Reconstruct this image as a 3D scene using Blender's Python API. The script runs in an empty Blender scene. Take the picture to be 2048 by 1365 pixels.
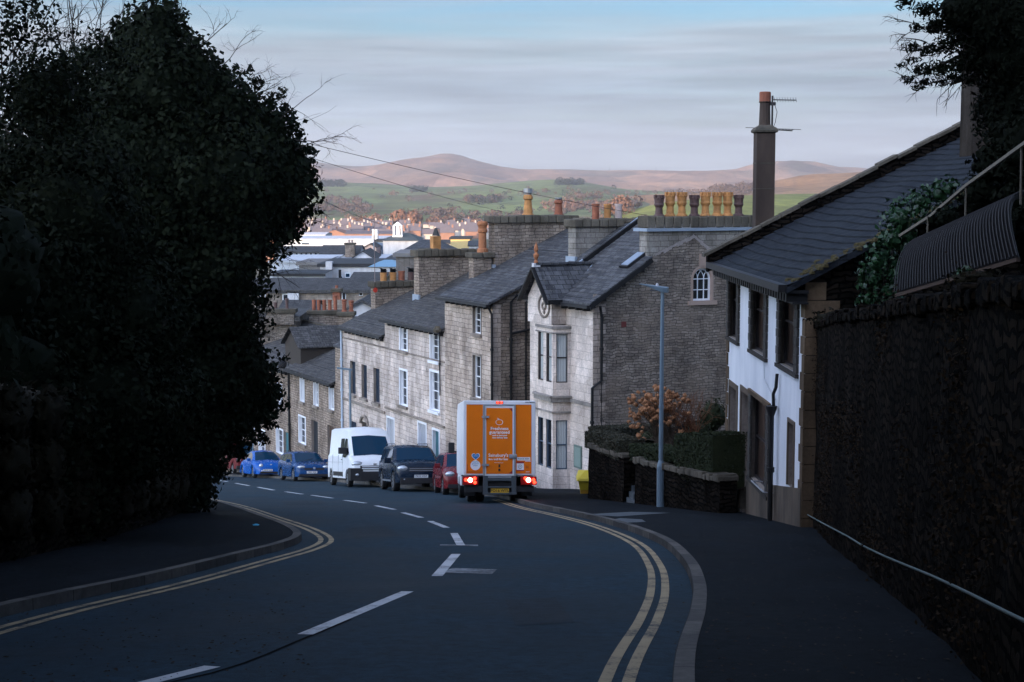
import bpy, bmesh, math, random
import numpy as np
from mathutils import Vector, Matrix, noise
random.seed(7); rng = np.random.default_rng(11)
sc = bpy.context.scene
# ------------------------------------------------------------ camera
F = 3000.0; W0, H0 = 2048, 1365; PITCH = math.atan(292.5/F)
cd = bpy.data.cameras.new('camera'); cam = bpy.data.objects.new('camera', cd)
sc.collection.objects.link(cam); sc.camera = cam
cam.location = (0, 0, 0); cam.rotation_euler = (math.pi/2-PITCH, 0, 0)
cd.sensor_width = 36; cd.lens = 36*F/W0; cd.clip_start = .1; cd.clip_end = 40000
# ------------------------------------------------------------ world, sun, exposure
SUN_EL = math.radians(4.6); SUN_AZ = math.radians(-142)   # measured from +Y towards +X: behind the camera, a little left
w = bpy.data.worlds.new("World"); sc.world = w; w.use_nodes = True
nt = w.node_tree; nt.nodes.clear()
def wn(t, **k):
    n = nt.nodes.new(t)
    for a, b in k.items(): setattr(n, a, b)
    return n
def wl(a, b): nt.links.new(a, b)
sky = wn('ShaderNodeTexSky', sky_type='NISHITA', sun_disc=False)
sky.sun_elevation = SUN_EL; sky.sun_rotation = SUN_AZ; sky.air_density = 1.0; sky.dust_density = .6; sky.ozone_density = 2.0
tc = wn('ShaderNodeTexCoord'); mp = wn('ShaderNodeMapping'); mp.inputs['Scale'].default_value = (2.6, 2.6, 44)
wl(tc.outputs['Generated'], mp.inputs[0])
n1 = wn('ShaderNodeTexNoise'); n1.inputs['Scale'].default_value = 1.6; n1.inputs['Detail'].default_value = 5; n1.inputs['Roughness'].default_value = .5
n1.inputs['Distortion'].default_value = .4
wl(mp.outputs[0], n1.inputs['Vector'])
sp = wn('ShaderNodeSeparateXYZ'); wl(tc.outputs['Generated'], sp.inputs[0])
# cloud sheet: thick towards the horizon, broken higher up
cr = wn('ShaderNodeValToRGB'); wl(sp.outputs[2], cr.inputs[0])
e = cr.color_ramp.elements; e[0].position = 0; e[0].color = (.95,)*3+(1,); e[1].position = 1; e[1].color = (.42,)*3+(1,)
for p_, c_ in ((.07, .95), (.100, .85), (.121, .08), (.2, .30)):
    q = e.new(p_); q.color = (c_,)*3+(1,)
ad = wn('ShaderNodeMath', operation='ADD'); wl(cr.outputs[0], ad.inputs[0])
sb = wn('ShaderNodeMath', operation='MULTIPLY_ADD'); wl(n1.outputs[0], sb.inputs[0]); sb.inputs[1].default_value = 1.7; sb.inputs[2].default_value = -.85
wl(sb.outputs[0], ad.inputs[1]); ad.use_clamp = True
cc = wn('ShaderNodeValToRGB'); wl(sp.outputs[2], cc.inputs[0])
e = cc.color_ramp.elements
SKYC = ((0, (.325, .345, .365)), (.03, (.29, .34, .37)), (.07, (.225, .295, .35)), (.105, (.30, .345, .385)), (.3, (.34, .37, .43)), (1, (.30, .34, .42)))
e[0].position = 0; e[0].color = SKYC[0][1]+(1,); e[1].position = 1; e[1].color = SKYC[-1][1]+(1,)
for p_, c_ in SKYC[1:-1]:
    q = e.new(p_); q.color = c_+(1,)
n2 = wn('ShaderNodeTexNoise'); n2.inputs['Scale'].default_value = 2.3; n2.inputs['Detail'].default_value = 6; n2.inputs['Roughness'].default_value = .55; wl(mp.outputs[0], n2.inputs['Vector'])
nb2 = wn('ShaderNodeMapRange'); wl(n2.outputs[0], nb2.inputs[0]); nb2.inputs[1].default_value = .3; nb2.inputs[2].default_value = .7; nb2.inputs[3].default_value = .68; nb2.inputs[4].default_value = 1.22
cm = wn('ShaderNodeVectorMath', operation='SCALE'); wl(cc.outputs[0], cm.inputs[0]); wl(nb2.outputs[0], cm.inputs['Scale'])
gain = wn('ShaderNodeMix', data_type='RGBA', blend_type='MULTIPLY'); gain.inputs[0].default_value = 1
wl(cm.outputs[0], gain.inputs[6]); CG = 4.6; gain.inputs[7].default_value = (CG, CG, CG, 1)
hs = wn('ShaderNodeMix', data_type='RGBA', blend_type='MULTIPLY'); hs.inputs[0].default_value = 1
wl(sky.outputs[0], hs.inputs[6]); hs.inputs[7].default_value = (.40, .58, .84, 1)
mx = wn('ShaderNodeMix', data_type='RGBA'); wl(ad.outputs[0], mx.inputs[0]); wl(hs.outputs[2], mx.inputs[6]); wl(gain.outputs[2], mx.inputs[7])
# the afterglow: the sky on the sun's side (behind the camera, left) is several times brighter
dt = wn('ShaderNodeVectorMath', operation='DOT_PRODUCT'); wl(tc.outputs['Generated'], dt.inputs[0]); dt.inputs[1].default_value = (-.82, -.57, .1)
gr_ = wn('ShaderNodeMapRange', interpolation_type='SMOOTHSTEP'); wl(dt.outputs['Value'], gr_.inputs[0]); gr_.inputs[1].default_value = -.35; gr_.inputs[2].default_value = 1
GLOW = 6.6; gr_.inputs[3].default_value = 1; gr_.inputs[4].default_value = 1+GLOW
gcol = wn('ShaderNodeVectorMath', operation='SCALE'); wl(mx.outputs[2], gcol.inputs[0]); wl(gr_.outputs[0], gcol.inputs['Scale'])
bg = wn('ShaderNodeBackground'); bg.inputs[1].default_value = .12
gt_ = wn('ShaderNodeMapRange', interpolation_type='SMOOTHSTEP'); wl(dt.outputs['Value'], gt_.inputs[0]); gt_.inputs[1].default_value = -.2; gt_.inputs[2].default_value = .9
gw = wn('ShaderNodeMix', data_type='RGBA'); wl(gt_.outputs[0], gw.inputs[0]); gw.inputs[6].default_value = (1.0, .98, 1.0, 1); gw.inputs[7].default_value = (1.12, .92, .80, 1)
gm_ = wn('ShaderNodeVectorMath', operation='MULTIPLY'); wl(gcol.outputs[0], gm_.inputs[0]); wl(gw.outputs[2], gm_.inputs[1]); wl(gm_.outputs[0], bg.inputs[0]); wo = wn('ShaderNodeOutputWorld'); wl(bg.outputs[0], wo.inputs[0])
sd = bpy.data.lights.new('sun', 'SUN'); sd.energy = 3.8; sd.angle = math.radians(.5); sd.color = (1, .72, .47)
sun = bpy.data.objects.new('sun', sd); sc.collection.objects.link(sun)
sdir = Vector((math.sin(SUN_AZ)*math.cos(SUN_EL), math.cos(SUN_AZ)*math.cos(SUN_EL), math.sin(SUN_EL)))
sun.rotation_euler = sdir.to_track_quat('Z', 'Y').to_euler()
sc.view_settings.view_transform = 'Standard'; sc.view_settings.look = 'None'; sc.view_settings.gamma = 1
sc.view_settings.exposure = 1.58; sc.view_settings.use_curve_mapping = False

# ------------------------------------------------------------ geometry helpers
cp, spn = math.cos(PITCH), math.sin(PITCH)
def ray(px, py):
    a, b = (px-1024), (682.5-py)
    return Vector((a, F*cp+b*spn, -F*spn+b*cp))
def at(px, py, D):
    r = ray(px, py); return r*(D/r.y)
H1, SL = 1.6, .171
def G(x, y):
    if y < -350: return -H1+SL*350
    if y < 90: return -H1-SL*y
    z90 = -H1-SL*90
    if y < 260: s = (y-90)/170; return z90-SL*170*(s-s*s/2)
    return z90-SL*85
def gp(px, py, off=0):
    r = ray(px, py); k = (-H1+off)/(r.z+SL*r.y); return (r.x*k, r.y*k)
class Frame:
    def __init__(s, ox, oy, ang): s.o = (ox, oy); s.a = ang; s.c = math.cos(ang); s.s = math.sin(ang)
    def w(s, u, t, z=0): return Vector((s.o[0]+u*s.c-t*s.s, s.o[1]+u*s.s+t*s.c, z))
    def l(s, x, y): x -= s.o[0]; y -= s.o[1]; return (x*s.c+y*s.s, -x*s.s+y*s.c)
    def on_u(s, px, py, u=0):          # pixel -> (t, z) on the plane u = const
        r = ray(px, py); a0 = s.l(0, 0); a1 = s.l(r.x, r.y); k = (u-a0[0])/(a1[0]-a0[0])
        return a0[1]+k*(a1[1]-a0[1]), r.z*k
    def on_t(s, px, py, t=0):          # pixel -> (u, z) on the plane t = const
        r = ray(px, py); a0 = s.l(0, 0); a1 = s.l(r.x, r.y); k = (t-a0[1])/(a1[1]-a0[1])
        return a0[0]+k*(a1[0]-a0[0]), r.z*k
WORLD = Frame(0, 0, 0)
BASE = {}
def tag(o, label=None, cat=None, group=None, kind=None):
    if label: o['label'] = label
    if cat: o['category'] = cat
    if group: o['group'] = group
    if kind: o['kind'] = kind
    return o
def thing(name, label, cat, base=(0, 0, 0), fr=WORLD, group=None, mat=None):
    o = bpy.data.objects.new(name, None); sc.collection.objects.link(o); o.empty_display_size = .3
    if mat is not None: o.matrix_world = mat; o.location = mat.translation; o.rotation_euler = mat.to_euler(); BASE[o.name] = Vector((0, 0, 0))
    else: o.location = fr.w(*base); o.rotation_euler = (0, 0, fr.a); BASE[o.name] = Vector(base)
    return tag(o, label, cat, group)
class MB:
    def __init__(s): s.v = []; s.f = []; s.uv = {}
    def add(s, pts, faces, uvs=None):
        n = len(s.v); s.v += [Vector(p) for p in pts]
        for i, f in enumerate(faces):
            if uvs: s.uv[len(s.f)] = uvs[i]
            s.f.append(tuple(n+k for k in f))
        return s
    def quad(s, *p): return s.add(p, [tuple(range(len(p)))])
    def box(s, x0, x1, y0, y1, z0, z1, M=None):
        p = [(x, y, z) for z in (z0, z1) for y in (y0, y1) for x in (x0, x1)]
        if M is not None: p = [M @ Vector(q) for q in p]
        return s.add(p, [(0, 2, 3, 1), (4, 5, 7, 6), (0, 1, 5, 4), (2, 6, 7, 3), (0, 4, 6, 2), (1, 3, 7, 5)])
    def beam(s, a, b, wd, ht, up=Vector((0, 0, 1))):
        a, b = Vector(a), Vector(b); d = (b-a); L = d.length; d.normalize(); r = d.cross(up).normalized(); u = r.cross(d)
        M = Matrix((r, d, u)).transposed().to_4x4(); M.translation = a
        return s.box(-wd/2, wd/2, 0, L, -ht/2, ht/2, M)
    def prism(s, poly, vec):
        n = len(poly); v = Vector(vec); p = [Vector(q) for q in poly]; p += [q+v for q in p]
        return s.add(p, [tuple(range(n))[::-1], tuple(range(n, 2*n))]+[(i, (i+1) % n, n+(i+1) % n, n+i) for i in range(n)])
    def lathe(s, prof, c, n=12, M=None, cap=True):
        c = Vector(c); pts = []
        for r, z in prof:
            for k in range(n):
                a = 2*math.pi*k/n; q = Vector((r*math.cos(a), r*math.sin(a), z))
                if M is not None: q = M @ q
                pts.append(c+q)
        fs = [(i*n+k, i*n+(k+1) % n, (i+1)*n+(k+1) % n, (i+1)*n+k) for i in range(len(prof)-1) for k in range(n)]
        if cap: fs += [tuple(range(n))[::-1], tuple((len(prof)-1)*n+k for k in range(n))]
        return s.add(pts, fs)
    def tube(s, pts, r, n=6, r1=None):
        pts = [Vector(p) for p in pts]; m = len(pts); P = []
        for i, p in enumerate(pts):
            d = (pts[min(i+1, m-1)]-pts[max(i-1, 0)]).normalized()
            a = d.cross(Vector((0, 0, 1)) if abs(d.z) < .9 else Vector((1, 0, 0))).normalized(); b = d.cross(a)
            rr = r if r1 is None else r+(r1-r)*i/(m-1)
            for k in range(n):
                t = 2*math.pi*k/n; P.append(p+a*math.cos(t)*rr+b*math.sin(t)*rr)
        fs = [(i*n+k, i*n+(k+1) % n, (i+1)*n+(k+1) % n, (i+1)*n+k) for i in range(m-1) for k in range(n)]
        fs += [tuple(range(n))[::-1], tuple((m-1)*n+k for k in range(n))]
        return s.add(P, fs)
    def build(s, name, mat, parent=None, smooth=False, fr=WORLD, base=None, bevel=0, fixn=True):
        me = bpy.data.meshes.new(name)
        off = BASE[parent.name] if parent is not None else Vector(base or (0, 0, 0))
        me.from_pydata([tuple(v-off) for v in s.v], [], s.f)
        if fixn:
            bm = bmesh.new(); bm.from_mesh(me); bmesh.ops.recalc_face_normals(bm, faces=bm.faces); bm.to_mesh(me); bm.free()
        uvl = me.uv_layers.new(name='UVMap')
        for pi, p in enumerate(me.polygons):
            n = p.normal; cu = s.uv.get(pi)
            if abs(n.z) > .985: t = Vector((1, 0, 0)); b = Vector((0, 1, 0))
            else: t = Vector((-n.y, n.x, 0)).normalized(); b = n.cross(t)
            for li in p.loop_indices:
                vi = me.loops[li].vertex_index
                if cu: uvl.data[li].uv = cu[s.f[pi].index(vi)]
                else:
                    q = s.v[vi]; uvl.data[li].uv = (q.dot(t), q.dot(b))
        me.materials.append(mat)
        if smooth: me.shade_smooth()
        o = bpy.data.objects.new(name, me); sc.collection.objects.link(o)
        if parent is not None: o.parent = parent; BASE[o.name] = off
        else: o.location = fr.w(*off); o.rotation_euler = (0, 0, fr.a); BASE[o.name] = off
        if bevel:
            m = o.modifiers.new('bevel', 'BEVEL'); m.width = bevel; m.segments = 2; m.limit_method = 'ANGLE'
        return o
# ------------------------------------------------------------ materials
MATS = {}
class NM:
    def __init__(s, name):
        s.m = bpy.data.materials.new(name); s.m.use_nodes = True; s.t = s.m.node_tree; s.b = s.t.nodes['Principled BSDF']; MATS[name] = s.m
    def n(s, t, **k):
        q = s.t.nodes.new(t)
        for a, b in k.items(): setattr(q, a, b)
        return q
    def L(s, a, b): s.t.links.new(a, b)
    def coord(s, kind='Object', scale=(1, 1, 1)):
        c = s.n('ShaderNodeTexCoord'); m = s.n('ShaderNodeMapping'); m.inputs['Scale'].default_value = scale
        s.L(c.outputs[kind], m.inputs[0]); return m.outputs[0]
    def noise(s, vec, scale, detail=4, rough=.55, dist=0):
        q = s.n('ShaderNodeTexNoise'); q.inputs['Scale'].default_value = scale; q.inputs['Detail'].default_value = detail
        q.inputs['Roughness'].default_value = rough; q.inputs['Distortion'].default_value = dist; s.L(vec, q.inputs['Vector']); return q.outputs[0]
    def ramp(s, fac, stops):
        r = s.n('ShaderNodeValToRGB'); s.L(fac, r.inputs[0]); e = r.color_ramp.elements
        def c4(c): return tuple(c)+(1,) if hasattr(c, '__len__') else (c, c, c, 1)
        e[0].position = stops[0][0]; e[0].color = c4(stops[0][1]); e[1].position = stops[-1][0]; e[1].color = c4(stops[-1][1])
        for p_, c_ in stops[1:-1]: q = e.new(p_); q.color = c4(c_)
        return r.outputs[0]
    def mix(s, fac, a, b, mode='MIX'):
        q = s.n('ShaderNodeMix', data_type='RGBA', blend_type=mode)
        for i, v in ((0, fac), (6, a), (7, b)):
            if hasattr(v, 'default_value') or hasattr(v, 'is_linked'): s.L(v, q.inputs[i])
            elif i == 0: q.inputs[0].default_value = v
            else: q.inputs[i].default_value = tuple(v)+(1,) if hasattr(v, '__len__') else (v, v, v, 1)
        return q.outputs[2]
    def bump(s, h, strength=.4, dist=.02):
        q = s.n('ShaderNodeBump'); q.inputs['Strength'].default_value = strength; q.inputs['Distance'].default_value = dist
        s.L(h, q.inputs['Height']); s.L(q.outputs[0], s.b.inputs['Normal'])
    def fin(s, col=None, rough=.8, metal=0, spec=.4):
        if col is not None:
            if hasattr(col, 'is_linked'): s.L(col, s.b.inputs['Base Color'])
            else: s.b.inputs['Base Color'].default_value = tuple(col)+(1,)
        if hasattr(rough, 'is_linked'): s.L(rough, s.b.inputs['Roughness'])
        else: s.b.inputs['Roughness'].default_value = rough
        s.b.inputs['Metallic'].default_value = metal; s.b.inputs['Specular IOR Level'].default_value = spec
        return s.m
def mul(c, k): return tuple(x*k for x in c)
def flat(name, col, rough=.6, metal=0, var=.18, scale=3., spec=.4, coat=0):
    k = NM(name); v = k.coord(); f = k.noise(v, scale, 5, .6)
    k.fin(k.mix(f, mul(col, 1-var), mul(col, 1+var)), rough, metal, spec)
    if coat: k.b.inputs['Coat Weight'].default_value = coat; k.b.inputs['Coat Roughness'].default_value = .04
    return k.m
def masonry(name, c1, c2, mort, bw, rh, dist=.03, grime=.5, ms=.014, bs=.5, big=None, pale=None):
    k = NM(name); v = k.coord('UV')
    dn = k.n('ShaderNodeTexNoise'); dn.inputs['Scale'].default_value = 2.3; dn.inputs['Detail'].default_value = 3; k.L(v, dn.inputs['Vector'])
    vm = k.n('ShaderNodeVectorMath', operation='MULTIPLY_ADD'); k.L(dn.outputs['Color'], vm.inputs[0]); vm.inputs[1].default_value = (dist*4, dist*4, 0); k.L(v, vm.inputs[2])
    br = k.n('ShaderNodeTexBrick'); k.L(vm.outputs[0], br.inputs['Vector']); br.inputs['Scale'].default_value = 1
    br.inputs['Brick Width'].default_value = bw; br.inputs['Row Height'].default_value = rh; br.inputs['Mortar Size'].default_value = ms
    br.inputs['Mortar Smooth'].default_value = .4; br.offset = .42; br.squash = 1.35; br.squash_frequency = 3
    br.inputs['Color1'].default_value = c1+(1,); br.inputs['Color2'].default_value = c2+(1,); br.inputs['Mortar'].default_value = mort+(1,)
    vo = k.n('ShaderNodeTexVoronoi'); vo.inputs['Scale'].default_value = 1/(bw*1.2); k.L(vm.outputs[0], vo.inputs['Vector'])
    sv = k.n('ShaderNodeSeparateColor'); k.L(vo.outputs['Color'], sv.inputs[0])
    col = k.mix(k.ramp(sv.outputs[0], [(0, .0), (1, .5)]), br.outputs['Color'], k.mix(1.0, br.outputs['Color'], (.55, .5, .46), 'MULTIPLY'))
    fine = k.noise(v, 14, 5, .7)
    col = k.mix(1.0, col, k.ramp(fine, [(.25, .72), (.75, 1.3)]), 'MULTIPLY')
    gv = k.coord('UV', (1.0, .35, 1)); g = k.noise(gv, 1.1, 6, .65, .3)
    col = k.mix(1.0, col, k.ramp(g, [(.34, 1-grime), (.62, 1.08)]), 'MULTIPLY')
    if pale:
        pn = k.noise(v, .55, 6, .7); col = k.mix(k.ramp(pn, [(.48, 0.), (.7, .6)]), col, k.mix(1.0, pale, k.ramp(fine, [(.25, .75), (.75, 1.2)]), 'MULTIPLY'))
    k.fin(col, .9, 0, .25 if c1[0] > .06 else .02)
    h = k.mix(.5, br.outputs['Fac'], fine); inv = k.ramp(br.outputs['Fac'], [(0, 1.), (1, 0.)])
    k.bump(k.mix(.4, inv, fine), bs, .03)
    return k.m
def slate(name, c1, c2, bw=.32, rh=.2, lichen=(.16, .16, .12), la=.62, moss=None):
    k = NM(name); v = k.coord('UV'); br = k.n('ShaderNodeTexBrick'); k.L(v, br.inputs['Vector']); br.inputs['Scale'].default_value = 1
    br.inputs['Brick Width'].default_value = bw; br.inputs['Row Height'].default_value = rh; br.inputs['Mortar Size'].default_value = .011
    br.inputs['Color1'].default_value = c1+(1,); br.inputs['Color2'].default_value = c2+(1,); br.inputs['Mortar'].default_value = (.012, .013, .016, 1)
    st = k.noise(k.coord('UV', (1.6, .25, 1)), 2.2, 6, .7); col = k.mix(1.0, br.outputs['Color'], k.ramp(st, [(.3, .45), (.7, 1.7)]), 'MULTIPLY')
    ln = k.noise(v, 5.5, 6, .75); col = k.mix(k.ramp(ln, [(la-.02, 0.), (la+.1, .8)]), col, lichen)
    if moss:
        mn = k.noise(v, 1.3, 6, .7); col = k.mix(k.ramp(mn, [(.5, 0.), (.62, .9)]), col, moss)
    k.fin(col, k.ramp(st, [(.3, .5), (.7, .9)]), 0, .22 if moss is None and c1[0] > .03 else .08); k.bump(k.mix(.25, k.ramp(br.outputs['Fac'], [(0, 1.), (1, 0.)]), ln), .7, .025); return k.m
ASH = masonry('pale_ashlar', (.72, .625, .56), (.58, .50, .45), (.24, .20, .18), .46, .22, .03, .5, .010)
ASH2 = masonry('buff_ashlar', (.60, .50, .425), (.46, .385, .325), (.16, .13, .11), .42, .2, .03, .5, .012)
ASHW = masonry('smooth_ashlar', (.76, .665, .60), (.64, .56, .505), (.32, .28, .25), .62, .30, .006, .42, .007, .2)
BUFFR = masonry('buff_rubble', (.40, .325, .26), (.27, .215, .175), (.11, .09, .075), .34, .14, .05, .5, .016)
RUB = masonry('grey_rubble', (.34, .29, .245), (.19, .162, .138), (.08, .07, .06), .27, .105, .06, .36, .014, .8, pale=(.27, .215, .17))
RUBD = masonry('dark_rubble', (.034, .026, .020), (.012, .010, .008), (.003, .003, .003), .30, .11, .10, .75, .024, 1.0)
BLOCK = masonry('grey_block', (.36, .33, .295), (.28, .26, .23), (.12, .105, .09), .42, .21, .006, .4, .012)
QUO = masonry('sandstone_quoin', (.17, .115, .07), (.13, .09, .055), (.13, .09, .055), 3., 3., 0, .5, .001, .2)
COP = masonry('mossy_coping', (.15, .13, .10), (.10, .09, .07), (.08, .07, .055), 3, 3, .02, .55, .01, .6)
SLA = slate('blue_slate', (.042, .043, .048), (.092, .094, .10), .36, .22, (.17, .165, .14), .58)
SLB = slate('grey_slate', (.042, .041, .042), (.082, .08, .08), .30, .19, (.15, .14, .115), .57)
SLM = slate('mossy_slate', (.012, .015, .020), (.024, .028, .034), .34, .24, (.07, .065, .03), .66)
MOSS = flat('moss', (.055, .043, .014), .95, 0, .5, 12)
def render_mat(name, col, dirt):
    k = NM(name); v = k.coord(); n = k.noise(k.coord('Object', (1, 1, .3)), 1.4, 6, .6)
    k.fin(k.mix(k.ramp(n, [(.35, 1.), (.62, 0.)]), col, dirt), .85, 0, .3); k.bump(k.noise(v, 25, 4), .25, .01); return k.m
WHR = render_mat('white_roughcast', (.80, .82, .86), (.66, .69, .74))
PLN = render_mat('stained_plinth', (.14, .108, .08), (.055, .045, .035))
REND = render_mat('grey_brown_render', (.046, .032, .025), (.085, .06, .046))
PALER = render_mat('pale_render', (.62, .62, .64), (.50, .49, .50))
CREAM = render_mat('cream_render', (.55, .46, .30), (.48, .40, .26))
BRICKR = masonry('red_brick', (.42, .16, .09), (.34, .12, .07), (.28, .16, .12), .24, .08, .01, .3)
WCLAD = render_mat('white_cladding', (.56, .59, .64), (.44, .46, .50))
GCLAD = render_mat('grey_cladding', (.20, .19, .18), (.16, .15, .15))
BMET = flat('black_iron', (.012, .012, .013), .5, .2); GUT = flat('black_gutter', (.016, .016, .018), .55)
WFR = flat('white_joinery', (.74, .76, .80), .45, 0, .05); DFR = flat('dark_joinery', (.03, .025, .026), .45)
BLUEP = flat('navy_board', (.012, .024, .045), .45); TEAL = flat('teal_paint', (.05, .16, .19), .5); GREYP = flat('grey_door', (.36, .38, .42), .5)
DGR = flat('charcoal_door', (.02, .024, .03), .45); BRN = flat('brown_board', (.075, .045, .032), .7, 0, .3); SHUT = flat('shutter_stone', (.045, .04, .035), .8, 0, .3, 8)
SILL = masonry('sill_stone', (.33, .29, .25), (.28, .24, .21), (.28, .24, .21), 3, 3, 0, .5, .001, .2)
TER = flat('terracotta', (.26, .09, .05), .8, 0, .75, 3); BUF = flat('buff_clay', (.43, .20, .065), .7, 0, .8, 3); DPOT = flat('dark_clay', (.09, .05, .045), .6, 0, .4, 6)
OPOT = flat('orange_clay', (.36, .14, .06), .75, 0, .4, 6); PPOT = flat('pale_clay', (.45, .36, .33), .8, 0, .3, 6)
LEAD = flat('lead_flashing', (.30, .36, .44), .45, .3, .2); STEEL = flat('galvanised_steel', (.17, .235, .29), .5, .25, .12)
ALU = flat('aluminium', (.42, .43, .46), .35, .7, .1)
k = NM('glass_dark'); k.fin((.012, .016, .022), .04, 0, .9); GLS = k.m
k = NM('net_curtain'); wv = k.n('ShaderNodeTexWave'); wv.inputs['Scale'].default_value = 5; wv.inputs['Distortion'].default_value = 2
k.L(k.coord('UV'), wv.inputs['Vector']); k.fin(k.mix(wv.outputs[0], (.30, .33, .33), (.52, .55, .56)), .25, 0, .6); CURT = k.m
# ------------------------------------------------------------ ground materials
def asphalt(name, base, tint, sc_=1.0):
    k = NM(name); v = k.coord(); f = k.noise(v, 60*sc_, 3, .7); g = k.noise(v, .35, 5, .6, .5); h = k.noise(k.coord('Object', (.5, .12, 1)), 1.6, 4)
    m_ = k.noise(v, 7, 8, .82); c = k.mix(f, mul(base, .5), mul(base, 1.5)); c = k.mix(1.0, c, k.ramp(m_, [(.36, .62), (.64, 1.5)]), 'MULTIPLY'); c = k.mix(1.0, c, k.ramp(g, [(.35, .66), (.65, 1.34)]), 'MULTIPLY'); c = k.mix(k.ramp(h, [(.5, 0.), (.72, .45)]), c, tint)
    sp_ = k.noise(v, 160*sc_, 2, .5); c = k.mix(k.ramp(sp_, [(.66, 0.), (.72, .6)]), c, mul(base, 3.0))
    k.fin(c, k.ramp(g, [(.3, .66), (.7, .86)]), 0, .14 if base[2] > .03 else .04); k.bump(f, .5, .012); return k.m
ASP = asphalt('asphalt', (.013, .030, .044), (.008, .019, .028)); PAV = asphalt('footway_tarmac', (.010, .013, .016), (.006, .007, .008), .8)
SEAM = flat('tar_seam', (.004, .004, .005), .95, spec=.05)
def worn(name, col, under, lo=.32):
    k = NM(name); v = k.coord(); f = k.noise(v, 30, 5, .75); g = k.noise(v, 2.2, 3)
    m = k.mix(.5, f, g); k.fin(k.mix(k.ramp(m, [(lo, 0.), (lo+.12, 1.)]), under, k.mix(g, mul(col, .8), mul(col, 1.1))), .7, 0, .3); return k.m
WPT = worn('white_road_paint', (.60, .63, .66), (.06, .07, .08), .37); YPT = worn('yellow_road_paint', (.40, .31, .18), (.04, .045, .045), .38); WORN = worn('worn_white_paint', (.34, .37, .4), (.05, .06, .07), .44)
k = NM('kerb_stone'); br = k.n('ShaderNodeTexBrick'); k.L(k.coord('UV'), br.inputs['Vector']); br.inputs['Scale'].default_value = 1; br.inputs['Brick Width'].default_value = .9; br.inputs['Row Height'].default_value = 10
br.inputs['Mortar Size'].default_value = .008; br.offset = 0; br.inputs['Color1'].default_value = (.12, .11, .098, 1); br.inputs['Color2'].default_value = (.055, .053, .05, 1); br.inputs['Mortar'].default_value = (.01, .01, .01, 1)
k.fin(k.mix(1.0, br.outputs['Color'], k.ramp(k.noise(k.coord('UV'), 6, 6, .7), [(.3, .6), (.7, 1.35)]), 'MULTIPLY'), .8, 0, .3); KRB = k.m
SLAB = flat('worn_flagstone', (.075, .09, .10), .7, 0, .25, 2)
k = NM('grass_and_soil'); v = k.coord(); k.fin(k.ramp(k.noise(v, .02, 6, .6), [(.35, (.05, .065, .022)), (.5, (.085, .07, .04)), (.65, (.045, .06, .025))]), .95); SOIL = k.m
def field(name, stops, s=.0022, aniso=(1, 1, 2), hedge=.5):
    k = NM(name); v = k.coord('Object', aniso); n = k.noise(v, s, 7, .62, .6); c = k.ramp(n, stops)
    vo = k.n('ShaderNodeTexVoronoi', feature='DISTANCE_TO_EDGE'); vo.inputs['Scale'].default_value = s*2.2; k.L(v, vo.inputs['Vector'])
    vc = k.n('ShaderNodeTexVoronoi'); vc.inputs['Scale'].default_value = s*2.2; k.L(v, vc.inputs['Vector']); sv = k.n('ShaderNodeSeparateColor'); k.L(vc.outputs['Color'], sv.inputs[0])
    c = k.mix(1.0, c, k.ramp(sv.outputs[1], [(0, .75), (1, 1.3)]), 'MULTIPLY')
    c = k.mix(k.ramp(vo.outputs['Distance'], [(0, hedge), (.03, 0.)]), c, (.05, .04, .03)); c = k.mix(1.0, c, k.ramp(k.noise(v, s*14, 5, .7), [(.3, .7), (.7, 1.3)]), 'MULTIPLY')
    k.fin(c, .95, 0, .1); return k.m
# ============================================================ GROUND
def struct(o): o['kind'] = 'structure'; return o
FELL = field('moor_grass', [(.32, (.10, .06, .045)), (.44, (.20, .115, .075)), (.52, (.28, .165, .10)), (.6, (.13, .09, .065)), (.7, (.15, .13, .07))], .0021, (1, .5, 2), .3)
GREEN = field('valley_fields', [(.28, (.14, .085, .06)), (.42, (.10, .11, .04)), (.52, (.13, .16, .055)), (.62, (.11, .14, .05)), (.74, (.17, .11, .07))], .0035)
BGREEN = field('near_pasture', [(.3, (.13, .15, .04)), (.6, (.17, .19, .05)), (.75, (.2, .17, .06))], .004, (1, 1, 1), .2)
BROWN = field('bracken_fell', [(.3, (.17, .085, .04)), (.5, (.25, .14, .065)), (.7, (.19, .12, .06))], .004, (1, 1, 1), .25)
def terrain():
    ys = list(np.linspace(-900, -350, 6))+list(np.linspace(-330, -20, 12))+list(np.linspace(-10, 100, 56))+list(np.linspace(110, 300, 20))+list(np.geomspace(330, 9000, 22))
    xs = list(-np.geomspace(5200, 60, 18))+list(np.linspace(-50, 50, 51))+list(np.geomspace(60, 5200, 18))
    m = MB(); m.v = []
    for y in ys:
        for x in xs:
            z = G(x, y)-.14
            if y < -20 or abs(x) > 60: z += noise.noise(Vector((x*.01, y*.01, 0)))*min(3, abs(x)*.01+abs(min(y, 0))*.01)
            m.v.append(Vector((x, y, z)))
    n = len(xs); m.f = [(j*n+i, j*n+i+1, (j+1)*n+i+1, (j+1)*n+i) for j in range(len(ys)-1) for i in range(n-1)]
    return struct(m.build('ground', SOIL, smooth=True))
terrain()
def smooth_line(P, step=.5):
    P = [Vector(p[:2]) for p in P]; out = []
    for i in range(len(P)-1):
        a, b, c, d = P[max(i-1, 0)], P[i], P[i+1], P[min(i+2, len(P)-1)]
        n = max(2, int((c-b).length/step))
        for k in range(n):
            t = k/n; out.append(.5*((2*b)+(c-a)*t+(2*a-5*b+4*c-d)*t*t+(-a+3*b-3*c+d)*t**3))
    out.append(P[-1]); return out
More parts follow.
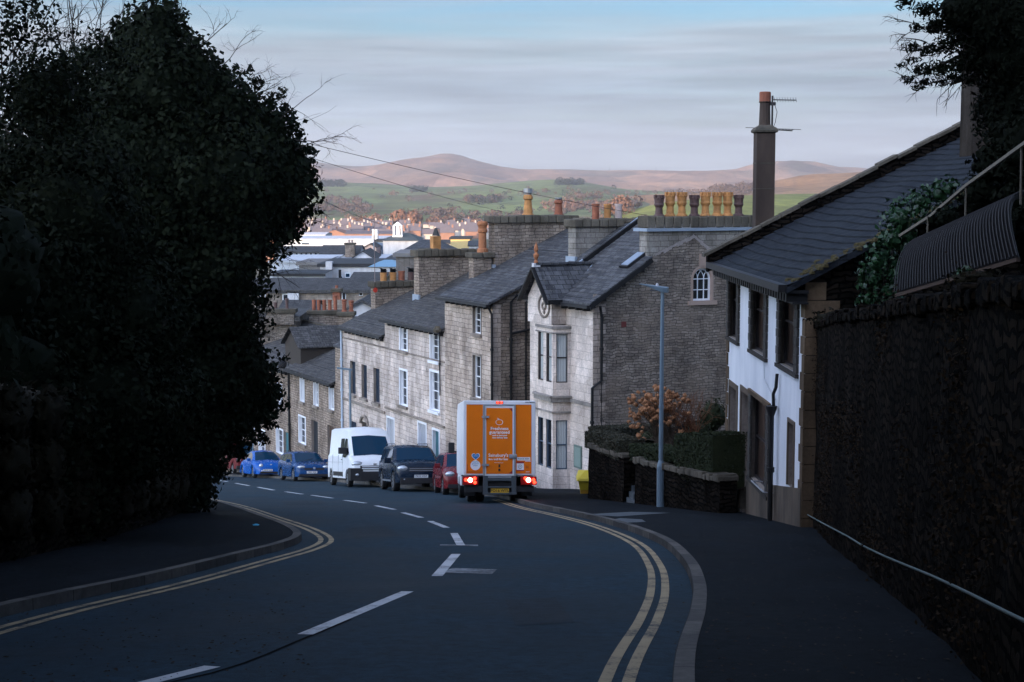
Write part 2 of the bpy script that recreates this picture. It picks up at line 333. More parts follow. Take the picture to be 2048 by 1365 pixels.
def normals(L):
    N = []
    for i in range(len(L)):
        d = (L[min(i+1, len(L)-1)]-L[max(i-1, 0)]).normalized(); N.append(Vector((d.y, -d.x)))   # to the right of travel
    return N
def strip(L, o1, o2, zo, m, top=True, wall=None):
    N = normals(L); s = 0
    for i in range(len(L)-1):
        ds = (L[i+1]-L[i]).length; a, b = L[i]+N[i]*o1, L[i]+N[i]*o2; c, d = L[i+1]+N[i+1]*o2, L[i+1]+N[i+1]*o1
        if top: m.add([(q.x, q.y, G(q.x, q.y)+zo) for q in (a, b, c, d)], [(0, 1, 2, 3)], [[(s, o1), (s, o2), (s+ds, o2), (s+ds, o1)]])
        if wall is not None:
            m.add([(a.x, a.y, G(a.x, a.y)+wall), (d.x, d.y, G(d.x, d.y)+wall), (d.x, d.y, G(d.x, d.y)+zo), (a.x, a.y, G(a.x, a.y)+zo)], [(0, 1, 2, 3)], [[(s, 0), (s+ds, 0), (s+ds, .12), (s, .12)]])
        s += ds
RK = smooth_line([(-.9, -8), (-.2, -2), (.45, 4)]+[gp(*p) for p in ((1346, 1365), (1380, 1240), (1384, 1180), (1364, 1130), (1316, 1087), (1232, 1054), (1150, 1033), (1066, 1015))]+
    [(-.55, 49), (-2.3, 54.5), (-4.7, 61.5), (-7.2, 68.5), (-9.9, 75), (-13.6, 82), (-19, 90), (-27, 98), (-37, 105)])
LK = smooth_line([(-5.4, -8), (-5.3, 0), (-5.2, 8)]+[gp(*p) for p in ((0, 1236), (300, 1168), (480, 1122), (570, 1098), (603, 1080), (578, 1060), (520, 1038), (435, 1009))]+
    [(-13.2, 55), (-18, 66), (-22, 75), (-27, 84), (-35, 92), (-45, 100)])
def resample(L, n):
    d = [0]
    for i in range(1, len(L)): d.append(d[-1]+(L[i]-L[i-1]).length)
    out = []; j = 0
    for k in range(n):
        s = d[-1]*k/(n-1)
        while j < len(L)-2 and d[j+1] < s: j += 1
        f = (s-d[j])/(d[j+1]-d[j]); out.append(L[j].lerp(L[j+1], min(1, f)))
    return out
def ruled(A, B, zo, cols, m):
    n = 170; A = resample(A, n); B = resample(B, n)
    for i in range(n-1):
        for c in range(cols):
            q = [A[i].lerp(B[i], c/cols), A[i].lerp(B[i], (c+1)/cols), A[i+1].lerp(B[i+1], (c+1)/cols), A[i+1].lerp(B[i+1], c/cols)]
            m.quad(*[(p.x, p.y, G(p.x, p.y)+zo) for p in q])
m = MB(); ruled(LK, RK, 0, 6, m); struct(m.build('road', ASP))
KH = .115
for L, nm, sgn in ((RK, 'kerb', 1), (LK, 'kerb', -1)):
    m = MB(); strip(L, 0, sgn*.145, KH, m, True, -.02); struct(m.build(nm, KRB))
    m = MB(); strip(L, 0, sgn*.03, KH*.0-.0, m, False)
m = MB(); strip(RK, .145, 2.2, KH-.008, m); strip(RK, 2.2, 5.0, KH-.008, m); struct(m.build('pavement', PAV))
LWALL = smooth_line([(-7.6, -8), (-7.2, 0), (-7.0, 8), (-6.9, 15), (-7.0, 24), (-7.6, 31), (-8.35, 36), (-11, 40), (-16, 50), (-21, 62), (-26, 76), (-34, 90), (-50, 104)])
N = normals(LK); LK2 = [p-n*.145 for p, n in zip(LK, N)]
m = MB(); ruled(LK2, LWALL, KH-.008, 3, m); struct(m.build('pavement', PAV))
# painted lines
def marking(m, poly, width, zo=.005):
    L = smooth_line(poly, .35); strip(L, -width/2, width/2, zo, m)
m = MB(); N = normals(RK)
i0 = next(i for i, p in enumerate(RK) if p.y > -6); i1 = next(i for i, p in enumerate(RK) if p.y > 47)
for o in (-.30, -.46): strip(RK[i0:i1], o-.045, o+.045, .005, m)
struct(m.build('road_marking', YPT))
m = MB(); i1 = next(i for i, p in enumerate(LK) if p.y > 60)
for o in (.34, .52): strip(LK[4:i1], o-.045, o+.045, .005, m)
struct(m.build('road_marking', YPT))
dash = [((100, 1415), (425, 1334)), ((610, 1270), (815, 1184)), ((874, 1153), (912, 1109)), ((922, 1092), (908, 1067)), ((893, 1056), (860, 1043)), ((843, 1036), (806, 1026)),
        ((790, 1020), (752, 1012)), ((732, 1007), (688, 1001)), ((665, 997), (623, 991)), ((605, 989), (571, 984)), ((548, 981), (516, 975)), ((498, 972), (471, 967)), ((456, 964), (430, 960)), ((414, 957), (392, 953))]
m = MB()
for a, b in dash:
    A, B = Vector(gp(*a)), Vector(gp(*b)); strip([A.lerp(B, i/6) for i in range(7)], -.07, .07, .005, m)
struct(m.build('road_marking', WPT))
m = MB(); q = [gp(*p) for p in ((904, 1137), (994, 1140), (984, 1149), (886, 1146))]; m.quad(*[(x, y, G(x, y)+.005) for x, y in q])
q = [gp(*p) for p in ((880, 1090), (956, 1090.5), (956, 1093), (880, 1092.6))]; m.quad(*[(x, y, G(x, y)+.005) for x, y in q])
struct(m.build('road_marking', WORN))
m = MB(); L = smooth_line([gp(*p) for p in ((40, 1420), (425, 1347), (610, 1277), (700, 1240))], .4); strip(L, -.016, .018, .004, m)
struct(m.build('road_joint', SEAM))
m = MB()
for P in (((690, 1056), (770, 1052), (800, 1072), (712, 1078)), ((1010, 1200), (1110, 1196), (1150, 1246), (1030, 1252)), ((560, 1003), (640, 1001), (660, 1009), (575, 1012))):
    q = [gp(x, y, 0) for x, y in P]; m.quad(*[(x, y, G(x, y)+.003) for x, y in q])
struct(m.build('road_patch', asphalt('patched_asphalt', (.016, .027, .037), (.009, .016, .023), 1.6)))
m = MB()
for P in (((1168, 1029), (1262, 1024), (1340, 1026), (1235, 1033)), ((1222, 1040), (1240, 1036.5), (1284, 1039), (1292, 1044), (1240, 1046))):
    q = [gp(x, y, KH) for x, y in P]; m.quad(*[(x, y, G(x, y)+KH-.002) for x, y in q])
struct(m.build('paving_slabs', SLAB))
# ------------------------------------------------------------ hills
def hills(name, mat, prof, D, base, depth_front, depth_back, rough=.02, seed=0, nx=150, ny=26, lump=0):
    """a real hill range: crest at distance D whose height follows prof, slopes down towards the town and away behind"""
    prof = sorted(prof); xs = np.linspace(prof[0][0], prof[-1][0], nx); ys = np.interp(xs, [p[0] for p in prof], [p[1] for p in prof])
    m = MB()
    for j in range(ny):
        f = j/(ny-1)
        for i in range(nx):
            r = ray(xs[i], ys[i]); d0 = D*(1+.05*math.sin(i*.11+seed)); top = r*(d0/r.y)
            s = (f*1.25); y = d0-depth_front*(1-s) if s <= 1 else d0+depth_back*(s-1)*4
            if s <= 1: h = s**1.25*.55+.45*math.sin(s*math.pi/2)**2
            else: h = 1-((s-1)*4)**1.5
            z = base+(top.z-base)*h; x = top.x*(1+.0*(y/d0))
            q = Vector((x*.0011, y*.0016, seed)); z += (noise.fractal(q*1.6, 1, 2, 5))*rough*(top.z-base)*min(1, 1-abs(s-.75)*.4)*(0.55 if s > .93 else 1.6)*(s > .01)
            m.v.append(Vector((x, y, z)))
    m.f = [(j*nx+i, j*nx+i+1, (j+1)*nx+i+1, (j+1)*nx+i) for j in range(ny-1) for i in range(nx-1)]
    return struct(m.build(name, mat, smooth=True))
ZV = G(0, 400)
moor = [(-1500, 330), (-700, 350), (0, 335), (300, 330), (560, 318), (620, 321), (650, 325), (680, 329), (720, 333), (755, 332), (800, 324), (850, 317), (880, 310), (897, 308), (925, 312), (960, 322), (1000, 333), (1050, 340), (1130, 338), (1220, 341), (1300, 338),
    (1400, 343), (1450, 344), (1485, 336), (1530, 329), (1570, 328), (1620, 332), (1680, 338), (1743, 342), (1850, 345), (2100, 352), (2700, 345), (3600, 360)]
hills('hills', FELL, moor, 5600, ZV, 2300, 900, .13, 1.3, 260, 60)
hills('hills', GREEN, [(-900, 400), (300, 378), (560, 366), (640, 364), (760, 366), (860, 374), (960, 371), (1050, 363), (1110, 361), (1165, 366), (1250, 380), (1330, 384), (1420, 388), (1500, 392), (1900, 400), (2900, 410)], 3300, ZV, 1750, 700, .12, 4.1, 220, 44)
hills('hills', GREEN, [(-300, 452), (400, 436), (640, 430), (800, 436), (900, 432), (1000, 428), (1120, 424), (1260, 425), (1400, 440), (2000, 450)], 2000, ZV, 500, 500, .08, 7.1, 140, 22)
hills('hills', BROWN, [(1180, 396), (1400, 384), (1540, 366), (1600, 353), (1680, 347), (1740, 343), (1850, 338), (2100, 335), (2700, 350)], 2500, ZV, 900, 500, .10, 9.4, 140, 34)
hills('hills', BGREEN, [(1120, 462), (1200, 442), (1260, 420), (1330, 404), (1420, 395), (1480, 391), (1560, 388), (1640, 387), (1720, 388), (1900, 392), (2500, 400)], 1250, ZV, 420, 300, .04, 2.4, 110, 20)
# ============================================================ HOUSES OF THE TERRACE
ROW = Frame(2.93, 54, math.radians(26.565))
def tt(px, py=700, u=0): return ROW.on_u(px, py, u)[0]
T0, TA, TB, TC, TD, TS, TE, TF = 0, tt(1060, 800), tt(986, 800), tt(890, 700), tt(770, 700), tt(685, 750), tt(668, 750), tt(579, 780)
def gz(t, u=0):
    p = ROW.w(u, t); return G(p.x, p.y)
def wall_holes(m, P, a0, a1, z0, z1, holes, ztop=None):
    """wall in a plane: P(a, z) -> point; rectangular holes; ztop(a) optional sloping top"""
    A = sorted({a0, a1, *[h[0] for h in holes], *[h[1] for h in holes]}); Z = sorted({z0, z1, *[h[2] for h in holes], *[h[3] for h in holes]})
    for i in range(len(A)-1):
        for j in range(len(Z)-1):
            ca, cz = (A[i]+A[i+1])/2, (Z[j]+Z[j+1])/2
            if any(h[0] < ca < h[1] and h[2] < cz < h[3] for h in holes): continue
            m.quad(P(A[i], Z[j]), P(A[i+1], Z[j]), P(A[i+1], Z[j+1]), P(A[i], Z[j+1]))
def reveal(m, P, Q, h):
    a0, a1, z0, z1 = h
    for (p, q) in (((a0, z0), (a1, z0)), ((a1, z0), (a1, z1)), ((a1, z1), (a0, z1)), ((a0, z1), (a0, z0))):
        m.quad(P(*p), P(*q), Q(*q), Q(*p))
def pbox(m, PP, a0, a1, z0, z1, d0, d1):
    """box on a wall plane; PP(a, z, d) with d = outward distance"""
    p = [PP(a, z, d) for d in (d0, d1) for z in (z0, z1) for a in (a0, a1)]
    m.add(p, [(0, 2, 3, 1), (4, 5, 7, 6), (0, 1, 5, 4), (2, 6, 7, 3), (0, 4, 6, 2), (1, 3, 7, 5)])
def window(par, PP, h, kind='sash', frame=WFR, pane=GLS, surround=None, sill=True, depth=.16, bars=1, sillmat=None, name='window'):
    a0, a1, z0, z1 = h; wdt, hgt = a1-a0, z1-z0; f = min(.05, wdt*.085); d = -depth
    m = MB()
    if kind == 'board':
        pbox(m, PP, a0, a1, z0, z1, d-.03, d+.02)
        for i in range(1, 4): pbox(m, PP, a0+wdt*i/4-.012, a0+wdt*i/4+.012, z0, z1, d+.02, d+.03)
        fo = m.build(name, frame, par)
    else:
        for q in ((a0, a0+f, z0, z1), (a1-f, a1, z0, z1), (a0+f, a1-f, z0, z0+f), (a0+f, a1-f, z1-f, z1)): pbox(m, PP, *q, d-.05, d+.04)
        if kind == 'sash':
            zm = (z0+z1)/2; pbox(m, PP, a0+f, a1-f, zm-.022, zm+.022, d-.04, d+.03)
            for i in range(1, bars+1):
                x = a0+wdt*i/(bars+1); pbox(m, PP, x-.009, x+.009, z0+f, zm-.03, d-.03, d+.01); pbox(m, PP, x-.009, x+.009, zm+.03, z1-f, d-.03, d+.01)
            if bars > 0:
                for zz in ((z0+f+zm)/2, (zm+z1-f)/2): pbox(m, PP, a0+f, a1-f, zz-.008, zz+.008, d-.031, d+.009)
        fo = m.build(name, frame, par)
        g = MB(); g.quad(PP(a0+f*.5, z0+f*.5, d-.02), PP(a1-f*.5, z0+f*.5, d-.02), PP(a1-f*.5, z1-f*.5, d-.02), PP(a0+f*.5, z1-f*.5, d-.02)); g.build('pane', pane, fo)
    s = MB(); P = lambda a, z: PP(a, z, 0.0); Q = lambda a, z: PP(a, z, d-.06); reveal(s, P, Q, h); 
    s.build('reveal', surround or SILL, fo)
    if surround:
        s = MB()
        for q in ((a0-.09, a0, z0, z1+.1), (a1, a1+.09, z0, z1+.1), (a0, a1, z1, z1+.1)): pbox(s, PP, *q, -.02, .014)
        s.build('surround', surround, fo)
    if sill:
        s = MB(); pbox(s, PP, a0-.1, a1+.1, z0-.13, z0-.002, -.02, .11); s.build('sill', sillmat or SILL, fo)
    return fo
def FP(t, z, d=0): return Vector((-d, t, z))              # facade of the row, d outwards (to the street)
def box_px(x0, x1, y0, y1, fr=ROW, u=0):
    ta, tb = fr.on_u(x1, (y0+y1)/2, u)[0], fr.on_u(x0, (y0+y1)/2, u)[0]; xm = (x0+x1)/2
    return (ta, tb, fr.on_u(xm, y1, u)[1], fr.on_u(xm, y0, u)[1])
def row_house(name, label, t0, t1, ez, width, ru, rise, wallm, roofm, wins, sidem=None, gut=True, over=.28, near_over=.12, courses=(), dormer=None, zb=None):
    """t0..t1 along the street, ez eave height, ridge at u=ru rising by rise"""
    zg = gz(t1)-1.0; base = (0, t0, gz(t0)); o = thing(name, label, 'house', base, ROW)
    m = MB(); holes = [w_['h'] for w_ in wins]
    wall_holes(m, lambda t, z: Vector((0, t, z)), t0, t1, zg, ez, holes); m.build('wall', wallm, o)
    m = MB(); zr = ez+rise; z2 = ez+rise*max(0, 1-(width-ru)/ru)
    for t in (t0, t1): m.add([(0, t, zg), (width, t, zg), (width, t, z2), (ru, t, zr), (0, t, ez)], [(0, 1, 2, 3, 4)])
    m.quad((width, t0, zg), (width, t1, zg), (width, t1, z2), (width, t0, z2)); m.build('side_wall', sidem or RUB, o)
    m = MB(); k = rise/ru; th = .09; a, b = t0-near_over, t1
    m.add([(-over, a, ez-over*k+.04), (ru, a, zr+.04), (width+.2, a, z2-.2*k+.04), (width+.2, b, z2-.2*k+.04), (ru, b, zr+.04), (-over, b, ez-over*k+.04)], [(0, 1, 4, 5), (1, 2, 3, 4)])
    m.add([(-over, a, ez-over*k+.04-th), (ru, a, zr+.04-th), (width+.2, a, z2-.2*k+.04-th), (width+.2, b, z2-.2*k+.04-th), (ru, b, zr+.04-th), (-over, b, ez-over*k+.04-th)], [(0, 5, 4, 1), (1, 4, 3, 2)])
    m.quad((-over, a, ez-over*k+.04), (-over, b, ez-over*k+.04), (-over, b, ez-over*k+.04-th), (-over, a, ez-over*k+.04-th))
    for e_ in (a, b):
        m.quad((-over, e_, ez-over*k+.04), (-over, e_, ez-over*k+.04-th), (ru, e_, zr+.04-th), (ru, e_, zr+.04)); m.quad((width+.2, e_, z2-.2*k+.04), (width+.2, e_, z2-.2*k+.04-th), (ru, e_, zr+.04-th), (ru, e_, zr+.04))
    nc = int(math.hypot(ru+over, zr-ez)/.24)
    for i in range(nc):
        u0_, u1_ = -over+(ru+over)*i/nc, -over+(ru+over)*(i+1)/nc; za_, zb_ = ez+k*u0_+.045, ez+k*u1_+.045
        m.quad((u0_, a, za_+.022), (u1_, a, zb_+.002), (u1_, b, zb_+.002), (u0_, b, za_+.022)); m.quad((u0_, a, za_-.01), (u0_, a, za_+.022), (u0_, b, za_+.022), (u0_, b, za_-.01))
    rf = m.build('roof', roofm, o, fixn=False)
    m = MB(); m.beam((ru, a, zr+.07), (ru, b, zr+.07), .26, .1); m.build('ridge_tiles', COP, rf)
    if gut:
        m = MB(); m.beam((-over-.05, a, ez-over*k-.06), (-over-.05, b, ez-over*k-.06), .13, .12); m.box(-over+.02, -.002, a+.1, b, ez-over*k-.09, ez-over*k-.055)
        n = int((t1-t0)/.55)
        for i in range(n): tb = t0+.2+i*.55; m.box(-over+.04, -.003, tb, tb+.09, ez-over*k-.24, ez-over*k-.095)
        m.build('gutter', GUT, o)
    for w_ in wins:
        w_ = dict(w_); h = w_.pop('h'); nm = w_.pop('name', 'window'); window(o, FP, h, name=nm, **w_)
    for z, hh, pr in courses:
        m = MB(); pbox(m, FP, t0+.02, t1-.02, z, z+hh, -.02, pr); m.build('string_course', SILL, o)
    return o
def chimney(par, t, u0, u1, ztop, zb0, th, wallm, cap=.3, over=.16, name='chimney', lead=False):
    """stack whose length runs in u at station t; zb0 = bottom height"""
    m = MB(); m.box(u0, u1, t-th/2, t+th/2, zb0, ztop-cap*.5); c = m.build(name, wallm, par)
    m = MB(); n = max(2, int((u1-u0)/.35)); ra = random.Random(int(u1*100))
    for i in range(n):      # weathered coping made of uneven stones
        a = u0-over+(u1-u0+2*over)*i/n; b = u0-over+(u1-u0+2*over)*(i+1)/n; dz = ra.uniform(-.03, .03)
        m.box(a, b-.012, t-th/2-over+ra.uniform(-.03, .03), t+th/2+over+ra.uniform(-.03, .03), ztop-cap, ztop+dz)
    m.build('coping', COP, c, bevel=.05)
    return c
def pot(par, u, t, z, h, r, mat, style='roll', name='chimney_pot'):
    m = MB(); c = (u, t, z)
    if style == 'crown':
        m.lathe([(r*1.25, 0), (r*1.2, h*.06), (r*.86, h*.12), (r*.8, h*.3), (r*.78, h*.42), (r*1.02, h*.52), (r*1.1, h*.56), (r*1.06, h*.62), (r*1.0, h*.64), (r*1.05, h*.82), (r*1.12, h*.86), (r*1.08, h*.9), (r*.9, h*.9), (r*.8, h*.6)], c, 14)
        for k in range(8):
            a = k*math.pi/4; q = Vector((u+math.cos(a)*r*.98, t+math.sin(a)*r*.98, z+h*.95)); M = Matrix.Translation(q) @ Matrix.Rotation(a, 4, 'Z'); m.box(-.035, .035, -r*.22, r*.22, -h*.08, h*.09, M)
    elif style == 'taper':
        m.lathe([(r*1.25, 0), (r*1.2, h*.08), (r*.95, h*.12), (r*.72, h*.75), (r*1.0, h*.8), (r*.95, h*.92), (r*.75, h), (r*.6, h)], c, 14)
    elif style == 'plain':
        m.lathe([(r, 0), (r, h*.86), (r*1.12, h*.88), (r*1.12, h), (r*.85, h), (r*.8, h*.8)], c, 14)
    else:
        m.lathe([(r*1.25, 0), (r*1.2, h*.1), (r*.9, h*.14), (r*.86, h*.62), (r*1.08, h*.66), (r*1.08, h*.72), (r*.92, h*.76), (r*1.0, h*.84), (r*1.2, h*.88), (r*1.2, h*.95), (r*.9, h), (r*.75, h)], c, 14)
    return m.build(name, mat, par, smooth=False)
def cowl(par, u, t, z, r, h):
    m = MB(); m.lathe([(r, 0), (r*1.05, h*.2), (r*1.3, h*.3), (r*1.35, h), (r*1.2, h), (r*.9, h*.3)], (u, t, z), 12); return m.build('cowl', ALU, par)
def pipe(par, pts, r=.05, mat=BMET, name='downpipe'):
    m = MB(); m.tube(pts, r, 8)
    for a, b in zip(pts[:-1], pts[1:]):
        a, b = Vector(a), Vector(b)
        if abs((b-a).normalized().z) > .9:
            for k in range(1, int((b-a).length/1.8)+1):
                q = a.lerp(b, k/(int((b-a).length/1.8)+1)); m.lathe([(r*1.5, -.05), (r*1.5, .05)], q, 8)
    return m.build(name, mat, par)
# ---- corner house with the gablet and the arched window
ezA = ROW.on_u(1172, 597)[1]
upA = [dict(h=box_px(1071.5, 1077, 662, 745), frame=DFR, bars=0, depth=.12), ]
A = row_house('corner_house', 'tall stone corner house with white gablet over its bay and arched gable window', T0, TA, ezA, 8.4, 4.15, 2.62, ASHW, SLA, [], sidem=BUFFR, over=.32, near_over=.3)
for ch in [c for c in A.children if c.name.startswith('side_wall')]: bpy.data.objects.remove(ch)
# gable wall facing the camera, with an opening for the arched window
ua0, za1 = ROW.on_t(1386, 537); ua1, za0 = ROW.on_t(1422, 601); um = (ua0+ua1)/2; rw = (ua1-ua0)/2; zs = za1-rw
m = MB(); zg = gz(0)-1; k = 2.62/4.15
def gt(u): return ezA+k*u if u < 4.15 else ezA+k*(8.3-u)
m.quad((0, 0, zg), (ua0, 0, zg), (ua0, 0, gt(ua0)), (0, 0, ezA))
m.quad((ua0, 0, zg), (ua1, 0, zg), (ua1, 0, za0), (ua0, 0, za0))
arc = [(um+rw*math.cos(math.pi*(1-i/12)), zs+rw*math.sin(math.pi*(1-i/12))) for i in range(13)]
for i in range(12):
    (x0, z0), (x1, z1) = arc[i], arc[i+1]; m.quad((x0, 0, z0), (x1, 0, z1), (x1, 0, gt(x1)), (x0, 0, gt(x0)))
m.add([(ua1, 0, zg), (8.3, 0, zg), (8.3, 0, ezA), (4.15, 0, gt(4.15)), (ua1, 0, gt(ua1))], [(0, 1, 2, 3, 4)] if ua1 < 4.15 else [(0, 1, 2, 4)])
m.build('gable_wall', RUB, A)
m = MB(); m.add([(0, TA, zg), (8.3, TA, zg), (8.3, TA, ezA), (4.15, TA, gt(4.15)), (0, TA, ezA)], [(0, 1, 2, 3, 4)]); m.quad((8.3, 0, zg), (8.3, TA, zg), (8.3, TA, ezA), (8.3, 0, ezA)); m.build('back_wall', BUFFR, A)
def GP(u, z, d=0): return Vector((u, -d, z))               # gable plane, d towards the camera
m = MB()
for i in range(12):       # arch frame ring
    (x0, z0), (x1, z1) = arc[i], arc[i+1]; s_ = .84
    a, b = (um+(x0-um)*s_, zs+(z0-zs)*s_), (um+(x1-um)*s_, zs+(z1-zs)*s_)
    m.quad(GP(x0, z0, -.08), GP(x1, z1, -.08), GP(*b, -.08), GP(*a, -.08)); m.quad(GP(*a, -.08), GP(*b, -.08), GP(*b, -.14), GP(*a, -.14))
pbox(m, GP, ua0, ua0+.07, za0, zs, -.14, -.08); pbox(m, GP, ua1-.07, ua1, za0, zs, -.14, -.08); pbox(m, GP, ua0+.07, ua1-.07, za0, za0+.07, -.14, -.08)
for i in (1, 2): x = ua0+(ua1-ua0)*i/3; pbox(m, GP, x-.016, x+.016, za0+.07, zs+rw*.1, -.13, -.09)
for zz in (zs, za0+(zs-za0)*.5): pbox(m, GP, ua0+.07, ua1-.07, zz-.016, zz+.016, -.131, -.089)
for cx in (ua0, ua0+(ua1-ua0)/3, ua0+2*(ua1-ua0)/3, ua1):      # crossing tracery arcs
    for sg in (-1, 1):
        P = []
        for i in range(8):
            a = math.radians(i*11); x = cx+sg*((ua1-ua0)/3*1.25)*(1-math.cos(a))*1.3; z = zs+.02+math.sin(a)*rw*.95
            if (x-um)**2+(z-zs)**2 < (rw*.9)**2: P.append(GP(x, z, -.105))
        if len(P) > 1: m.tube(P, .018, 4)
fo = m.build('arched_window', WFR, A)
m = MB(); m.add([GP(x, z, -.12) for x, z in [(ua0, za0)]+arc+[(ua1, za0)]], [tuple(range(15))]); m.build('pane', GLS, fo)
m = MB(); s2 = 1.22
for i in range(12):
    (x0, z0), (x1, z1) = arc[i], arc[i+1]; a, b = (um+(x0-um)*s2, zs+(z0-zs)*s2), (um+(x1-um)*s2, zs+(z1-zs)*s2)
    m.quad(GP(x0, z0, .03), GP(x1, z1, .03), GP(*b, .03), GP(*a, .03)); m.quad(GP(x0, z0, .03), GP(x1, z1, .03), GP(x1, z1, -.14), GP(x0, z0, -.14)); m.quad(GP(*a, .03), GP(*b, .03), GP(*b, -.01), GP(*a, -.01))
pbox(m, GP, ua0-rw*.22, ua0, za0, zs, -.14, .03); pbox(m, GP, ua1, ua1+rw*.22, za0, zs, -.14, .03); pbox(m, GP, ua0-.22, ua1+.22, za0-.16, za0-.001, -.14, .09)
pbox(m, GP, um-.14, um+.14, zs+rw*1.2, zs+rw*1.2+.45, -.01, .05)
m.build('stone_surround', flat('pink_stone', (.36, .27, .22), .8, 0, .2, 5), fo)
# old roof scar above the window
m = MB(); pk = ROW.on_t(1388, 470); lf = ROW.on_t(1310, 508); rt = ROW.on_t(1470, 540)
ra = random.Random(4)
for a, b in ((lf, pk), (pk, rt)):
    n = 14
    for i in range(n):
        p = Vector(a).lerp(Vector(b), i/n); q = Vector(a).lerp(Vector(b), (i+1)/n); h = ra.uniform(.06, .16)
        m.add([GP(p.x, p.y-h, .012), GP(q.x, q.y-h, .012), GP(q.x, q.y+ra.uniform(0, .06), .012), GP(p.x, p.y, .012)], [(0, 1, 2, 3)])
m.build('mortar_line', flat('old_lime_mortar', (.32, .28, .26), .9, 0, .45, 7), A)
vu, vz = ROW.on_t(1247, 649); m = MB(); pbox(m, GP, vu-.1, vu+.1, vz-.1, vz+.1, -.01, .03); m.build('vent', flat('red_vent', (.13, .03, .025)), A)
# quoins on the corner
m = MB(); z = gz(0)-.3; i = 0
while z < ezA-.1:
    L_ = .52 if i % 2 else .30; pbox(m, GP, .0, L_, z, z+.35, -.01, .014); z += .36; i += 1
m.build('quoin', ASH2, A)
# bay window, two storeys, canted, with square gablet block over it
PB = .62
tn0 = tt(1141, 800); tn1 = ROW.on_u(1106, 800, -PB)[0]; tf1 = ROW.on_u(1073, 800, -PB)[0]; tf0 = tf1+(tn1-tn0)
zB = gz(3)-.6; zBt = ROW.on_u(1100, 650, -PB)[1]; zstr = ROW.on_u(1100, 803, -PB)[1]
plan = [(0, tn0), (-PB, tn1), (-PB, tf1), (0, tf0)]
def seg_plane(a, b):
    a, b = Vector(a), Vector(b); L_ = (b-a).length; d = (b-a)/L_; n = Vector((-d.y, d.x)) 
    if n.x > 0: n = -n
    return (lambda s, z, o=0: Vector((a.x+d.x*s+n.x*o, a.y+d.y*s+n.y*o, z))), L_
m = MB(); bw = []
for i in range(3):
    P, L_ = seg_plane(plan[i], plan[i+1]); hs_ = []
    yt = ((665, 765), (840, 938))
    for (y0, y1) in yt:
        z1_ = ROW.on_u(1120, y0, -.3)[1]; z0_ = ROW.on_u(1120, y1, -.3)[1]
        if i == 1: hs_ += [(.12, L_/2-.12, z0_, z1_), (L_/2+.12, L_-.12, z0_, z1_)]
        else: hs_.append((.12, L_-.12, z0_, z1_))
    wall_holes(m, lambda s, z: P(s, z), 0, L_, zB, zBt, hs_); bw.append((P, hs_))
bay = m.build('bay', ASHW, A)
m = MB(); m.add([(u, t, zBt-.03) for u, t in plan], [(0, 1, 2, 3)]); m.build('bay_top', SILL, bay)
for i, (P, hs_) in enumerate(bw):
    for h in hs_:
        low = h[3] < zstr
        fo = window(A, P, h, frame=(flat('blue_grey_joinery', (.06, .09, .13)) if 'blue_grey_joinery' not in MATS else MATS['blue_grey_joinery']) if low else DFR, bars=0, depth=.08, sill=False, pane=CURT if i != 1 or not low else GLS)
m = MB()
for zz, hh, pr in ((zstr, .16, .10), (zstr+.16, .07, .16), (ROW.on_u(1100, 832, -PB)[1]+.12, .07, .05), (zBt-.14, .10, .05), (zBt-.9*0-.32, .05, .03)):
    for i in range(3):
        P, L_ = seg_plane(plan[i], plan[i+1]); pbox(m, P, -.04, L_+.04, zz, zz+hh, -.01, pr)
bsc = MB(); pbox(bsc, FP, T0+.02, tn0, zstr, zstr+.14, -.02, .06)
m.build('string_course', masonry('weathered_moulding', (.36, .33, .31), (.30, .28, .26), (.2, .18, .16), 3, 3, 0, .6, .001, .2), bay); bsc.build('string_course', MATS['weathered_moulding'], A)
gt0 = ROW.on_u(1112, 620, -PB)[0]; gt1 = ROW.on_u(1060, 620, -PB)[0]
gt0, gt1 = ROW.on_u(1106, 600, -PB)[0], ROW.on_u(1053, 600, -PB)[0]; gm = (gt0+gt1)/2; zpk = ROW.on_u(1079, 533, -PB)[1]; zev = ezA-.1
m = MB(); m.add([(-PB, gt0+.12, zBt), (-PB, gt1-.12, zBt), (-PB, gt1-.12, zev), (-PB, gm, zpk-.1), (-PB, gt0+.12, zev)], [(0, 1, 2, 3, 4)])
for t in (gt0+.12, gt1-.12): m.quad((-PB, t, zBt), (.0, t, zBt), (.0, t, zev), (-PB, t, zev))
m.quad((-PB, gt0+.12, zBt), (-PB, gt1-.12, zBt), (0, gt1-.12, zBt), (0, gt0+.12, zBt))
gb = m.build('gablet', ASHW, A)
m = MB()   # roundel: ring on the gablet face
rt_, rz_ = ROW.on_u(1089, 612, -PB); P = []
for kx in range(24):
    a = kx*math.pi/12; P.append((-PB-.02, rt_+math.cos(a)*.42, rz_+math.sin(a)*.42))
m.tube(P+[P[0]], .05, 6); P = [(-PB-.02, rt_+math.cos(kx*math.pi/6)*.13, rz_+math.sin(kx*math.pi/6)*.13) for kx in range(13)]; m.tube(P, .05, 6)
for s_ in (-.24, .24): m.lathe([(.07, 0), (.07, .05)], (-PB-.04, rt_, rz_+s_), 8, Matrix.Rotation(math.pi/2, 3, 'Y'))
m.build('roundel', SILL, gb)
m = MB(); kk = (zpk-zev)/(gm-gt0)
ub = (zpk-ezA)/k
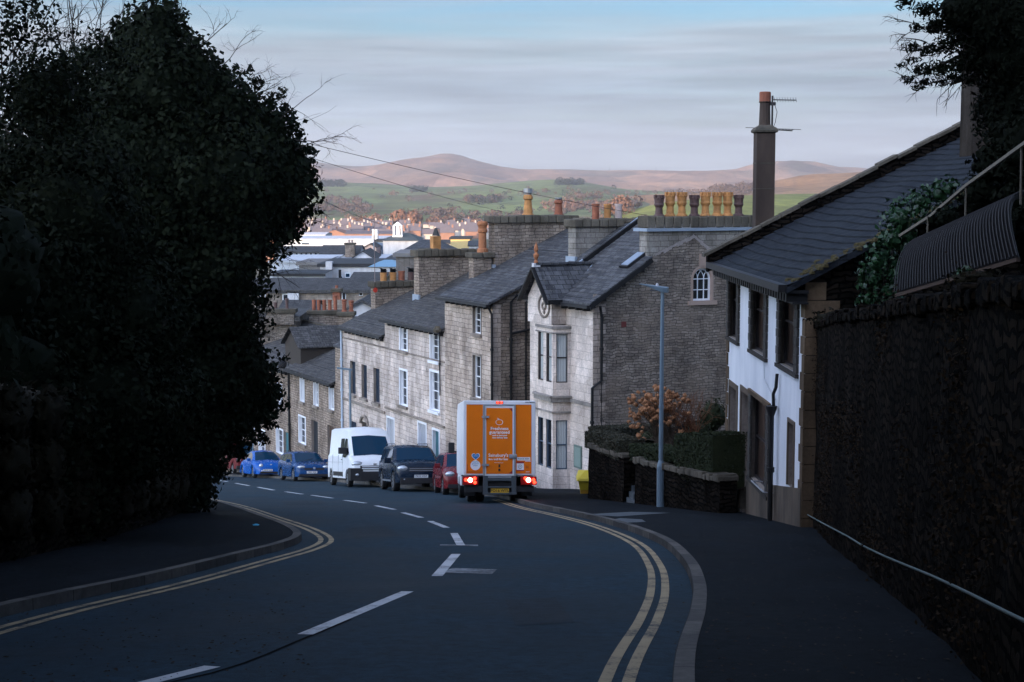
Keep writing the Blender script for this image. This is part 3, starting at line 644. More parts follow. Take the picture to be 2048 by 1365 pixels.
for s_, te in ((-1, gt0-.12), (1, gt1+.12)):
    ze = zpk+.05-kk*abs(te-gm)*1.0; ue = max(-.1, (ze-ezA)/k); ul = (zpk-ezA)/k
    m.quad((-PB-.25, te, ze), (-PB-.25, gm, zpk+.05), (ul, gm, zpk+.05), (ue, te, ze)); m.quad((-PB-.25, te, ze-.08), (-PB-.25, gm, zpk-.03), (ul, gm, zpk-.03), (ue, te, ze-.08)); m.quad((-PB-.25, te, ze), (ue, te, ze), (ue, te, ze-.08), (-PB-.25, te, ze-.08))
gr = m.build('gablet_roof', SLA, A, fixn=False)
m = MB(); te = gt0-.12; ze = zpk+.05-kk*abs(te-gm); ue = max(-.1, (ze-ezA)/k); m.beam((ue, te-.02, ze+.07), (ub+.1, gm, zpk+.11), .14, .03); m.build('lead_flashing', LEAD, gr)
m = MB(); m.beam((-PB-.2, gm, zpk+.09), (ub+.1, gm, zpk+.1), .2, .08); m.build('ridge_tiles', SLA, gr)
m = MB()
for te in (gt0-.12, gt1+.12):
    ze = zpk+.05-kk*abs(te-gm); m.beam((-PB-.27, te, ze-.10), (-PB-.27, gm, zpk-.05), .06, .2, up=Vector((-1, 0, 0)))
m.box(-PB-.3, -.0, gt0-.2, gt0-.05, zpk-kk*abs(gt0-gm)-.18, zpk-kk*abs(gt0-gm)-.02)
m.build('bargeboard', BMET, gr)
m = MB(); m.lathe([(.07, 0), (.09, .08), (.05, .14), (.10, .26), (.11, .34), (.05, .42), (.09, .52), (.07, .66), (.03, .74), (.01, .82)], (-PB-.15, gm, zpk+.1), 8); m.build('finial', OPOT, gr)
m = MB(); m.box(-PB-.28, -PB-.02, gm-.1, gm+.1, zpk-.02, zpk+.12); m.build('finial_base', PALER, gr)
for ch in [c for c in A.children if c.name.startswith('roof') and not c.name.startswith('roof_w')]:
    for g_ in list(ch.children): bpy.data.objects.remove(g_)
    bpy.data.objects.remove(ch)
su0 = ROW.on_t(1297, 450)[0]; m = MB(); zo_ = .05
def RP(u, t): return (u, t, gt(u)+zo_ if u > 0 else ezA+k*u+zo_)
def slab(P):
    m.quad(*P); m.quad(*[(a, b, c-.09) for a, b, c in P][::-1])
    for i in range(len(P)): a, b = P[i], P[(i+1) % len(P)]; m.quad(a, (a[0], a[1], a[2]-.09), (b[0], b[1], b[2]-.09), b)
slab([RP(-.32, -.3), RP(su0, -.3), RP(su0, TA), RP(-.32, TA)]); slab([RP(su0, .63), RP(4.15, .63), RP(4.15, TA), RP(su0, TA)]); slab([RP(4.15, .63), RP(8.5, .63), RP(8.5, TA), RP(4.15, TA)])
for (a_, b_, t0_, t1_) in ((-.32, su0, -.3, TA), (su0, 4.15, .63, TA)):
    nc = int((b_-a_)/.22)
    for i in range(nc):
        u0_, u1_ = a_+(b_-a_)*i/nc, a_+(b_-a_)*(i+1)/nc; za_, zb_ = RP(u0_, 0)[2]+.004, RP(u1_, 0)[2]+.004
        m.quad((u0_, t0_, za_+.022), (u1_, t0_, zb_), (u1_, t1_, zb_), (u0_, t1_, za_+.022)); m.quad((u0_, t0_, za_-.01), (u0_, t0_, za_+.022), (u0_, t1_, za_+.022), (u0_, t1_, za_-.01))
ar = m.build('roof', SLA, A, fixn=False)
m = MB(); m.beam((4.15, .6, gt(4.15)+.09), (4.15, TA, gt(4.15)+.09), .26, .1); m.build('ridge_tiles', COP, ar)
m = MB(); m.beam((-.3, -.3, ezA+k*-.3-.08), (su0, -.3, gt(su0)-.08), .05, .16)
for u_ in (.3, 1.1, 1.9): m.box(u_, u_+.09, -.28, -.01, gt(u_)-.26, gt(u_)-.07)
m.build('bargeboard', BMET, ar)
# rooflights on the corner house roof
m = MB(); m.beam((1.7, TA-1.3, gt(1.7)+.12), (4.1, TA-1.3, gt(4.1)+.12), .16, .22); m.build('party_coping', BMET, ar)
m = MB(); m.beam((1.2, TA-1.22, gt(1.2)+.2), (4.15, TA-1.22, gt(4.15)+.23), .08, .04); m.build('lead_flashing', LEAD, ar)
for u_, t_, nm in ((2.0, .5, 'roof_window'),):
    M = Matrix.Translation((u_, t_, ezA+k*u_+.06)) @ Matrix.Rotation(-math.atan(k), 4, 'Y'); m = MB(); m.box(-.5, .5, -.3, .3, 0, .1, M); rw_ = m.build(nm, GUT, A)
    m = MB(); m.box(-.42, .42, -.23, .23, .1, .115, M); m.build('pane', LEAD, rw_)
# downpipe at the corner
cz = ezA-.35; uz, zk = ROW.on_t(1187, 762); 
pipe(A, [(.12, -.3, cz+.1), (.3, -.1, cz-.3), (.3, -.1, zk), (-.08, -.1, zk-.25), (-.08, -.1, gz(0)+.1)], .055)
m = MB(); m.tube([(.35, -.015, zk+.1), (.37, -.015, zk-2.2), (.5, -.015, zk-2.6), (1.2, -.015, zk-2.75)], .015, 5); m.build('cable', BMET, A)
# notice board in the pavement side, green
tb_, zb_ = ROW.on_u(1157, 910); m = MB(); m.box(-.05, -.0, tb_-.28, tb_+.28, zb_-.5, zb_+.35); nb = m.build('notice_board', flat('green_notice', (.12, .17, .15)), A)
m = MB(); m.box(-.06, -.05, tb_-.22, tb_+.22, zb_-.43, zb_+.28); m.build('notice', flat('grey_notice', (.20, .27, .24)), nb)
# near chimney with eight pots, stands on the gable
u0, _ = ROW.on_t(1297, 450); u1, _ = ROW.on_t(1500, 450); zc = ROW.on_t(1380, 432)[1]
c3 = chimney(A, .32, u0, u1+.25, zc, za1+.15, .62, BLOCK, .44, .07)
m = MB(); pts_ = [ROW.on_t(*q) for q in ((1297, 512), (1312, 506), (1388, 468), (1430, 505), (1470, 538), (1508, 560))]
m.add([GP(q[0], q[1], .02) for q in pts_]+[GP(pts_[-1][0], zc-.3, .02), GP(u0, zc-.3, .02)], [tuple(range(8))]); m.quad(GP(u0, pts_[0][1], .02), GP(u0, zc-.3, .02), GP(u0, zc-.3, -.1), GP(u0, pts_[0][1], -.1)); m.build('stack_front', BLOCK, c3, fixn=False)
m = MB(); m.box(u0-.16, u1+.4, -.16, .8, zc-.56, zc-.45); m.build('lead_band', LEAD, c3)
for i, (px, st, mt) in enumerate(((1318, 'crown', DPOT), (1340, 'crown', BUF), (1363.5, 'crown', BUF), (1388.5, 'crown', DPOT), (1410.5, 'crown', BUF), (1434, 'crown', BUF), (1455, 'crown', BUF), (1477, 'crown', DPOT))):
    up = ROW.on_t(px, 430, .32)[0]; pot(c3, up, .32, zc-.02, (.86 if mt is BUF else .76), .17, mt, st)
# far chimney of the corner house
u0, _ = ROW.on_t(1144, 450, TA); zc = ROW.on_t(1210, 437, TA)[1]
c2 = chimney(A, TA, u0, 7.0, zc, ezA+k*u0-.9, .6, BLOCK, .34, .14)
m = MB(); m.box(u0-.12, u0-.0, TA-.45, TA+.3, ezA+k*u0-.25, ezA+k*u0+.16); m.build('lead_flashing', LEAD, c2)
for px, mt in ((1191, TER), (1215, BUF), (1237, PPOT)):
    up = ROW.on_t(px, 430, TA)[0]; pot(c2, up, TA, zc-.05, .62, .14, mt, 'plain')
# ---- second house, tall, beyond the passage
ezB = ROW.on_u(985, 600)[1]
winB = [dict(h=box_px(946, 962, 614, 668), surround=SILL), dict(h=box_px(946, 962, 712, 797), surround=SILL), dict(h=box_px(946, 962, 850, 930), surround=SILL)]
B = row_house('terraced_house', 'tall buff stone house beyond the passage, black gutter over two sashes', TB, TC, ezB, 8.4, 6.0, 2.75, ASH2, SLA, winB, sidem=BUFFR, over=.35, near_over=.3)
zbB = gz(TB)
m = MB(); t_, z_ = ROW.on_u(985, 690); m.box(-.02, .35, TB-.03, TB-.0, zbB-.5, ezB-.2); m.build('quoin', ASH2, B)
pipe(B, [(-.25, TB-.1, ezB-.3), (-.1, TB-.1, ezB-.6), (-.1, TB-.1, zbB)], .05)
for px, zt in ((1022, 600), (1052, 600)):
    u_, z_ = ROW.on_t(px, zt, TB-.1); pipe(B, [(u_+.3, TB-.1, z_+.2), (u_, TB-.1, z_-.1), (u_, TB-.1, zbB)], .06 if px < 1030 else .04)
ua, zza = ROW.on_t(1022, 668, TB-.12); ub_, zzb = ROW.on_t(1066, 655, TB-.12); pipe(B, [(ua, TB-.12, zza), (ub_+.4, TB-.12, zzb)], .05)
m = MB(); m.quad((-.02, TB, zbB+2), (-.02, TB, zbB+2), (0, TB, zbB+2), (0, TB, zbB+2)) if 0 else None
u0 = ROW.on_t(983, 470, TC)[0]; u1 = ROW.on_t(1136, 470, TC)[0]; zc = ROW.on_t(1050, 431, TC)[1]; kB = 2.75/6.0
c1 = chimney(B, TC, u0, u1+.2, zc, ezB+kB*u0-.9, .62, BUFFR, .34, .16)
m = MB(); m.box(u0-.1, u0, TC-.45, TC+.3, ezB+kB*u0-.2, ezB+kB*u0+.16); m.build('lead_flashing', LEAD, c1)
up = ROW.on_t(1056, 430, TC)[0]; pot(c1, up, TC, zc-.03, .95, .22, BUF, 'taper'); cowl(c1, up, TC, zc+.9, .15, .3)
up = ROW.on_t(1117, 428, TC)[0]; pot(c1, up, TC, zc-.03, .72, .2, TER, 'taper'); cowl(c1, up, TC, zc+.68, .13, .12)
u0 = ROW.on_t(942, 520, TC)[0]; u1 = ROW.on_t(978, 520, TC)[0]; zc = ROW.on_t(958, 504, TC)[1]
c1b = chimney(B, TC, u0, u1, zc, ezB+kB*u0-1.2, .5, BUFFR, .26, .14)
up = ROW.on_t(965, 500, TC)[0]; pot(c1b, up, TC, zc-.03, 1.38, .2, OPOT, 'roll')
# ---- third house
ezC = ROW.on_u(880, 656)[1]
winC = [dict(h=box_px(861, 878, 666, 722), surround=WFR, sillmat=WFR), dict(h=box_px(861, 878, 745, 822), surround=WFR, sillmat=WFR), dict(h=box_px(800, 814, 655, 702), surround=WFR), dict(h=box_px(800, 814, 742, 812), surround=WFR),
        dict(h=box_px(837, 852, 848, 912), kind='board', frame=GREYP, surround=WFR, sill=False, name='door'), dict(h=box_px(866, 878, 862, 925), kind='board', frame=TEAL, surround=WFR, sill=False, name='door'),
        dict(h=box_px(775, 788, 838, 900), kind='board', frame=GREYP, surround=WFR, sill=False, name='door')]
zstC = ROW.on_u(860, 822)[1]
C_ = row_house('terraced_house', 'pale stone house with two stacked white sash pairs and white framed grey doors', TC+.001, TD, ezC, 9, 5.6, 2.65, ASH, SLB, winC, over=.22, near_over=0, courses=((ROW.on_u(830, 822)[1]-.35, .1, .07), (ROW.on_u(830, 712)[1], .06, .035)))
kC = 2.65/5.6
pipe(C_, [(-.1, TC+.35, ezC-.2), (-.1, TC+.35, ezC-3.0)], .035)
m = MB(); m.lathe([(.16, 0), (.2, .1), (.1, .26)], (-.3, TC+.15, ezC-.15), 8); m.build('hopper', COP, C_)
u0 = ROW.on_t(833, 550, TD)[0]; zc = ROW.on_t(880, 498, TD)[1]
cC = chimney(C_, TD, u0, 6.4, zc, ezC+kC*u0-1.0, .62, BUFFR, .36, .16)
m = MB(); m.box(u0-.1, u0, TD-.45, TD+.3, ezC+kC*u0-.2, ezC+kC*u0+.25); m.build('lead_flashing', LEAD, cC)
up = ROW.on_t(871, 490, TD)[0]; m = MB(); m.box(up-.2, up+.2, TD-.2, TD+.2, zc-.02, zc+.62); pc = m.build('chimney_pot', BUF, cC); 
m = MB(); m.lathe([(.2, 0), (.06, .38)], (up+.02, TD, zc+.64), 4); m.build('cowl', BMET, cC)
# ---- fourth house with navy boarded windows
ezD = ROW.on_u(730, 661)[1]
winD = [dict(h=box_px(700, 711, 723, 789), kind='board', frame=BLUEP), dict(h=box_px(723, 734, 730, 797), kind='board', frame=BLUEP), dict(h=box_px(747, 759, 737, 806), kind='board', frame=BLUEP),
        dict(h=box_px(699, 713, 843, 888), kind='board', frame=BLUEP, name='door', sill=False), dict(h=box_px(724, 736, 845, 905), kind='board', frame=DFR, name='door', sill=False)]
D_ = row_house('terraced_house', 'pale stone house with three navy boarded windows above the white van', TD+.001, TS, ezD, 9, 5.4, 2.4, ASH, SLB, winD, over=.2, near_over=0, courses=((ROW.on_u(725, 686)[1], .07, .05), (ROW.on_u(725, 812)[1], .12, .07)))
m = MB(); P = [(-.06, ROW.on_u(730, 845)[0]+math.cos(a)*.5, ROW.on_u(730, 845)[1]+math.sin(a)*.42-.1) for a in np.linspace(0, math.pi, 9)]; m.tube(P, .08, 6); m.build('door_arch', SILL, D_)
kD = 2.4/5.4; u0 = ROW.on_t(746, 590, TS)[0]; zc = ROW.on_t(790, 561, TS)[1]
cD = chimney(D_, TS, u0, 4.4, zc, ezD+kD*u0-1.4, .62, BUFFR, .34, .14)
for i, (px, mt) in enumerate(((767, BUF), (786, BUF), (803, TER), (822, DPOT))):
    up = ROW.on_t(px, 560, TS)[0]; pot(cD, up, TS, zc-.02, .44 if i != 2 else .5, .17, mt, 'plain')
    if i != 2: m = MB(); m.box(up-.16, up+.16, TS-.02, TS+.02, zc+.42, zc+.62); m.beam((up-.18, TS, zc+.66), (up+.16, TS, zc+.5), .3, .03); m.build('cowl', BMET, cD)
m = MB(); up = ROW.on_t(749, 575, TS-.4)[0]; m.tube([(up, TS-.45, zc-.6), (up, TS-.45, zc+3.3)], .02, 6)
for dz, ln in ((3.2, .5), (2.8, .6)): m.tube([(up-ln, TS-.45, zc+dz), (up, TS-.45, zc+dz)], .012, 4)
aer = m.build('aerial', flat('grey_metal', (.25, .2, .2), .5, .5), cD)
m = MB(); m.lathe([(.0, 0), (.11, .02), (.13, .06)], (up-.02, TS-.5, zc-.45), 10, Matrix.Rotation(math.pi/2, 3, 'X')); m.build('red_dish', flat('red_plastic', (.5, .04, .02)), cD)
pipe(D_, [(-.07, TS-.06, ezD-.2), (-.07, TS-.06, gz(TS))], .06, flat('pale_blue_pipe', (.42, .5, .6), .5))
m = MB(); m.box(-.0, .6, TS-.0, TS+.04, ezD-.4, ezD-.3); 
# narrow strip and lean-to roof
ezS = ROW.on_u(676, 692)[1]
S_ = row_house('lean_to_bay', 'narrow stone lean-to between the navy windowed house and the lower houses', TS+.001, TE-.2, ezS, 3.2, 3.0, 1.2, BUFFR, SLA, [], over=.12, near_over=0, gut=False); S_['category'] = 'outbuilding'
# ---- lower houses
ezE = ROW.on_u(620, 748)[1]
winE = [dict(h=box_px(601, 608, 753, 804), surround=WFR), dict(h=box_px(628, 636, 760, 812), surround=WFR), dict(h=box_px(659, 667, 768, 820), surround=WFR),
        dict(h=box_px(598, 611, 835, 888), surround=WFR), dict(h=box_px(623, 636, 842, 930), kind='board', frame=DGR, name='door', sill=False), dict(h=box_px(655, 667, 852, 930), kind='board', frame=BRN, name='door', sill=False)]
E_ = row_house('terraced_house', 'low two storey stone cottage with charcoal door behind the blue estate car', TE-.199, TF, ezE, 9.0, 4.5, 1.85, BUFFR, SLB, winE, over=.25, near_over=0)
pipe(E_, [(-.08, TF-.1, ezE-.2), (-.08, TF-.1, gz(TF))], .06)
ezF = ezE-.15
winF = [dict(h=box_px(556, 564, 771, 818), surround=WFR), dict(h=box_px(553, 566, 860, 908), surround=WFR), dict(h=box_px(568, 577, 865, 925), kind='board', frame=TEAL, name='door', sill=False), dict(h=box_px(520, 530, 770, 818), surround=WFR), dict(h=box_px(518, 530, 862, 908), surround=WFR)]
F_ = row_house('terraced_house', 'stone cottage at the far end of the terrace, half hidden by the ivy tree', TF+.001, TF+14, ezF, 9.0, 4.5, 1.8, BUFFR, SLB, winF, over=.25, near_over=0)
# dormer of the far cottages: gabled, slated, dark cheek
kE = 1.85/4.5; u1_ = 1.6; dt0, dt1 = ROW.on_u(572, 665, .4)[0]-2.6, ROW.on_u(572, 665, .4)[0]+.2; dm = (dt0+dt1)/2; zdr = ROW.on_u(565, 650, .3)[1]; zde = zdr-1.05
m = MB(); 
for te in (dt0-.2, dt1+.2): ub = (zdr-ezE)/kE; ue = (zde-ezE)/kE; m.quad((.2, te, zde), (.2, dm, zdr), (ub+.3, dm, zdr), (ue+.3, te, zde)); m.quad((.2, te, zde-.07), (.2, dm, zdr-.07), (ub+.3, dm, zdr-.07), (ue+.3, te, zde-.07)); m.quad((.2, te, zde), (ue+.3, te, zde), (ue+.3, te, zde-.07), (.2, te, zde-.07))
dr = m.build('dormer_roof', SLB, E_, fixn=False)
m = MB(); m.add([(.4, dt0, ezE), (.4, dt1, ezE), (.4, dt1, zde), (.4, dm, zdr-.1), (.4, dt0, zde)], [(0, 1, 2, 3, 4)])
for te in (dt0, dt1): m.quad((.4, te, ezE-.2), (3.5, te, ezE+.8), (3.5, te, zde), (.4, te, zde))
m.build('dormer', flat('dark_timber_cladding', (.04, .032, .026), .8), E_)
m = MB(); u_ = ROW.on_t(572, 745, TF)[0]; M = Matrix.Translation((-.2, TF+.6, ezE+.35)) @ Matrix.Rotation(math.radians(80), 4, 'X'); m.lathe([(.28, .0), (.2, .06), (.02, .1)], (-.25, TF+.5, ezE+.15), 12, Matrix.Rotation(math.radians(75), 3, 'X')); m.build('satellite_dish', GUT, F_)
# ============================================================ WHITE HOUSE ON THE RIGHT
wa = at(1611, 700, 28); wb = at(1455, 700, 37.3)
WH = Frame(wa.x, wa.y, math.atan2(-(wb.x-wa.x), wb.y-wa.y)); WL_ = (wb-wa).xy.length
def wpx(x0, x1, y0, y1): return box_px(x0, x1, y0, y1, WH, 0)
def WG(t, u=0): p = WH.w(u, t); return G(p.x, p.y)
ezW = WH.on_u(1600, 556)[1]+.05
Wh = thing('white_house', 'white roughcast house with dark stone window surrounds and mossy slate roof on the right', 'house', (0, 0, WG(0)), WH)
WPIX = dict(a=(1457, 1479, 540, 679), b=(1503, 1535, 546, 708), c=(1559, 1597, 556, 738))
LOW = dict(door1=(1459, 1473, 775, 1010), door2=(1482, 1497, 786, 1030), win=(1501, 1538, 800, 974), slit=(1577, 1588, 846, 976))
hw = [(n, wpx(*v)) for n, v in {**WPIX, **LOW}.items()]
HW = []
for n, h in hw:
    h = list(h)
    if n in 'abc': h[3] = ezW-.14; 
    h[0] = max(h[0], .1); h[1] = min(h[1], WL_-.12)
    HW.append((n, tuple(h)))
zpl0 = WH.on_u(1606, 1016)[1]; zpl1 = WH.on_u(1458, 932)[1]
m = MB(); zgw = WG(WL_)-.8
wall_holes(m, lambda t, z: Vector((0, t, z)), 0, WL_, zgw, ezW, [h for n, h in HW]); m.build('wall', WHR, Wh)
# stained plinth, a sloping course following the street
m = MB(); ns = 12; hp = [h for n, h in HW if n.startswith('door') or n == 'win']
for i in range(ns*4):
    a, b = WL_*i/(ns*4), WL_*(i+1)/(ns*4); za, zb_ = WG(a)+.85, WG(b)+.85
    if any(h[0]-.03 < (a+b)/2 < h[1]+.03 and h[2] < za for h in hp):
        za = min(h[2] for h in hp if h[0]-.03 < (a+b)/2 < h[1]+.03)-.05; zb_ = za
        if za < WG(a): continue
    m.add([(-.045, a, WG(a)-.3), (-.045, b, WG(b)-.3), (-.045, b, zb_), (-.045, a, za), (0, a, za), (0, b, zb_)], [(0, 1, 2, 3), (3, 2, 5, 4)])
m.build('plinth', PLN, Wh)
k = NM('brown_curtained_pane'); k.fin(k.ramp(k.noise(k.coord('Object', (3, 3, .5)), 2, 3), [(.35, (.018, .012, .010)), (.6, (.085, .055, .04))]), .3, 0, .3); BRG = k.m
def shutter_strip(par, a0, a1, z0, z1, nm='shutter'):
    m = MB(); n = max(3, int((z1-z0)/.17))
    for i in range(n): za = z0+(z1-z0)*i/n; pbox(m, FP, a0, a1, za+.012, z0+(z1-z0)*(i+1)/n, 0.0, .05+.008*(i % 2))
    return m.build(nm, SHUT, par)
for n, h in HW:
    a0, a1, z0, z1 = h; sw = min(.26, (a1-a0)*.3)
    if n in 'abc' or n == 'win':
        fo = window(Wh, FP, h, kind='sash', frame=DFR, pane=BRG, depth=.14, sill=False, bars=0)
        shutter_strip(fo, a0-.1, a0+sw*.7, z0, z1); shutter_strip(fo, a1-sw*.7, a1+.1, z0, z1)
        s = MB(); pbox(s, FP, a0-.12, a1+.12, z0-.08, z0-.004, 0, .07); s.build('sill', flat('dark_sill', (.03, .026, .022), .8) if 'dark_sill' not in MATS else MATS['dark_sill'], fo)
        if n == 'win': s = MB(); pbox(s, FP, a0-.16, a1+.16, z1+.004, z1+.1, 0, .06); s.build('lintel', QUO, fo)
    else:
        fo = window(Wh, FP, h, kind='board', frame=BRN, depth=.2, sill=False, name='door' if n != 'slit' else 'window')
        s = MB(); r_ = .13 if n != 'slit' else .07
        for q in ((a0-r_, a0, z0, z1+r_), (a1, a1+r_, z0, z1+r_), (a0, a1, z1, z1+r_)): pbox(s, FP, *q, 0, .03)
        s.build('surround', flat('brown_sandstone', (.105, .078, .055), .85, 0, .3) if 'brown_sandstone' not in MATS else MATS['brown_sandstone'], fo)
# gables, back, roof
dW, ruW, riW = 12.0, 6.0, 3.05; kW = riW/ruW
m = MB(); m.add([(0, 0, zgw+2), (dW, 0, zgw+2), (dW, 0, ezW), (ruW, 0, ezW+riW), (0, 0, ezW)], [(0, 1, 2, 3, 4)]); m.build('gable_wall', RUBD, Wh)
m = MB(); m.add([(0, WL_, zgw), (dW, WL_, zgw), (dW, WL_, ezW), (ruW, WL_, ezW+riW+.2), (0, WL_, ezW+.2)], [(0, 1, 2, 3, 4)]); m.quad((dW, 0, zgw), (dW, WL_, zgw), (dW, WL_, ezW), (dW, 0, ezW)); m.build('far_wall', BUFFR, Wh)
m = MB(); z = WG(0)-.4; i = 0
while z < ezW-.35:
    L_ = .62 if i % 2 else .36; L2 = .34 if i % 2 else .2
    m.box(-.03, .02, -.002, L2, z, z+.33); m.box(-.03, L_, -.04, -.002, z, z+.33); z += .345; i += 1
m.build('quoin', QUO, Wh)
m = MB(); z = WG(WL_)-.2; i = 0
while z < ezW-2.2: m.box(-.03, .0, WL_-(.3 if i % 2 else .16), WL_+.03, z, z+.3); z += .33; i += 1
m.build('quoin', QUO, Wh)
m = MB(); ov = .45
def RW(u, t): return (u, t, ezW+kW*(u if u <= ruW else 2*ruW-u)+.06)
ny, nx = 14, 52; ra = random.Random(8)     # gently sagging old roof
P = {}
for i in range(nx+1):
    for j in range(ny+1):
        u = -ov+(dW+ov*2)*i/nx; t = -.25+(WL_-.05)*j/ny; q = RW(u, t); P[i, j] = (q[0], q[1], q[2]+.05*noise.noise(Vector((u*.5, t*.5, 3)))-.05*math.sin(math.pi*j/ny))
lift = lambda q, d: (q[0], q[1], q[2]+d)
for i in range(nx):
    h_ = .035 if i < nx/2 else .0
    for j in range(ny): m.quad(lift(P[i, j], h_), P[i+1, j], P[i+1, j+1], lift(P[i, j+1], h_)); m.quad(P[i, j], lift(P[i, j], h_), lift(P[i, j+1], h_), P[i, j+1]) if h_ else None
for i in range(nx):
    a, b = P[i, 0], P[i+1, 0]; m.quad(a, b, (b[0], b[1], b[2]-.12), (a[0], a[1], a[2]-.12)); 
for j in range(ny):
    a, b = P[0, j], P[0, j+1]; m.quad(a, b, (b[0], b[1], b[2]-.1), (a[0], a[1], a[2]-.1))
rfW = m.build('roof', SLM, Wh, fixn=False)
m = MB()
for i in range(14): t = -.2+WL_*i/14; m.lathe([(.13, 0), (.14, WL_/14-.02)], (ruW, t, ezW+riW+.07+ra.uniform(-.02, .02)), 8, Matrix.Rotation(-math.pi/2, 3, 'X'))
m.build('ridge_tiles', MOSS, rfW)
# parapet along the far verge
m = MB(); m.add([(-ov-.1, WL_-.2, ezW-ov*kW-.15), (ruW, WL_-.2, ezW+riW-.15), (ruW, WL_-.2, ezW+riW+.34), (-ov-.1, WL_-.2, ezW-ov*kW+.34)], [(0, 1, 2, 3)])
m2 = [(-ov-.1, WL_+.12, ezW-ov*kW-.15), (ruW, WL_+.12, ezW+riW-.15), (ruW, WL_+.12, ezW+riW+.34), (-ov-.1, WL_+.12, ezW-ov*kW+.34)]; m.add(m2, [(0, 1, 2, 3)]); m.quad((-ov-.1, WL_-.2, ezW-ov*kW-.15), (-ov-.1, WL_+.12, ezW-ov*kW-.15), (-ov-.1, WL_+.12, ezW-ov*kW+.34), (-ov-.1, WL_-.2, ezW-ov*kW+.34))
pw = m.build('parapet', RUBD, rfW)
m = MB(); n = 14
for i in range(n):
    a, b = -ov-.2+(ruW+ov+.2)*i/n, -ov-.2+(ruW+ov+.2)*(i+1)/n-.02; dz = ra.uniform(-.02, .03)
    m.add([(u, t, ezW+kW*u+zz+dz) for zz in (.34, .42) for t in (WL_-.26, WL_+.18) for u in (a, b)], [(0, 2, 3, 1), (4, 5, 7, 6), (0, 1, 5, 4), (2, 6, 7, 3), (0, 4, 6, 2), (1, 3, 7, 5)])
m.build('coping', COP, rfW)
m = MB()       # moss cushions along the near verge and eave
for i in range(160):
    u = ra.uniform(-.3, 3.4); t = -.22+abs(ra.gauss(0, .28))*(1.1-u*.2); r_ = ra.uniform(.03, .10); q = RW(u, t); m.lathe([(r_, -.02), (r_*.9, r_*.35), (r_*.4, r_*.6)], q, 6)
m.build('moss', MOSS, rfW)['kind'] = 'stuff'
m = MB(); m.beam((-.5, -.25, ezW-.2), (-.5, WL_-.1, ezW-.2), .16, .14); m.box(-.44, 0, -.2, WL_-.1, ezW-.3, ezW-.24)
t = -.1
while t < WL_-.2: m.box(-.40, -.001, t, t+.12, ezW-.46, ezW-.305); t += .27
m.box(-.30, -.0005, -.2, WL_-.1, ezW-.50, ezW-.465); m.build('gutter', GUT, Wh)
# downpipe with hopper, cable
tp, zp = WH.on_u(1547, 822, -.1); m = MB(); m.lathe([(.06, -.1), (.11, .04), (.12, .1)], (-.14, tp, zp), 8); m.build('hopper', BMET, Wh)
pipe(Wh, [(-.14, tp, zp-.1), (-.14, tp, WG(tp)+.05)], .055)
pipe(Wh, [(-.1, tp, zp+.1), (-.12, tp-.05, zp+.35), (-.08, tp-.12, zp+.5), (-.06, tp-.12, zp+.78)], .035)
ta_, za_ = WH.on_u(1530, 712); m = MB(); m.tube([(-.03, ta_, za_), (-.03, ta_-.15, za_-.5), (-.03, tp+.2, zp+.2)], .012, 5); m.build('cable', flat('white_cable', (.5, .52, .55)), Wh)
a_, b_ = wpx(1503, 1527, 965, 986)[:2]; m = MB(); q0 = WH.on_u(1503, 962, -.25); q1 = WH.on_u(1527, 985, -.25); m.tube([(-.25, q0[0], q0[1]), (-.25, q1[0], q1[1])], .018, 6); m.tube([(-.25, q0[0], q0[1]), (0, q0[0], q0[1]-.02)], .014, 5); m.tube([(-.25, q1[0], q1[1]), (0, q1[0], q1[1]-.02)], .014, 5); m.build('grab_rail', ALU, Wh)
# tall slim stack on the far gable
u0, zb_ = WH.on_t(1508, 440, WL_+.35); u1, _ = WH.on_t(1545, 440, WL_+.35); zt = WH.on_t(1527, 266, WL_+.35)[1]
m = MB(); m.box(u0, u1, WL_+.13, WL_+.6, ezW-2.5, zt); sc_ = m.build('chimney', REND, Wh)
m = MB(); uc, tc_ = (u0+u1)/2, WL_+.365; hw_ = (u1-u0)/2
m.lathe([(hw_*1.3, 0), (hw_*1.72, .03), (hw_*1.8, .08), (hw_*1.5, .14), (hw_*.9, .2), (hw_*.6, .22)], (uc, tc_, zt-.02), 4, Matrix.Rotation(math.pi/4, 3, 'Z')); m.build('coping', COP, sc_)
for zz in (WH.on_t(1527, 327, WL_+.35)[1], WH.on_t(1527, 378, WL_+.35)[1]): m = MB(); m.box(u0-.006, u1+.006, WL_+.122, WL_+.607, zz-.012, zz+.012); m.build('joint_band', COP, sc_)
zpt = WH.on_t(1527, 184, WL_+.35)[1]; hpot = zpt-zt-.15
m = MB(); m.lathe([(.17, 0), (.145, .06), (.13, hpot*.68), (.155, hpot*.70), (.155, hpot*.72)], (uc, tc_, zt+.15), 12); m.build('chimney_pot', REND, sc_)
m = MB(); m.lathe([(.145, 0), (.145, hpot*.28-.02), (.13, hpot*.28), (.1, hpot*.2)], (uc, tc_, zt+.15+hpot*.72), 12); m.build('chimney_pot', TER, sc_)
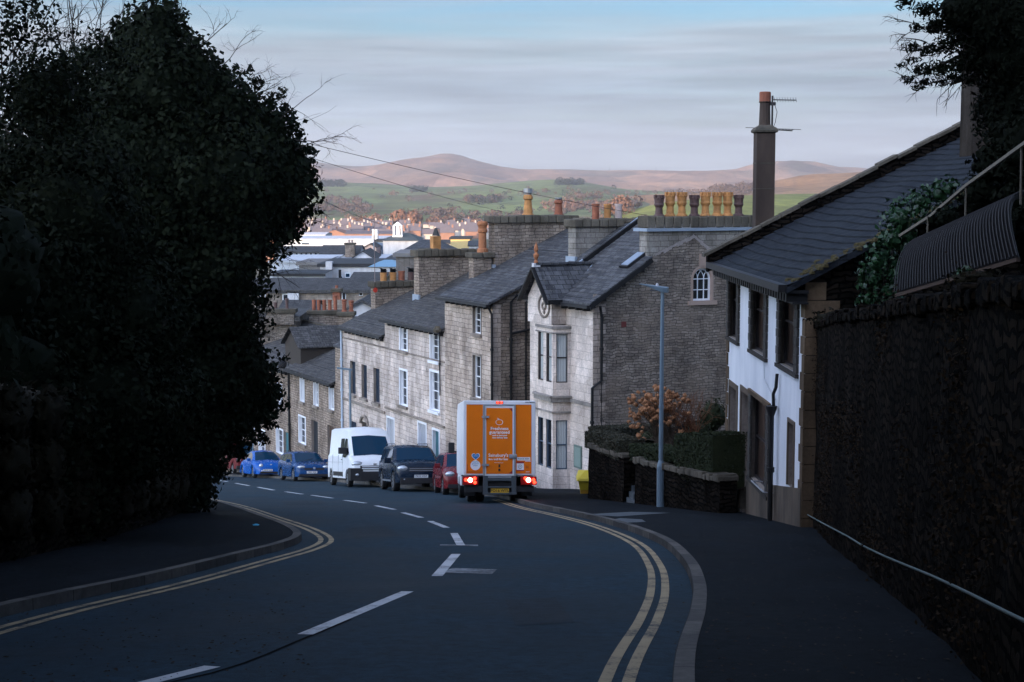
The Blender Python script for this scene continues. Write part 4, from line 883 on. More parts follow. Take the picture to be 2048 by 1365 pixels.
# aerials strapped to the slim stack
AM = flat('aerial_metal', (.05, .045, .045), .5, .4)
ua_, za_ = WH.on_t(1545, 200, WL_+.3); m = MB(); ta_ = WL_+.3; zm = WH.on_t(1547, 258, WL_+.3)[1]
m.tube([(ua_, ta_, zm-.3), (ua_, ta_, za_+.1)], .025, 6)
ue = WH.on_t(1593, 200, ta_)[0]; m.tube([(ua_, ta_, za_), (ue, ta_, za_-.01)], .012, 4)
for i in range(9): uu = ua_+.05+(ue-ua_-.06)*i/8; m.tube([(uu, ta_-.05, za_-.06+.0*i), (uu, ta_+.05, za_+.06)], .006, 4)
m.box(ua_-.05, ua_+.08, ta_-.03, ta_+.03, za_-.14, za_-.06)
m.tube([(ua_+.05, ta_, za_-.1), (ua_+.12, ta_, za_-.3), (ua_+.08, ta_, za_-.55), (ua_+.02, ta_, zm)], .008, 4); m.build('aerial', AM, Wh)
m = MB(); ul = WH.on_t(1491, 254, ta_)[0]; ur = WH.on_t(1602, 256, ta_)[0]; m.tube([(ul, ta_, zm+.03), (ur, ta_, zm-.02)], .007, 4); m.tube([(ua_, ta_, zm-.02), (WH.on_t(1588, 256, ta_)[0], ta_+.2, zm-.04)], .014, 4)
for i in range(6): uu = ua_+.08+i*.09; m.tube([(uu, ta_-.15, zm-.02), (uu, ta_+.2, zm-.02)], .006, 4)
m.build('aerial', AM, Wh)
# big stack near the ridge behind the trees
tcn = WL_*.55; uL, zL = WH.on_t(1940, 305, tcn)
m = MB(); m.box(uL, uL+1.6, tcn-.1, tcn+.75, ezW+1.0, zL+2.9); bc = m.build('chimney', masonry('stained_render_stack', (.06, .05, .042), (.045, .038, .032), (.05, .04, .035), .8, .4, .02, .6, .006), Wh)
m = MB(); m.box(uL-.1, uL+1.7, tcn-.2, tcn+.85, zL+2.9, zL+3.1); m.build('coping', COP, bc)

# ============================================================ GARDEN WALL, RETAINING WALL, BANK
def course_wall(name, label, pts, hts, th, mat, capm=None, seed=1, back=0, depth_below=.4, group=None):
    """free-standing rubble wall along a polyline, top heights hts (absolute z)"""
    o = thing(name, label, 'wall', (pts[0][0], pts[0][1], G(*pts[0])), WORLD, group); ra = random.Random(seed); m = MB(); s = 0; n_ = 0
    V = [Vector(p) for p in pts]
    for i in range(len(V)-1):
        s = sum((V[j+1]-V[j]).length for j in range(i)); a, b = V[i], V[i+1]; L_ = (b-a).length; d = (b-a)/L_; nn = Vector((-d.y, d.x)); K = max(1, int(L_/.6)); 
        for k_ in range(K):
            p, q = a+d*L_*k_/K, a+d*L_*(k_+1)/K; zp_ = hts[i]+(hts[i+1]-hts[i])*k_/K; zq = hts[i]+(hts[i+1]-hts[i])*(k_+1)/K
            F_ = [p+nn*th/2, q+nn*th/2, q-nn*th/2, p-nn*th/2]; zl = [G(v.x, v.y)-depth_below for v in F_]; zt_ = [zp_, zq, zq, zp_]
            R = 6
            for side in ((0, 1), (3, 2)):
                for r_ in range(R):
                    f0, f1 = r_/R, (r_+1)/R; A_, B_ = F_[side[0]], F_[side[1]]
                    def jit(v, f, sgn): 
                        z = zl[side[0]]*(1-f)+zt_[side[0]]*f if v is A_ else zl[side[1]]*(1-f)+zt_[side[1]]*f
                        j = .045*noise.noise(Vector((v.x*2.3, v.y*2.3, z*2.3))); return (v.x+nn.x*j*sgn, v.y+nn.y*j*sgn, z)
                    sg = 1 if side[0] == 0 else -1; qq = [jit(A_, f0, sg), jit(B_, f0, sg), jit(B_, f1, sg), jit(A_, f1, sg)]; s0, s1 = s+L_*k_/K, s+L_*(k_+1)/K; m.add(qq, [(0, 1, 2, 3)], [[(s0, qq[0][2]), (s1, qq[1][2]), (s1, qq[2][2]), (s0, qq[3][2])]])
            m.quad(*[(F_[j].x, F_[j].y, zt_[j]) for j in range(4)])
            if i == 0 and k_ == 0: m.quad((F_[0].x, F_[0].y, zl[0]), (F_[3].x, F_[3].y, zl[3]), (F_[3].x, F_[3].y, zt_[3]), (F_[0].x, F_[0].y, zt_[0]))
            if i == len(V)-2 and k_ == K-1: m.quad((F_[1].x, F_[1].y, zl[1]), (F_[2].x, F_[2].y, zl[2]), (F_[2].x, F_[2].y, zt_[2]), (F_[1].x, F_[1].y, zt_[1]))
    m.build('wall_face', mat, o)
    m = MB()
    for i in range(len(V)-1):
        a, b = V[i], V[i+1]; L_ = (b-a).length; d = (b-a)/L_; s = 0
        while s < L_-.05:
            w_ = min(ra.uniform(.16, .34), L_-s); p, q = a+d*s, a+d*(s+w_-.015); z0_ = hts[i]+(hts[i+1]-hts[i])*(s/L_); h_ = ra.uniform(.07, .15)
            M = Matrix.Translation((p.x, p.y, z0_)) @ Matrix.Rotation(math.atan2(d.y, d.x), 4, 'Z') @ Matrix.Rotation(ra.uniform(-.12, .12), 4, 'Y'); m.box(0, w_-.015, -th/2-.04-ra.uniform(0, .04), th/2+.05, -.03, h_, M); s += w_
    m.build('coping', capm or COP, o, bevel=.02)
    return o
ga, gb_ = Vector(gp(1190, 1004)), Vector(gp(1456, 1036))
def zat(v, py):           # height seen at image row py at plan point v
    r = ray(1024, py); return r.z/r.y*v.y
def lerp2(f): return ga.lerp(gb_, f)
g1, g2 = lerp2(.34), lerp2(.44)
bk = Vector((ga.x+2.2, ga.y+7.5))
def xfind(px, A_, B_):
    lo, hi = 0, 1
    for _ in range(40):
        md = (lo+hi)/2; v = A_.lerp(B_, md); X = 1024+F*v.x/(v.y*cp-(-8)*0+ .8)
        if X < px: lo = md
        else: hi = md
    return A_.lerp(B_, (lo+hi)/2)
g1, g2 = xfind(1262, ga, gb_), xfind(1284, ga, gb_)
z0w, z1w, z2w, z3w = zat(ga, 893), zat(g1, 915), zat(g2, 922), zat(gb_, 962)
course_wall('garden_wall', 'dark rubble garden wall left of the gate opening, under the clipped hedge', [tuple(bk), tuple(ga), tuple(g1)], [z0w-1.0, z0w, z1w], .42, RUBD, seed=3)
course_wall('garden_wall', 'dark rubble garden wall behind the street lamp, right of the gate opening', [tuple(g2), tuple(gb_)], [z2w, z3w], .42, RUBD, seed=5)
m = MB(); mid = (g1+g2)/2
for i in range(3): M = Matrix.Translation((mid.x, mid.y+.2+i*.32, G(mid.x, mid.y)+.1+i*.16)) @ Matrix.Rotation(math.atan2((g2-g1).y, (g2-g1).x), 4, 'Z'); m.box(-.42, .42, -.18, .3, -.5, .08, M)
o = m.build('stone_steps', SLAB, None, base=(mid.x, mid.y, G(mid.x, mid.y))); tag(o, 'worn stone steps in the opening of the dark garden wall', 'steps')
# retaining wall towards the camera
rt = [(wa.x+.46, wa.y-.02), (5.05, 22), (4.2, 15.5), (3.45, 10.5), (2.75, 6.5), (2.3, 1.5), (2.6, -6), (3.0, -12)]
rh = [zat(Vector(rt[0]), 655), zat(Vector(rt[1]), 640), zat(Vector(rt[2]), 628), zat(Vector(rt[3]), 606), -.4, .3, 1.6, 2.8]
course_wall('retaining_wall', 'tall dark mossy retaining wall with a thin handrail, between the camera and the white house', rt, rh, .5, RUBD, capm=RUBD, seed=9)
m = MB(); pts = [WH.w(-.08, -.05, 0)]
hp_ = [(1608, 1008, rt[0]), (1680, 1040, None), (1757, 1074, None), (1790, 1092, None), (1850, 1116, None), (1950, 1150, None), (2048, 1187, None)]
# handrail follows the wall 0.3 m off its face
R_ = []
Vr = [Vector(p) for p in rt]; Lr = smooth_line(rt, .8)
for i, v in enumerate(Lr):
    if v.y < 4: break
    X = 1024+F*v.x/(v.y+.3)
    f = min(1, max(0, (28-v.y)/20.6)); py = np.interp(X, [1608, 1680, 1757, 1790, 1850, 1950, 2048, 2400], [1008, 1040, 1074, 1092, 1116, 1150, 1187, 1330]); nx_ = Vector((-1, .15)).normalized()
    q = v+nx_*.36; R_.append((q.x, q.y, zat(q, py)))
RAILM = flat('pale_green_rail', (.10, .15, .145), .5, .1)
o = thing('handrail', 'thin pale handrail sloping down along the dark retaining wall', 'handrail', R_[0])
m = MB(); m.tube(R_, .011, 8); m.build('rail', RAILM, o)
for q in R_[1::4]: m = MB(); m.tube([q, (q[0]+.06, q[1], q[2]-.08), (q[0]+.25, q[1], q[2]-.09)], .012, 5); m.build('bracket', BMET, o)
# bank of garden soil behind the retaining wall, and behind the garden wall
m = MB(); Lb = smooth_line(rt, .8); zz_ = np.interp([v.y for v in Lb], [p[1] for p in rt][::-1], rh[::-1])
cols = [0, .6, 1.6, 3.2, 6, 10, 18, 40]
for i, v in enumerate(Lb):
    for c in cols: x = v.x+c+.1; m.v.append(Vector((x, v.y, zz_[i]-.12+min(c, 6)*.16+.18*noise.noise(Vector((x*.9, v.y*.9, 0))))))
n = len(cols); m.f = [(i*n+j, i*n+j+1, (i+1)*n+j+1, (i+1)*n+j) for i in range(len(Lb)-1) for j in range(n-1)]
struct(m.build('garden_bank', flat('dark_soil', (.012, .009, .007), .95, 0, .4, 2, .05), smooth=True))
m = MB(); q = [ga+Vector((.3, .3)), gb_+Vector((.4, .3)), Vector((WH.w(-.3, WL_+.2).x+1.5, 39.5)), ROW.w(4.5, -.1).xy, ROW.w(.7, -.1).xy, bk+Vector((.3, 0))]
cc_ = sum((p for p in q), Vector((0, 0)))/len(q); zs_ = [z0w-.35, z3w-.3, z3w-.4, z0w-.9, z0w-1.6, z0w-1.3]
m.add([(p.x, p.y, z) for p, z in zip(q, zs_)]+[(cc_.x, cc_.y, sum(zs_)/6)], [(i, (i+1) % 6, 6) for i in range(6)]); struct(m.build('garden_bed', MATS['dark_soil']))
# left-hand wall under the ivy
lw = [(v.x, v.y) for v in LWALL[::6] if v.y < 34.5]+[(-7.75, 34.6), (-8.6, 38), (-12, 43), (-17, 52)]
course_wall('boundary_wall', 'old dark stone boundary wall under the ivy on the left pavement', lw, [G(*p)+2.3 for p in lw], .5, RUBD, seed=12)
# ============================================================ STREET LAMP, GRIT BIN
lp = Vector((xfind(1331, ga, gb_).x-.18, xfind(1331, ga, gb_).y-.45)); zl = G(lp.x, lp.y)+KH
o = thing('street_lamp', 'grey galvanised street lamp with flat lantern in front of the garden wall', 'street lamp', (lp.x, lp.y, zl))
ztop = zat(lp, 581); lean = .0
m = MB(); m.lathe([(.10, 0), (.10, 1.05), (.085, 1.12), (.06, 1.2)], (lp.x, lp.y, zl), 14); m.build('base', STEEL, o)
m = MB(); m.lathe([(.058, 1.1), (.055, 3), (.045, ztop-zl)], (lp.x, lp.y, zl), 14); m.lathe([(.066, 2.55), (.066, 2.62)], (lp.x, lp.y, zl), 14); m.build('pole', STEEL, o)
m = MB(); a = Vector((lp.x+.14, lp.y, ztop+.04)); dirl = Vector((-1, .25, .13)).normalized()
secs = [(0, .13, .15), (.12, .14, .16), (.26, .11, .13), (.45, .06, .10), (.62, .035, .07), (.74, .02, .04)]
pts = []
for s_, hh, ww in secs:
    c = a+dirl*s_; sd_ = Vector((.25, 1, 0)).normalized(); pts += [c+sd_*ww+Vector((0, 0, .03)), c-sd_*ww+Vector((0, 0, .03)), c-sd_*ww*.8+Vector((0, 0, .03-hh)), c+sd_*ww*.8+Vector((0, 0, .03-hh))]
m.add(pts, [(i*4+j, i*4+(j+1) % 4, i*4+4+(j+1) % 4, i*4+4+j) for i in range(5) for j in range(4)]+[(0, 1, 2, 3), (20, 23, 22, 21)]); m.build('lantern', STEEL, o, bevel=.012)
m = MB(); m.lathe([(.04, 0), (.035, .05), (.01, .07)], a+dirl*.28+Vector((0, 0, .03)), 8); m.build('photocell', PALER, o)
m = MB(); c = a+dirl*.3; m.box(c.x-.16, c.x+.1, c.y-.08, c.y+.08, c.z-.1, c.z-.085); m.build('lens', GLS, o)
bx = Vector((at(1177, 960, 49.5).x, 49.5)); zb = G(bx.x, bx.y)+.25
YEL = flat('yellow_plastic', (.55, .42, .03), .5, 0, .12); YEO = flat('amber_plastic', (.50, .27, .03), .5, 0, .15)
o = thing('grit_bin', 'yellow plastic grit bin with sloping lid at the end of the garden wall', 'grit bin', (bx.x, bx.y, zb-.2))
m = MB(); z0_ = zb-.25
m.add([(bx.x+sx*w_, bx.y+sy*d_, z0_+z) for z, w_, d_ in ((0, .26, .24), (.28, .28, .26)) for sx, sy in ((-1, -1), (1, -1), (1, 1), (-1, 1))], [(0, 1, 5, 4), (1, 2, 6, 5), (2, 3, 7, 6), (3, 0, 4, 7)]); m.build('base', YEO, o)
m = MB(); m.add([(bx.x+sx*w_, bx.y+sy*d_, z0_+z) for z, w_, d_ in ((.27, .30, .28), (.62, .36, .34)) for sx, sy in ((-1, -1), (1, -1), (1, 1), (-1, 1))], [(0, 1, 5, 4), (1, 2, 6, 5), (2, 3, 7, 6), (3, 0, 4, 7), (0, 3, 2, 1), (4, 5, 6, 7)]); m.build('body', YEL, o, bevel=.02)
m = MB(); m.add([(bx.x+x, bx.y+y, z0_+z) for x, y, z in ((-.41, -.39, .60), (.41, -.39, .60), (.41, .38, .60), (-.41, .38, .60), (-.38, -.36, .68), (.38, -.36, .68), (.30, .1, .88), (-.1, .1, .88), (.36, .36, .84), (-.34, .36, .84))], [(0, 1, 5, 4), (1, 2, 8, 6, 5), (2, 3, 9, 8), (3, 0, 4, 7, 9), (4, 5, 6, 7), (7, 6, 8, 9)]); m.build('lid', YEL, o, bevel=.02)
# ============================================================ VEGETATION
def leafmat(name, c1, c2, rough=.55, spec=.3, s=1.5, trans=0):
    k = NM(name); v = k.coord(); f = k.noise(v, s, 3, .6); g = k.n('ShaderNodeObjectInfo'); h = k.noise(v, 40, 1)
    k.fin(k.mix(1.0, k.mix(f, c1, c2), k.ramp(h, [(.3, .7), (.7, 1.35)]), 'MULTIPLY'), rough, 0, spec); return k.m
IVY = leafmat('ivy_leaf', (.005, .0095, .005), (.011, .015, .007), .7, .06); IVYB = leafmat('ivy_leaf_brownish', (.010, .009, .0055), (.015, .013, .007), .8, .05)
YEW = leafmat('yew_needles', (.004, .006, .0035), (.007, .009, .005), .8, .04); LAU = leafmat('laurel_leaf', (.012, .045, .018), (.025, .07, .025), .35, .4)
HEDT = leafmat('clipped_hedge_leaf', (.030, .037, .024), (.062, .052, .036), .7, .12, 3); HEDG = leafmat('green_hedge_leaf', (.016, .024, .011), (.032, .038, .017), .7, .12, 3)
TWIG = flat('bare_twig', (.028, .022, .018), .85); BARK = flat('old_bark', (.03, .025, .02), .9, 0, .4, 6); TWIGR = flat('pale_winter_twigs', (.10, .075, .055), .85, 0, .3)
def leaf_cloud(name, lobes, dens, size, mat, parent=None, base=None, core=.74, shell=(.74, 1.06), lump=.22, seed=1, aspect=.62, flatness=.35, cutz=None, lf=1.1, extra=None):
    r_ = np.random.default_rng(seed); V = []; Fc = []; off = np.array(BASE[parent.name] if parent is not None else (base or (0, 0, 0)), float); nv = 0
    for li, (c, rad) in enumerate(lobes):
        c = np.array(c, float); rad = np.array(rad if hasattr(rad, '__len__') else (rad,)*3, float)
        area = 4*math.pi*((rad[0]*rad[1])**1.6/3+(rad[0]*rad[2])**1.6/3+(rad[1]*rad[2])**1.6/3)**(1/1.6); n = int(area*dens)
        d = r_.normal(size=(n, 3)); d /= np.linalg.norm(d, axis=1)[:, None]
        nz = np.array([noise.noise(Vector(tuple(q*lf*2.2+li*7.3))) + .5*noise.noise(Vector(tuple(q*lf*5.5+li*3.1))) for q in d])
        rr = (shell[0]+(shell[1]-shell[0])*r_.random(n)**.6)*(1+lump*nz); P = c+d*rad*rr[:, None]
        if cutz is not None: k_ = P[:, 2] > cutz(P); P = P[k_]; d = d[k_]
        n = len(P); nrm = d+r_.normal(size=(n, 3))*.75; nrm /= np.linalg.norm(nrm, axis=1)[:, None]
        t = np.cross(nrm, r_.normal(size=(n, 3))); t /= np.linalg.norm(t, axis=1)[:, None]; b = np.cross(nrm, t)
        s_ = size*(.6+.8*r_.random(n))[:, None]; Q = np.stack([P-t*s_, P-b*s_*aspect+nrm*s_*flatness*.4, P+t*s_, P+b*s_*aspect+nrm*s_*flatness*.4], 1).reshape(-1, 3)
        V.append(Q); Fc.append(np.arange(n*4).reshape(-1, 4)+nv); nv += n*4
    verts = np.concatenate(V)-off; faces = np.concatenate(Fc); tri = []
    CV = []; CF = []
    if core:
        bm = bmesh.new(); bmesh.ops.create_icosphere(bm, subdivisions=3, radius=1); bm.verts.ensure_lookup_table(); sv = [v.co.copy() for v in bm.verts]; sf = [[v.index for v in f.verts] for f in bm.faces]; bm.free()
        for li, (c, rad) in enumerate(lobes):
            rad = rad if hasattr(rad, '__len__') else (rad,)*3; b0 = nv+len(CV)
            for q in sv:
                k_ = core*(1+lump*1.0*(noise.noise(q*lf*2.2+Vector((li*7.3,)*3))+.5*noise.noise(q*lf*5.5+Vector((li*3.1,)*3)))+.06*noise.noise(q*9)); CV.append((c[0]+q.x*rad[0]*k_-off[0], c[1]+q.y*rad[1]*k_-off[1], c[2]+q.z*rad[2]*k_-off[2]))
            CF += [tuple(b0+i for i in f) for f in sf]
    me = bpy.data.meshes.new(name); allv = np.concatenate([verts, np.array(CV)]) if CV else verts
    nf4 = len(faces); nf3 = len(CF); me.vertices.add(len(allv)); me.vertices.foreach_set('co', allv.astype(np.float32).ravel())
    li_ = np.concatenate([faces.ravel(), np.array(CF, dtype=np.int64).ravel()]) if CF else faces.ravel()
    me.loops.add(len(li_)); me.loops.foreach_set('vertex_index', li_.astype(np.int32)); me.polygons.add(nf4+nf3)
    st = np.concatenate([np.arange(nf4)*4, nf4*4+np.arange(nf3)*3]); me.polygons.foreach_set('loop_start', st.astype(np.int32)); me.update(calc_edges=True); me.validate()
    me.materials.append(mat); o = bpy.data.objects.new(name, me); sc.collection.objects.link(o)
    if parent is not None: o.parent = parent; BASE[o.name] = Vector(off)
    else: o.location = off; BASE[o.name] = Vector(off)
    return o
def PX(px, py, D, r, ry=None, rd=None):      # lobe from its place in the view, its own distance and size
    c = at(px, py, D); k_ = D/F; return (tuple(c), (r*k_, (rd or r)*k_, (ry or r)*k_))
def twig_tree(m, p, d, L_, r, depth, ra, spread=.5, droop=0, nchild=3, segs=4):
    pts = [Vector(p)]; d = Vector(d).normalized()
    for i in range(segs):
        d = (d+Vector((ra.gauss(0, .16), ra.gauss(0, .16), ra.gauss(0, .16)-droop))).normalized(); pts.append(pts[-1]+d*L_/segs)
    m.tube(pts, r, 4 if r < .02 else 6, r*.45)
    if depth > 0:
        for i in range(nchild):
            k_ = ra.randint(1, segs); dd = (d+Vector((ra.gauss(0, spread), ra.gauss(0, spread), ra.gauss(0, spread)))).normalized(); twig_tree(m, pts[k_], dd, L_*ra.uniform(.5, .75), r*.55, depth-1, ra, spread, droop, nchild, segs)
# ivy tree hanging over the left wall
ib = (-9.6, 35.5, G(-9.6, 35.5)); ivy = thing('ivy_clad_tree', 'huge dark ivy clad tree leaning out over the left pavement and road', 'tree', ib)
lob = [PX(320, 60, 36, 45, 60), PX(300, 120, 36, 90), PX(375, 165, 36, 70), PX(290, 230, 36, 150), PX(430, 250, 36.5, 110), PX(520, 280, 37, 72), PX(560, 345, 37, 66), PX(505, 380, 36.5, 110), PX(555, 440, 37, 48, 50), PX(470, 470, 36.5, 70), PX(420, 400, 35.5, 150),
       PX(390, 540, 35, 130), PX(430, 640, 35.5, 95), PX(470, 750, 36, 80), PX(520, 800, 36.5, 42, 50), PX(455, 830, 36, 75), PX(380, 740, 35, 110), PX(380, 880, 35, 85), PX(250, 380, 35, 170), PX(230, 600, 34, 170), PX(330, 980, 34.5, 75), PX(395, 960, 34.8, 38, 70)]
m = MB(); m.tube([ib, (-9.2, 35.5, ib[2]+3), (-8.8, 35.6, ib[2]+6), (-8.6, 35.7, ib[2]+9.5)], .45, 10, .2)
for a, b in (((-8.9, 35.6, ib[2]+5), (-6.6, 36.6, ib[2]+7)), ((-8.8, 35.6, ib[2]+6), (-9.9, 35, ib[2]+10)), ((-8.8, 35.6, ib[2]+3.4), (-7, 36, ib[2]+4))): m.tube([a, b], .2, 8, .06)
m.build('trunk', BARK, ivy)
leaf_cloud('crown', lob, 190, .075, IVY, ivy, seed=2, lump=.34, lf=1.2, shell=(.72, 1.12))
sprigs = [PX(600, 270, 37, 14), PX(622, 300, 37, 13), PX(612, 330, 37, 15), PX(598, 370, 37, 13), PX(640, 373, 37, 9), PX(590, 425, 37, 13), PX(560, 478, 37, 14), PX(565, 185, 37, 12), PX(520, 165, 37, 12), PX(545, 200, 37, 16), PX(575, 225, 37, 12), PX(515, 520, 36.5, 17), PX(560, 790, 36.5, 10), PX(545, 850, 36.5, 16, 12), PX(535, 320, 37, 30), PX(600, 300, 37, 14), PX(530, 495, 36.5, 18),
          PX(478, 905, 35.8, 20), PX(440, 945, 35.2, 24), PX(500, 140, 37, 9), PX(440, 150, 36, 24), PX(400, 110, 36, 20)]
m = MB(); ra = random.Random(21)
for px, py, dx, dz in ((560, 240, .6, .5), (590, 300, .8, .1), (590, 400, .8, -.4), (480, 190, .4, .8), (400, 90, .7, .5), (350, 60, .3, 1), (280, 90, -.2, 1), (560, 440, .9, -.3), (430, 140, .8, .5), (500, 200, .7, .6), (540, 540, 1, -.2), (520, 480, .8, -.5), (240, 120, -.2, 1), (180, 150, 0, 1), (470, 170, 1, .25), (590, 280, 1, .1)):
    twig_tree(m, at(px, py, 36.5), (dx, ra.uniform(-.2, .2), dz), ra.uniform(.6, 1.0), .014, 3, ra, .5, .02, 3)
m.build('bare_twigs', TWIG, ivy)['kind'] = 'stuff'
leaf_cloud('leaf_sprigs', sprigs+[PX(x, y, 36.8, r, r) for x, y, r in ((250, 60, 24), (365, 30, 16), (345, 12, 14), (455, 165, 20), (490, 235, 22), (585, 255, 15), (625, 345, 12), (575, 400, 20), (545, 445, 24), (585, 470, 12), (530, 545, 16), (520, 610, 14), (545, 740, 12), (575, 810, 9), (530, 880, 12), (180, 110, 26), (120, 130, 30))], 150, .055, IVY, ivy, core=0, shell=(.1, 1.1), seed=5)
# nearer ivy mass, left edge, with light showing through its top
nb_ = (-9.0, 24, G(-9, 24)); nt_ = thing('ivy_clad_tree', 'nearer ivy smothered tree filling the left edge of the view', 'tree', nb_)
m = MB(); m.tube([nb_, (-8.9, 24, nb_[2]+4), (-8.6, 24.2, nb_[2]+8)], .35, 9, .15); m.build('trunk', BARK, nt_)
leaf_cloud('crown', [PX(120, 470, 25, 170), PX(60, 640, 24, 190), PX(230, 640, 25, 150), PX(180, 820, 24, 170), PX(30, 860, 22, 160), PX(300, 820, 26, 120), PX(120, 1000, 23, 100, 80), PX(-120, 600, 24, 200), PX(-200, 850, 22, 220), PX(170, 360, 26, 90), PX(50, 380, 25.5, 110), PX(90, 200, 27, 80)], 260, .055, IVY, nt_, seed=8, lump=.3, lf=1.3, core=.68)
leaf_cloud('sparse_leaves', [PX(60, 260, 26, 110), PX(30, 60, 26, 80), PX(140, 250, 27, 70), PX(-60, 150, 26, 130), PX(60, 360, 25, 120), PX(150, 130, 27, 80), PX(40, 20, 26, 70), PX(230, 110, 27, 60)], 84, .045, IVY, nt_, seed=9, core=0, shell=(.2, 1.1))
# bare tree behind them, twigs against the sky
bb = (-14, 41, G(-14, 41)); bt = thing('bare_tree', 'leafless tree with a fine net of twigs against the sky, top left', 'tree', bb)
m = MB(); ra = random.Random(5); m.tube([bb, (-13.6, 41, bb[2]+5), (-13.2, 41, bb[2]+9)], .3, 9, .16); m.build('trunk', BARK, bt)
m = MB()
for i in range(22): twig_tree(m, (-13.2+ra.uniform(-.2, .2), 41+ra.uniform(-.3, .3), bb[2]+ra.uniform(6.5, 9)), (ra.uniform(-.8, .95), ra.uniform(-.3, .3), ra.uniform(.35, 1)), ra.uniform(2.6, 4.0), .06, 4, ra, .42, .0, 3)
m.build('branches', TWIG, bt)
# bare bushes seen through at the right edge of the ivy
for i, (px, py, D, L_, lab) in enumerate(((500, 860, 38, 2.8, 'tangle of bare pale twigs at the foot of the ivy clad tree'), (505, 690, 39, 1.7, 'bare twiggy shrub beside the lower right edge of the ivy clad tree'))):
    b_ = at(px-60, py, D); o = thing('bare_shrub', lab, 'shrub', (b_.x, b_.y, b_.z), group='bare shrubs beside the ivy'); m = MB(); ra = random.Random(30+i)
    for j in range(15 if i else 12): twig_tree(m, (b_.x+ra.uniform(-.3, .3), b_.y+ra.uniform(-.3, .3), b_.z), (ra.uniform(-.2, .75), ra.uniform(-.3, .3), ra.uniform(.2, 1)), L_*.5*ra.uniform(.8, 1.2), .022, 3, ra, .5, 0, 3)
    m.build('twigs', TWIGR, o)
# ivy on the left wall face
lwI = [Vector((v.x+.3, v.y)) for v in LWALL if 9 < v.y < 35]
lob = [((v.x+.05, v.y, G(v.x, v.y)+z_), (.22, .7, .5)) for v in lwI[::3] for z_ in (.75, 1.4, 2.1)]
o = leaf_cloud('wall_ivy', lob, 60, .05, IVYB, None, (-7, 20, G(-7, 20)), core=.7, seed=14, lump=.5); tag(o, 'dark brownish ivy matted over the left boundary wall', 'ivy')
lob = [((v.x-1.2, v.y, G(v.x, v.y)+z_), (1.2, 1.4, 1.3)) for v in lwI[::5] for z_ in (2.7, 4.2)]
o = leaf_cloud('overgrown_hedge', lob, 36, .075, IVY, None, (-8, 20, G(-8, 20)), core=.8, seed=15, lump=.3); tag(o, 'overgrown evergreen hedge above the left boundary wall, in deep shade', 'hedge')
# yew at the top right
yb = (10.6, 25, -1); yw = thing('yew_tree', 'black silhouetted yew tree overhanging the roof at the top right', 'tree', yb)
m = MB(); m.tube([yb, (10.4, 25, 2), (10.2, 25, 6)], .4, 9, .2)
for a, b in (((10.2, 25, 3.3), at(1840, 150, 24.5)), ((10.2, 25, 4), at(1850, 30, 24.5)), ((10.3, 25, 2.6), at(1900, 170, 24.5))): m.tube([a, Vector(a).lerp(b, .5)+Vector((0, 0, .15)), b], .09, 6, .02)
m.build('trunk', BARK, yw)
L1 = [PX(2060, 90, 24.5, 120), PX(2030, 200, 25, 75), PX(1990, 40, 24.5, 85), PX(2100, 250, 24.5, 130), PX(1935, 20, 24.5, 60, 50)]
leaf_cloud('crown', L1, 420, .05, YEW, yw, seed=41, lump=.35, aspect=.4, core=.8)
L2 = [PX(x, y, 24.5, r, r*.6) for x, y, r in ((1850, 20, 26), (1880, 50, 30), (1830, 55, 14), (1810, 5, 14), (1905, 85, 34), (1860, 100, 24), (1822, 95, 16), (1805, 130, 11), (1840, 140, 20), (1880, 140, 26), (1920, 130, 30), (1960, 120, 40), (1815, 160, 12), (1835, 175, 12), (1850, 165, 14), (1880, 165, 14), (1910, 155, 18), (1940, 160, 20), (1800, 15, 8), (1825, 120, 10), (1865, 60, 14), (1970, 60, 40))]
leaf_cloud('sprays', L2, 520, .045, YEW, yw, seed=42, lump=.5, aspect=.35, core=0, shell=(.1, 1.2), lf=2.5)
m = MB(); ra = random.Random(77)
for i in range(16): twig_tree(m, at(ra.uniform(1850, 1960), ra.uniform(20, 160), 24.5), (-1, ra.uniform(-.3, .3), ra.uniform(-.4, .2)), .5, .012, 2, ra, .4, .05, 3)
m.build('twigs', TWIG, yw)
# laurel on the bank beside the house gable
lb_ = at(1760, 640, 25.5); la = thing('laurel_bush', 'glossy green laurel growing up the dark gable of the white house', 'shrub', tuple(lb_))
L3 = [PX(x, y, 25.5, r, r*1.1) for x, y, r in ((1735, 600, 20), (1745, 560, 24), (1760, 520, 30), (1785, 480, 30), (1800, 440, 34), (1840, 410, 30), (1880, 390, 28), (1775, 580, 22), (1790, 540, 26), (1725, 545, 13), (1905, 375, 16), (1760, 620, 25), (1790, 610, 18), (1815, 475, 20))]
leaf_cloud('foliage', L3, 210, .05, LAU, la, seed=51, lump=.45, core=.5, shell=(.5, 1.2), lf=1.8, flatness=.8)
m = MB(); m.tube([lb_, at(1770, 560, 25.5), at(1800, 450, 25.5)], .04, 6, .02); m.build('stem', BARK, la)
o = leaf_cloud('ground_ivy', [PX(x, y, D, 60, 22) for x, y, D in ((1680, 640, 26), (1800, 620, 22.5), (1900, 600, 19.5), (2000, 575, 15.8), (1950, 560, 17), (1840, 615, 21))], 120, .04, IVYB, None, tuple(at(1850, 620, 21)), core=.7, seed=52, lump=.4); tag(o, 'low brown ivy and dead growth along the top of the right retaining wall', 'ivy')
ff = thing('evergreen_shrub', 'small teal leaved sprig in front of the corrugated sheet', 'shrub', tuple(at(1940, 552, 17.6)))
leaf_cloud('foliage', [PX(1930, 545, 17.6, 30, 10), PX(1915, 556, 17.6, 12, 10)], 110, .045, LAU, ff, seed=53, core=0, shell=(.1, 1.1), flatness=.8)
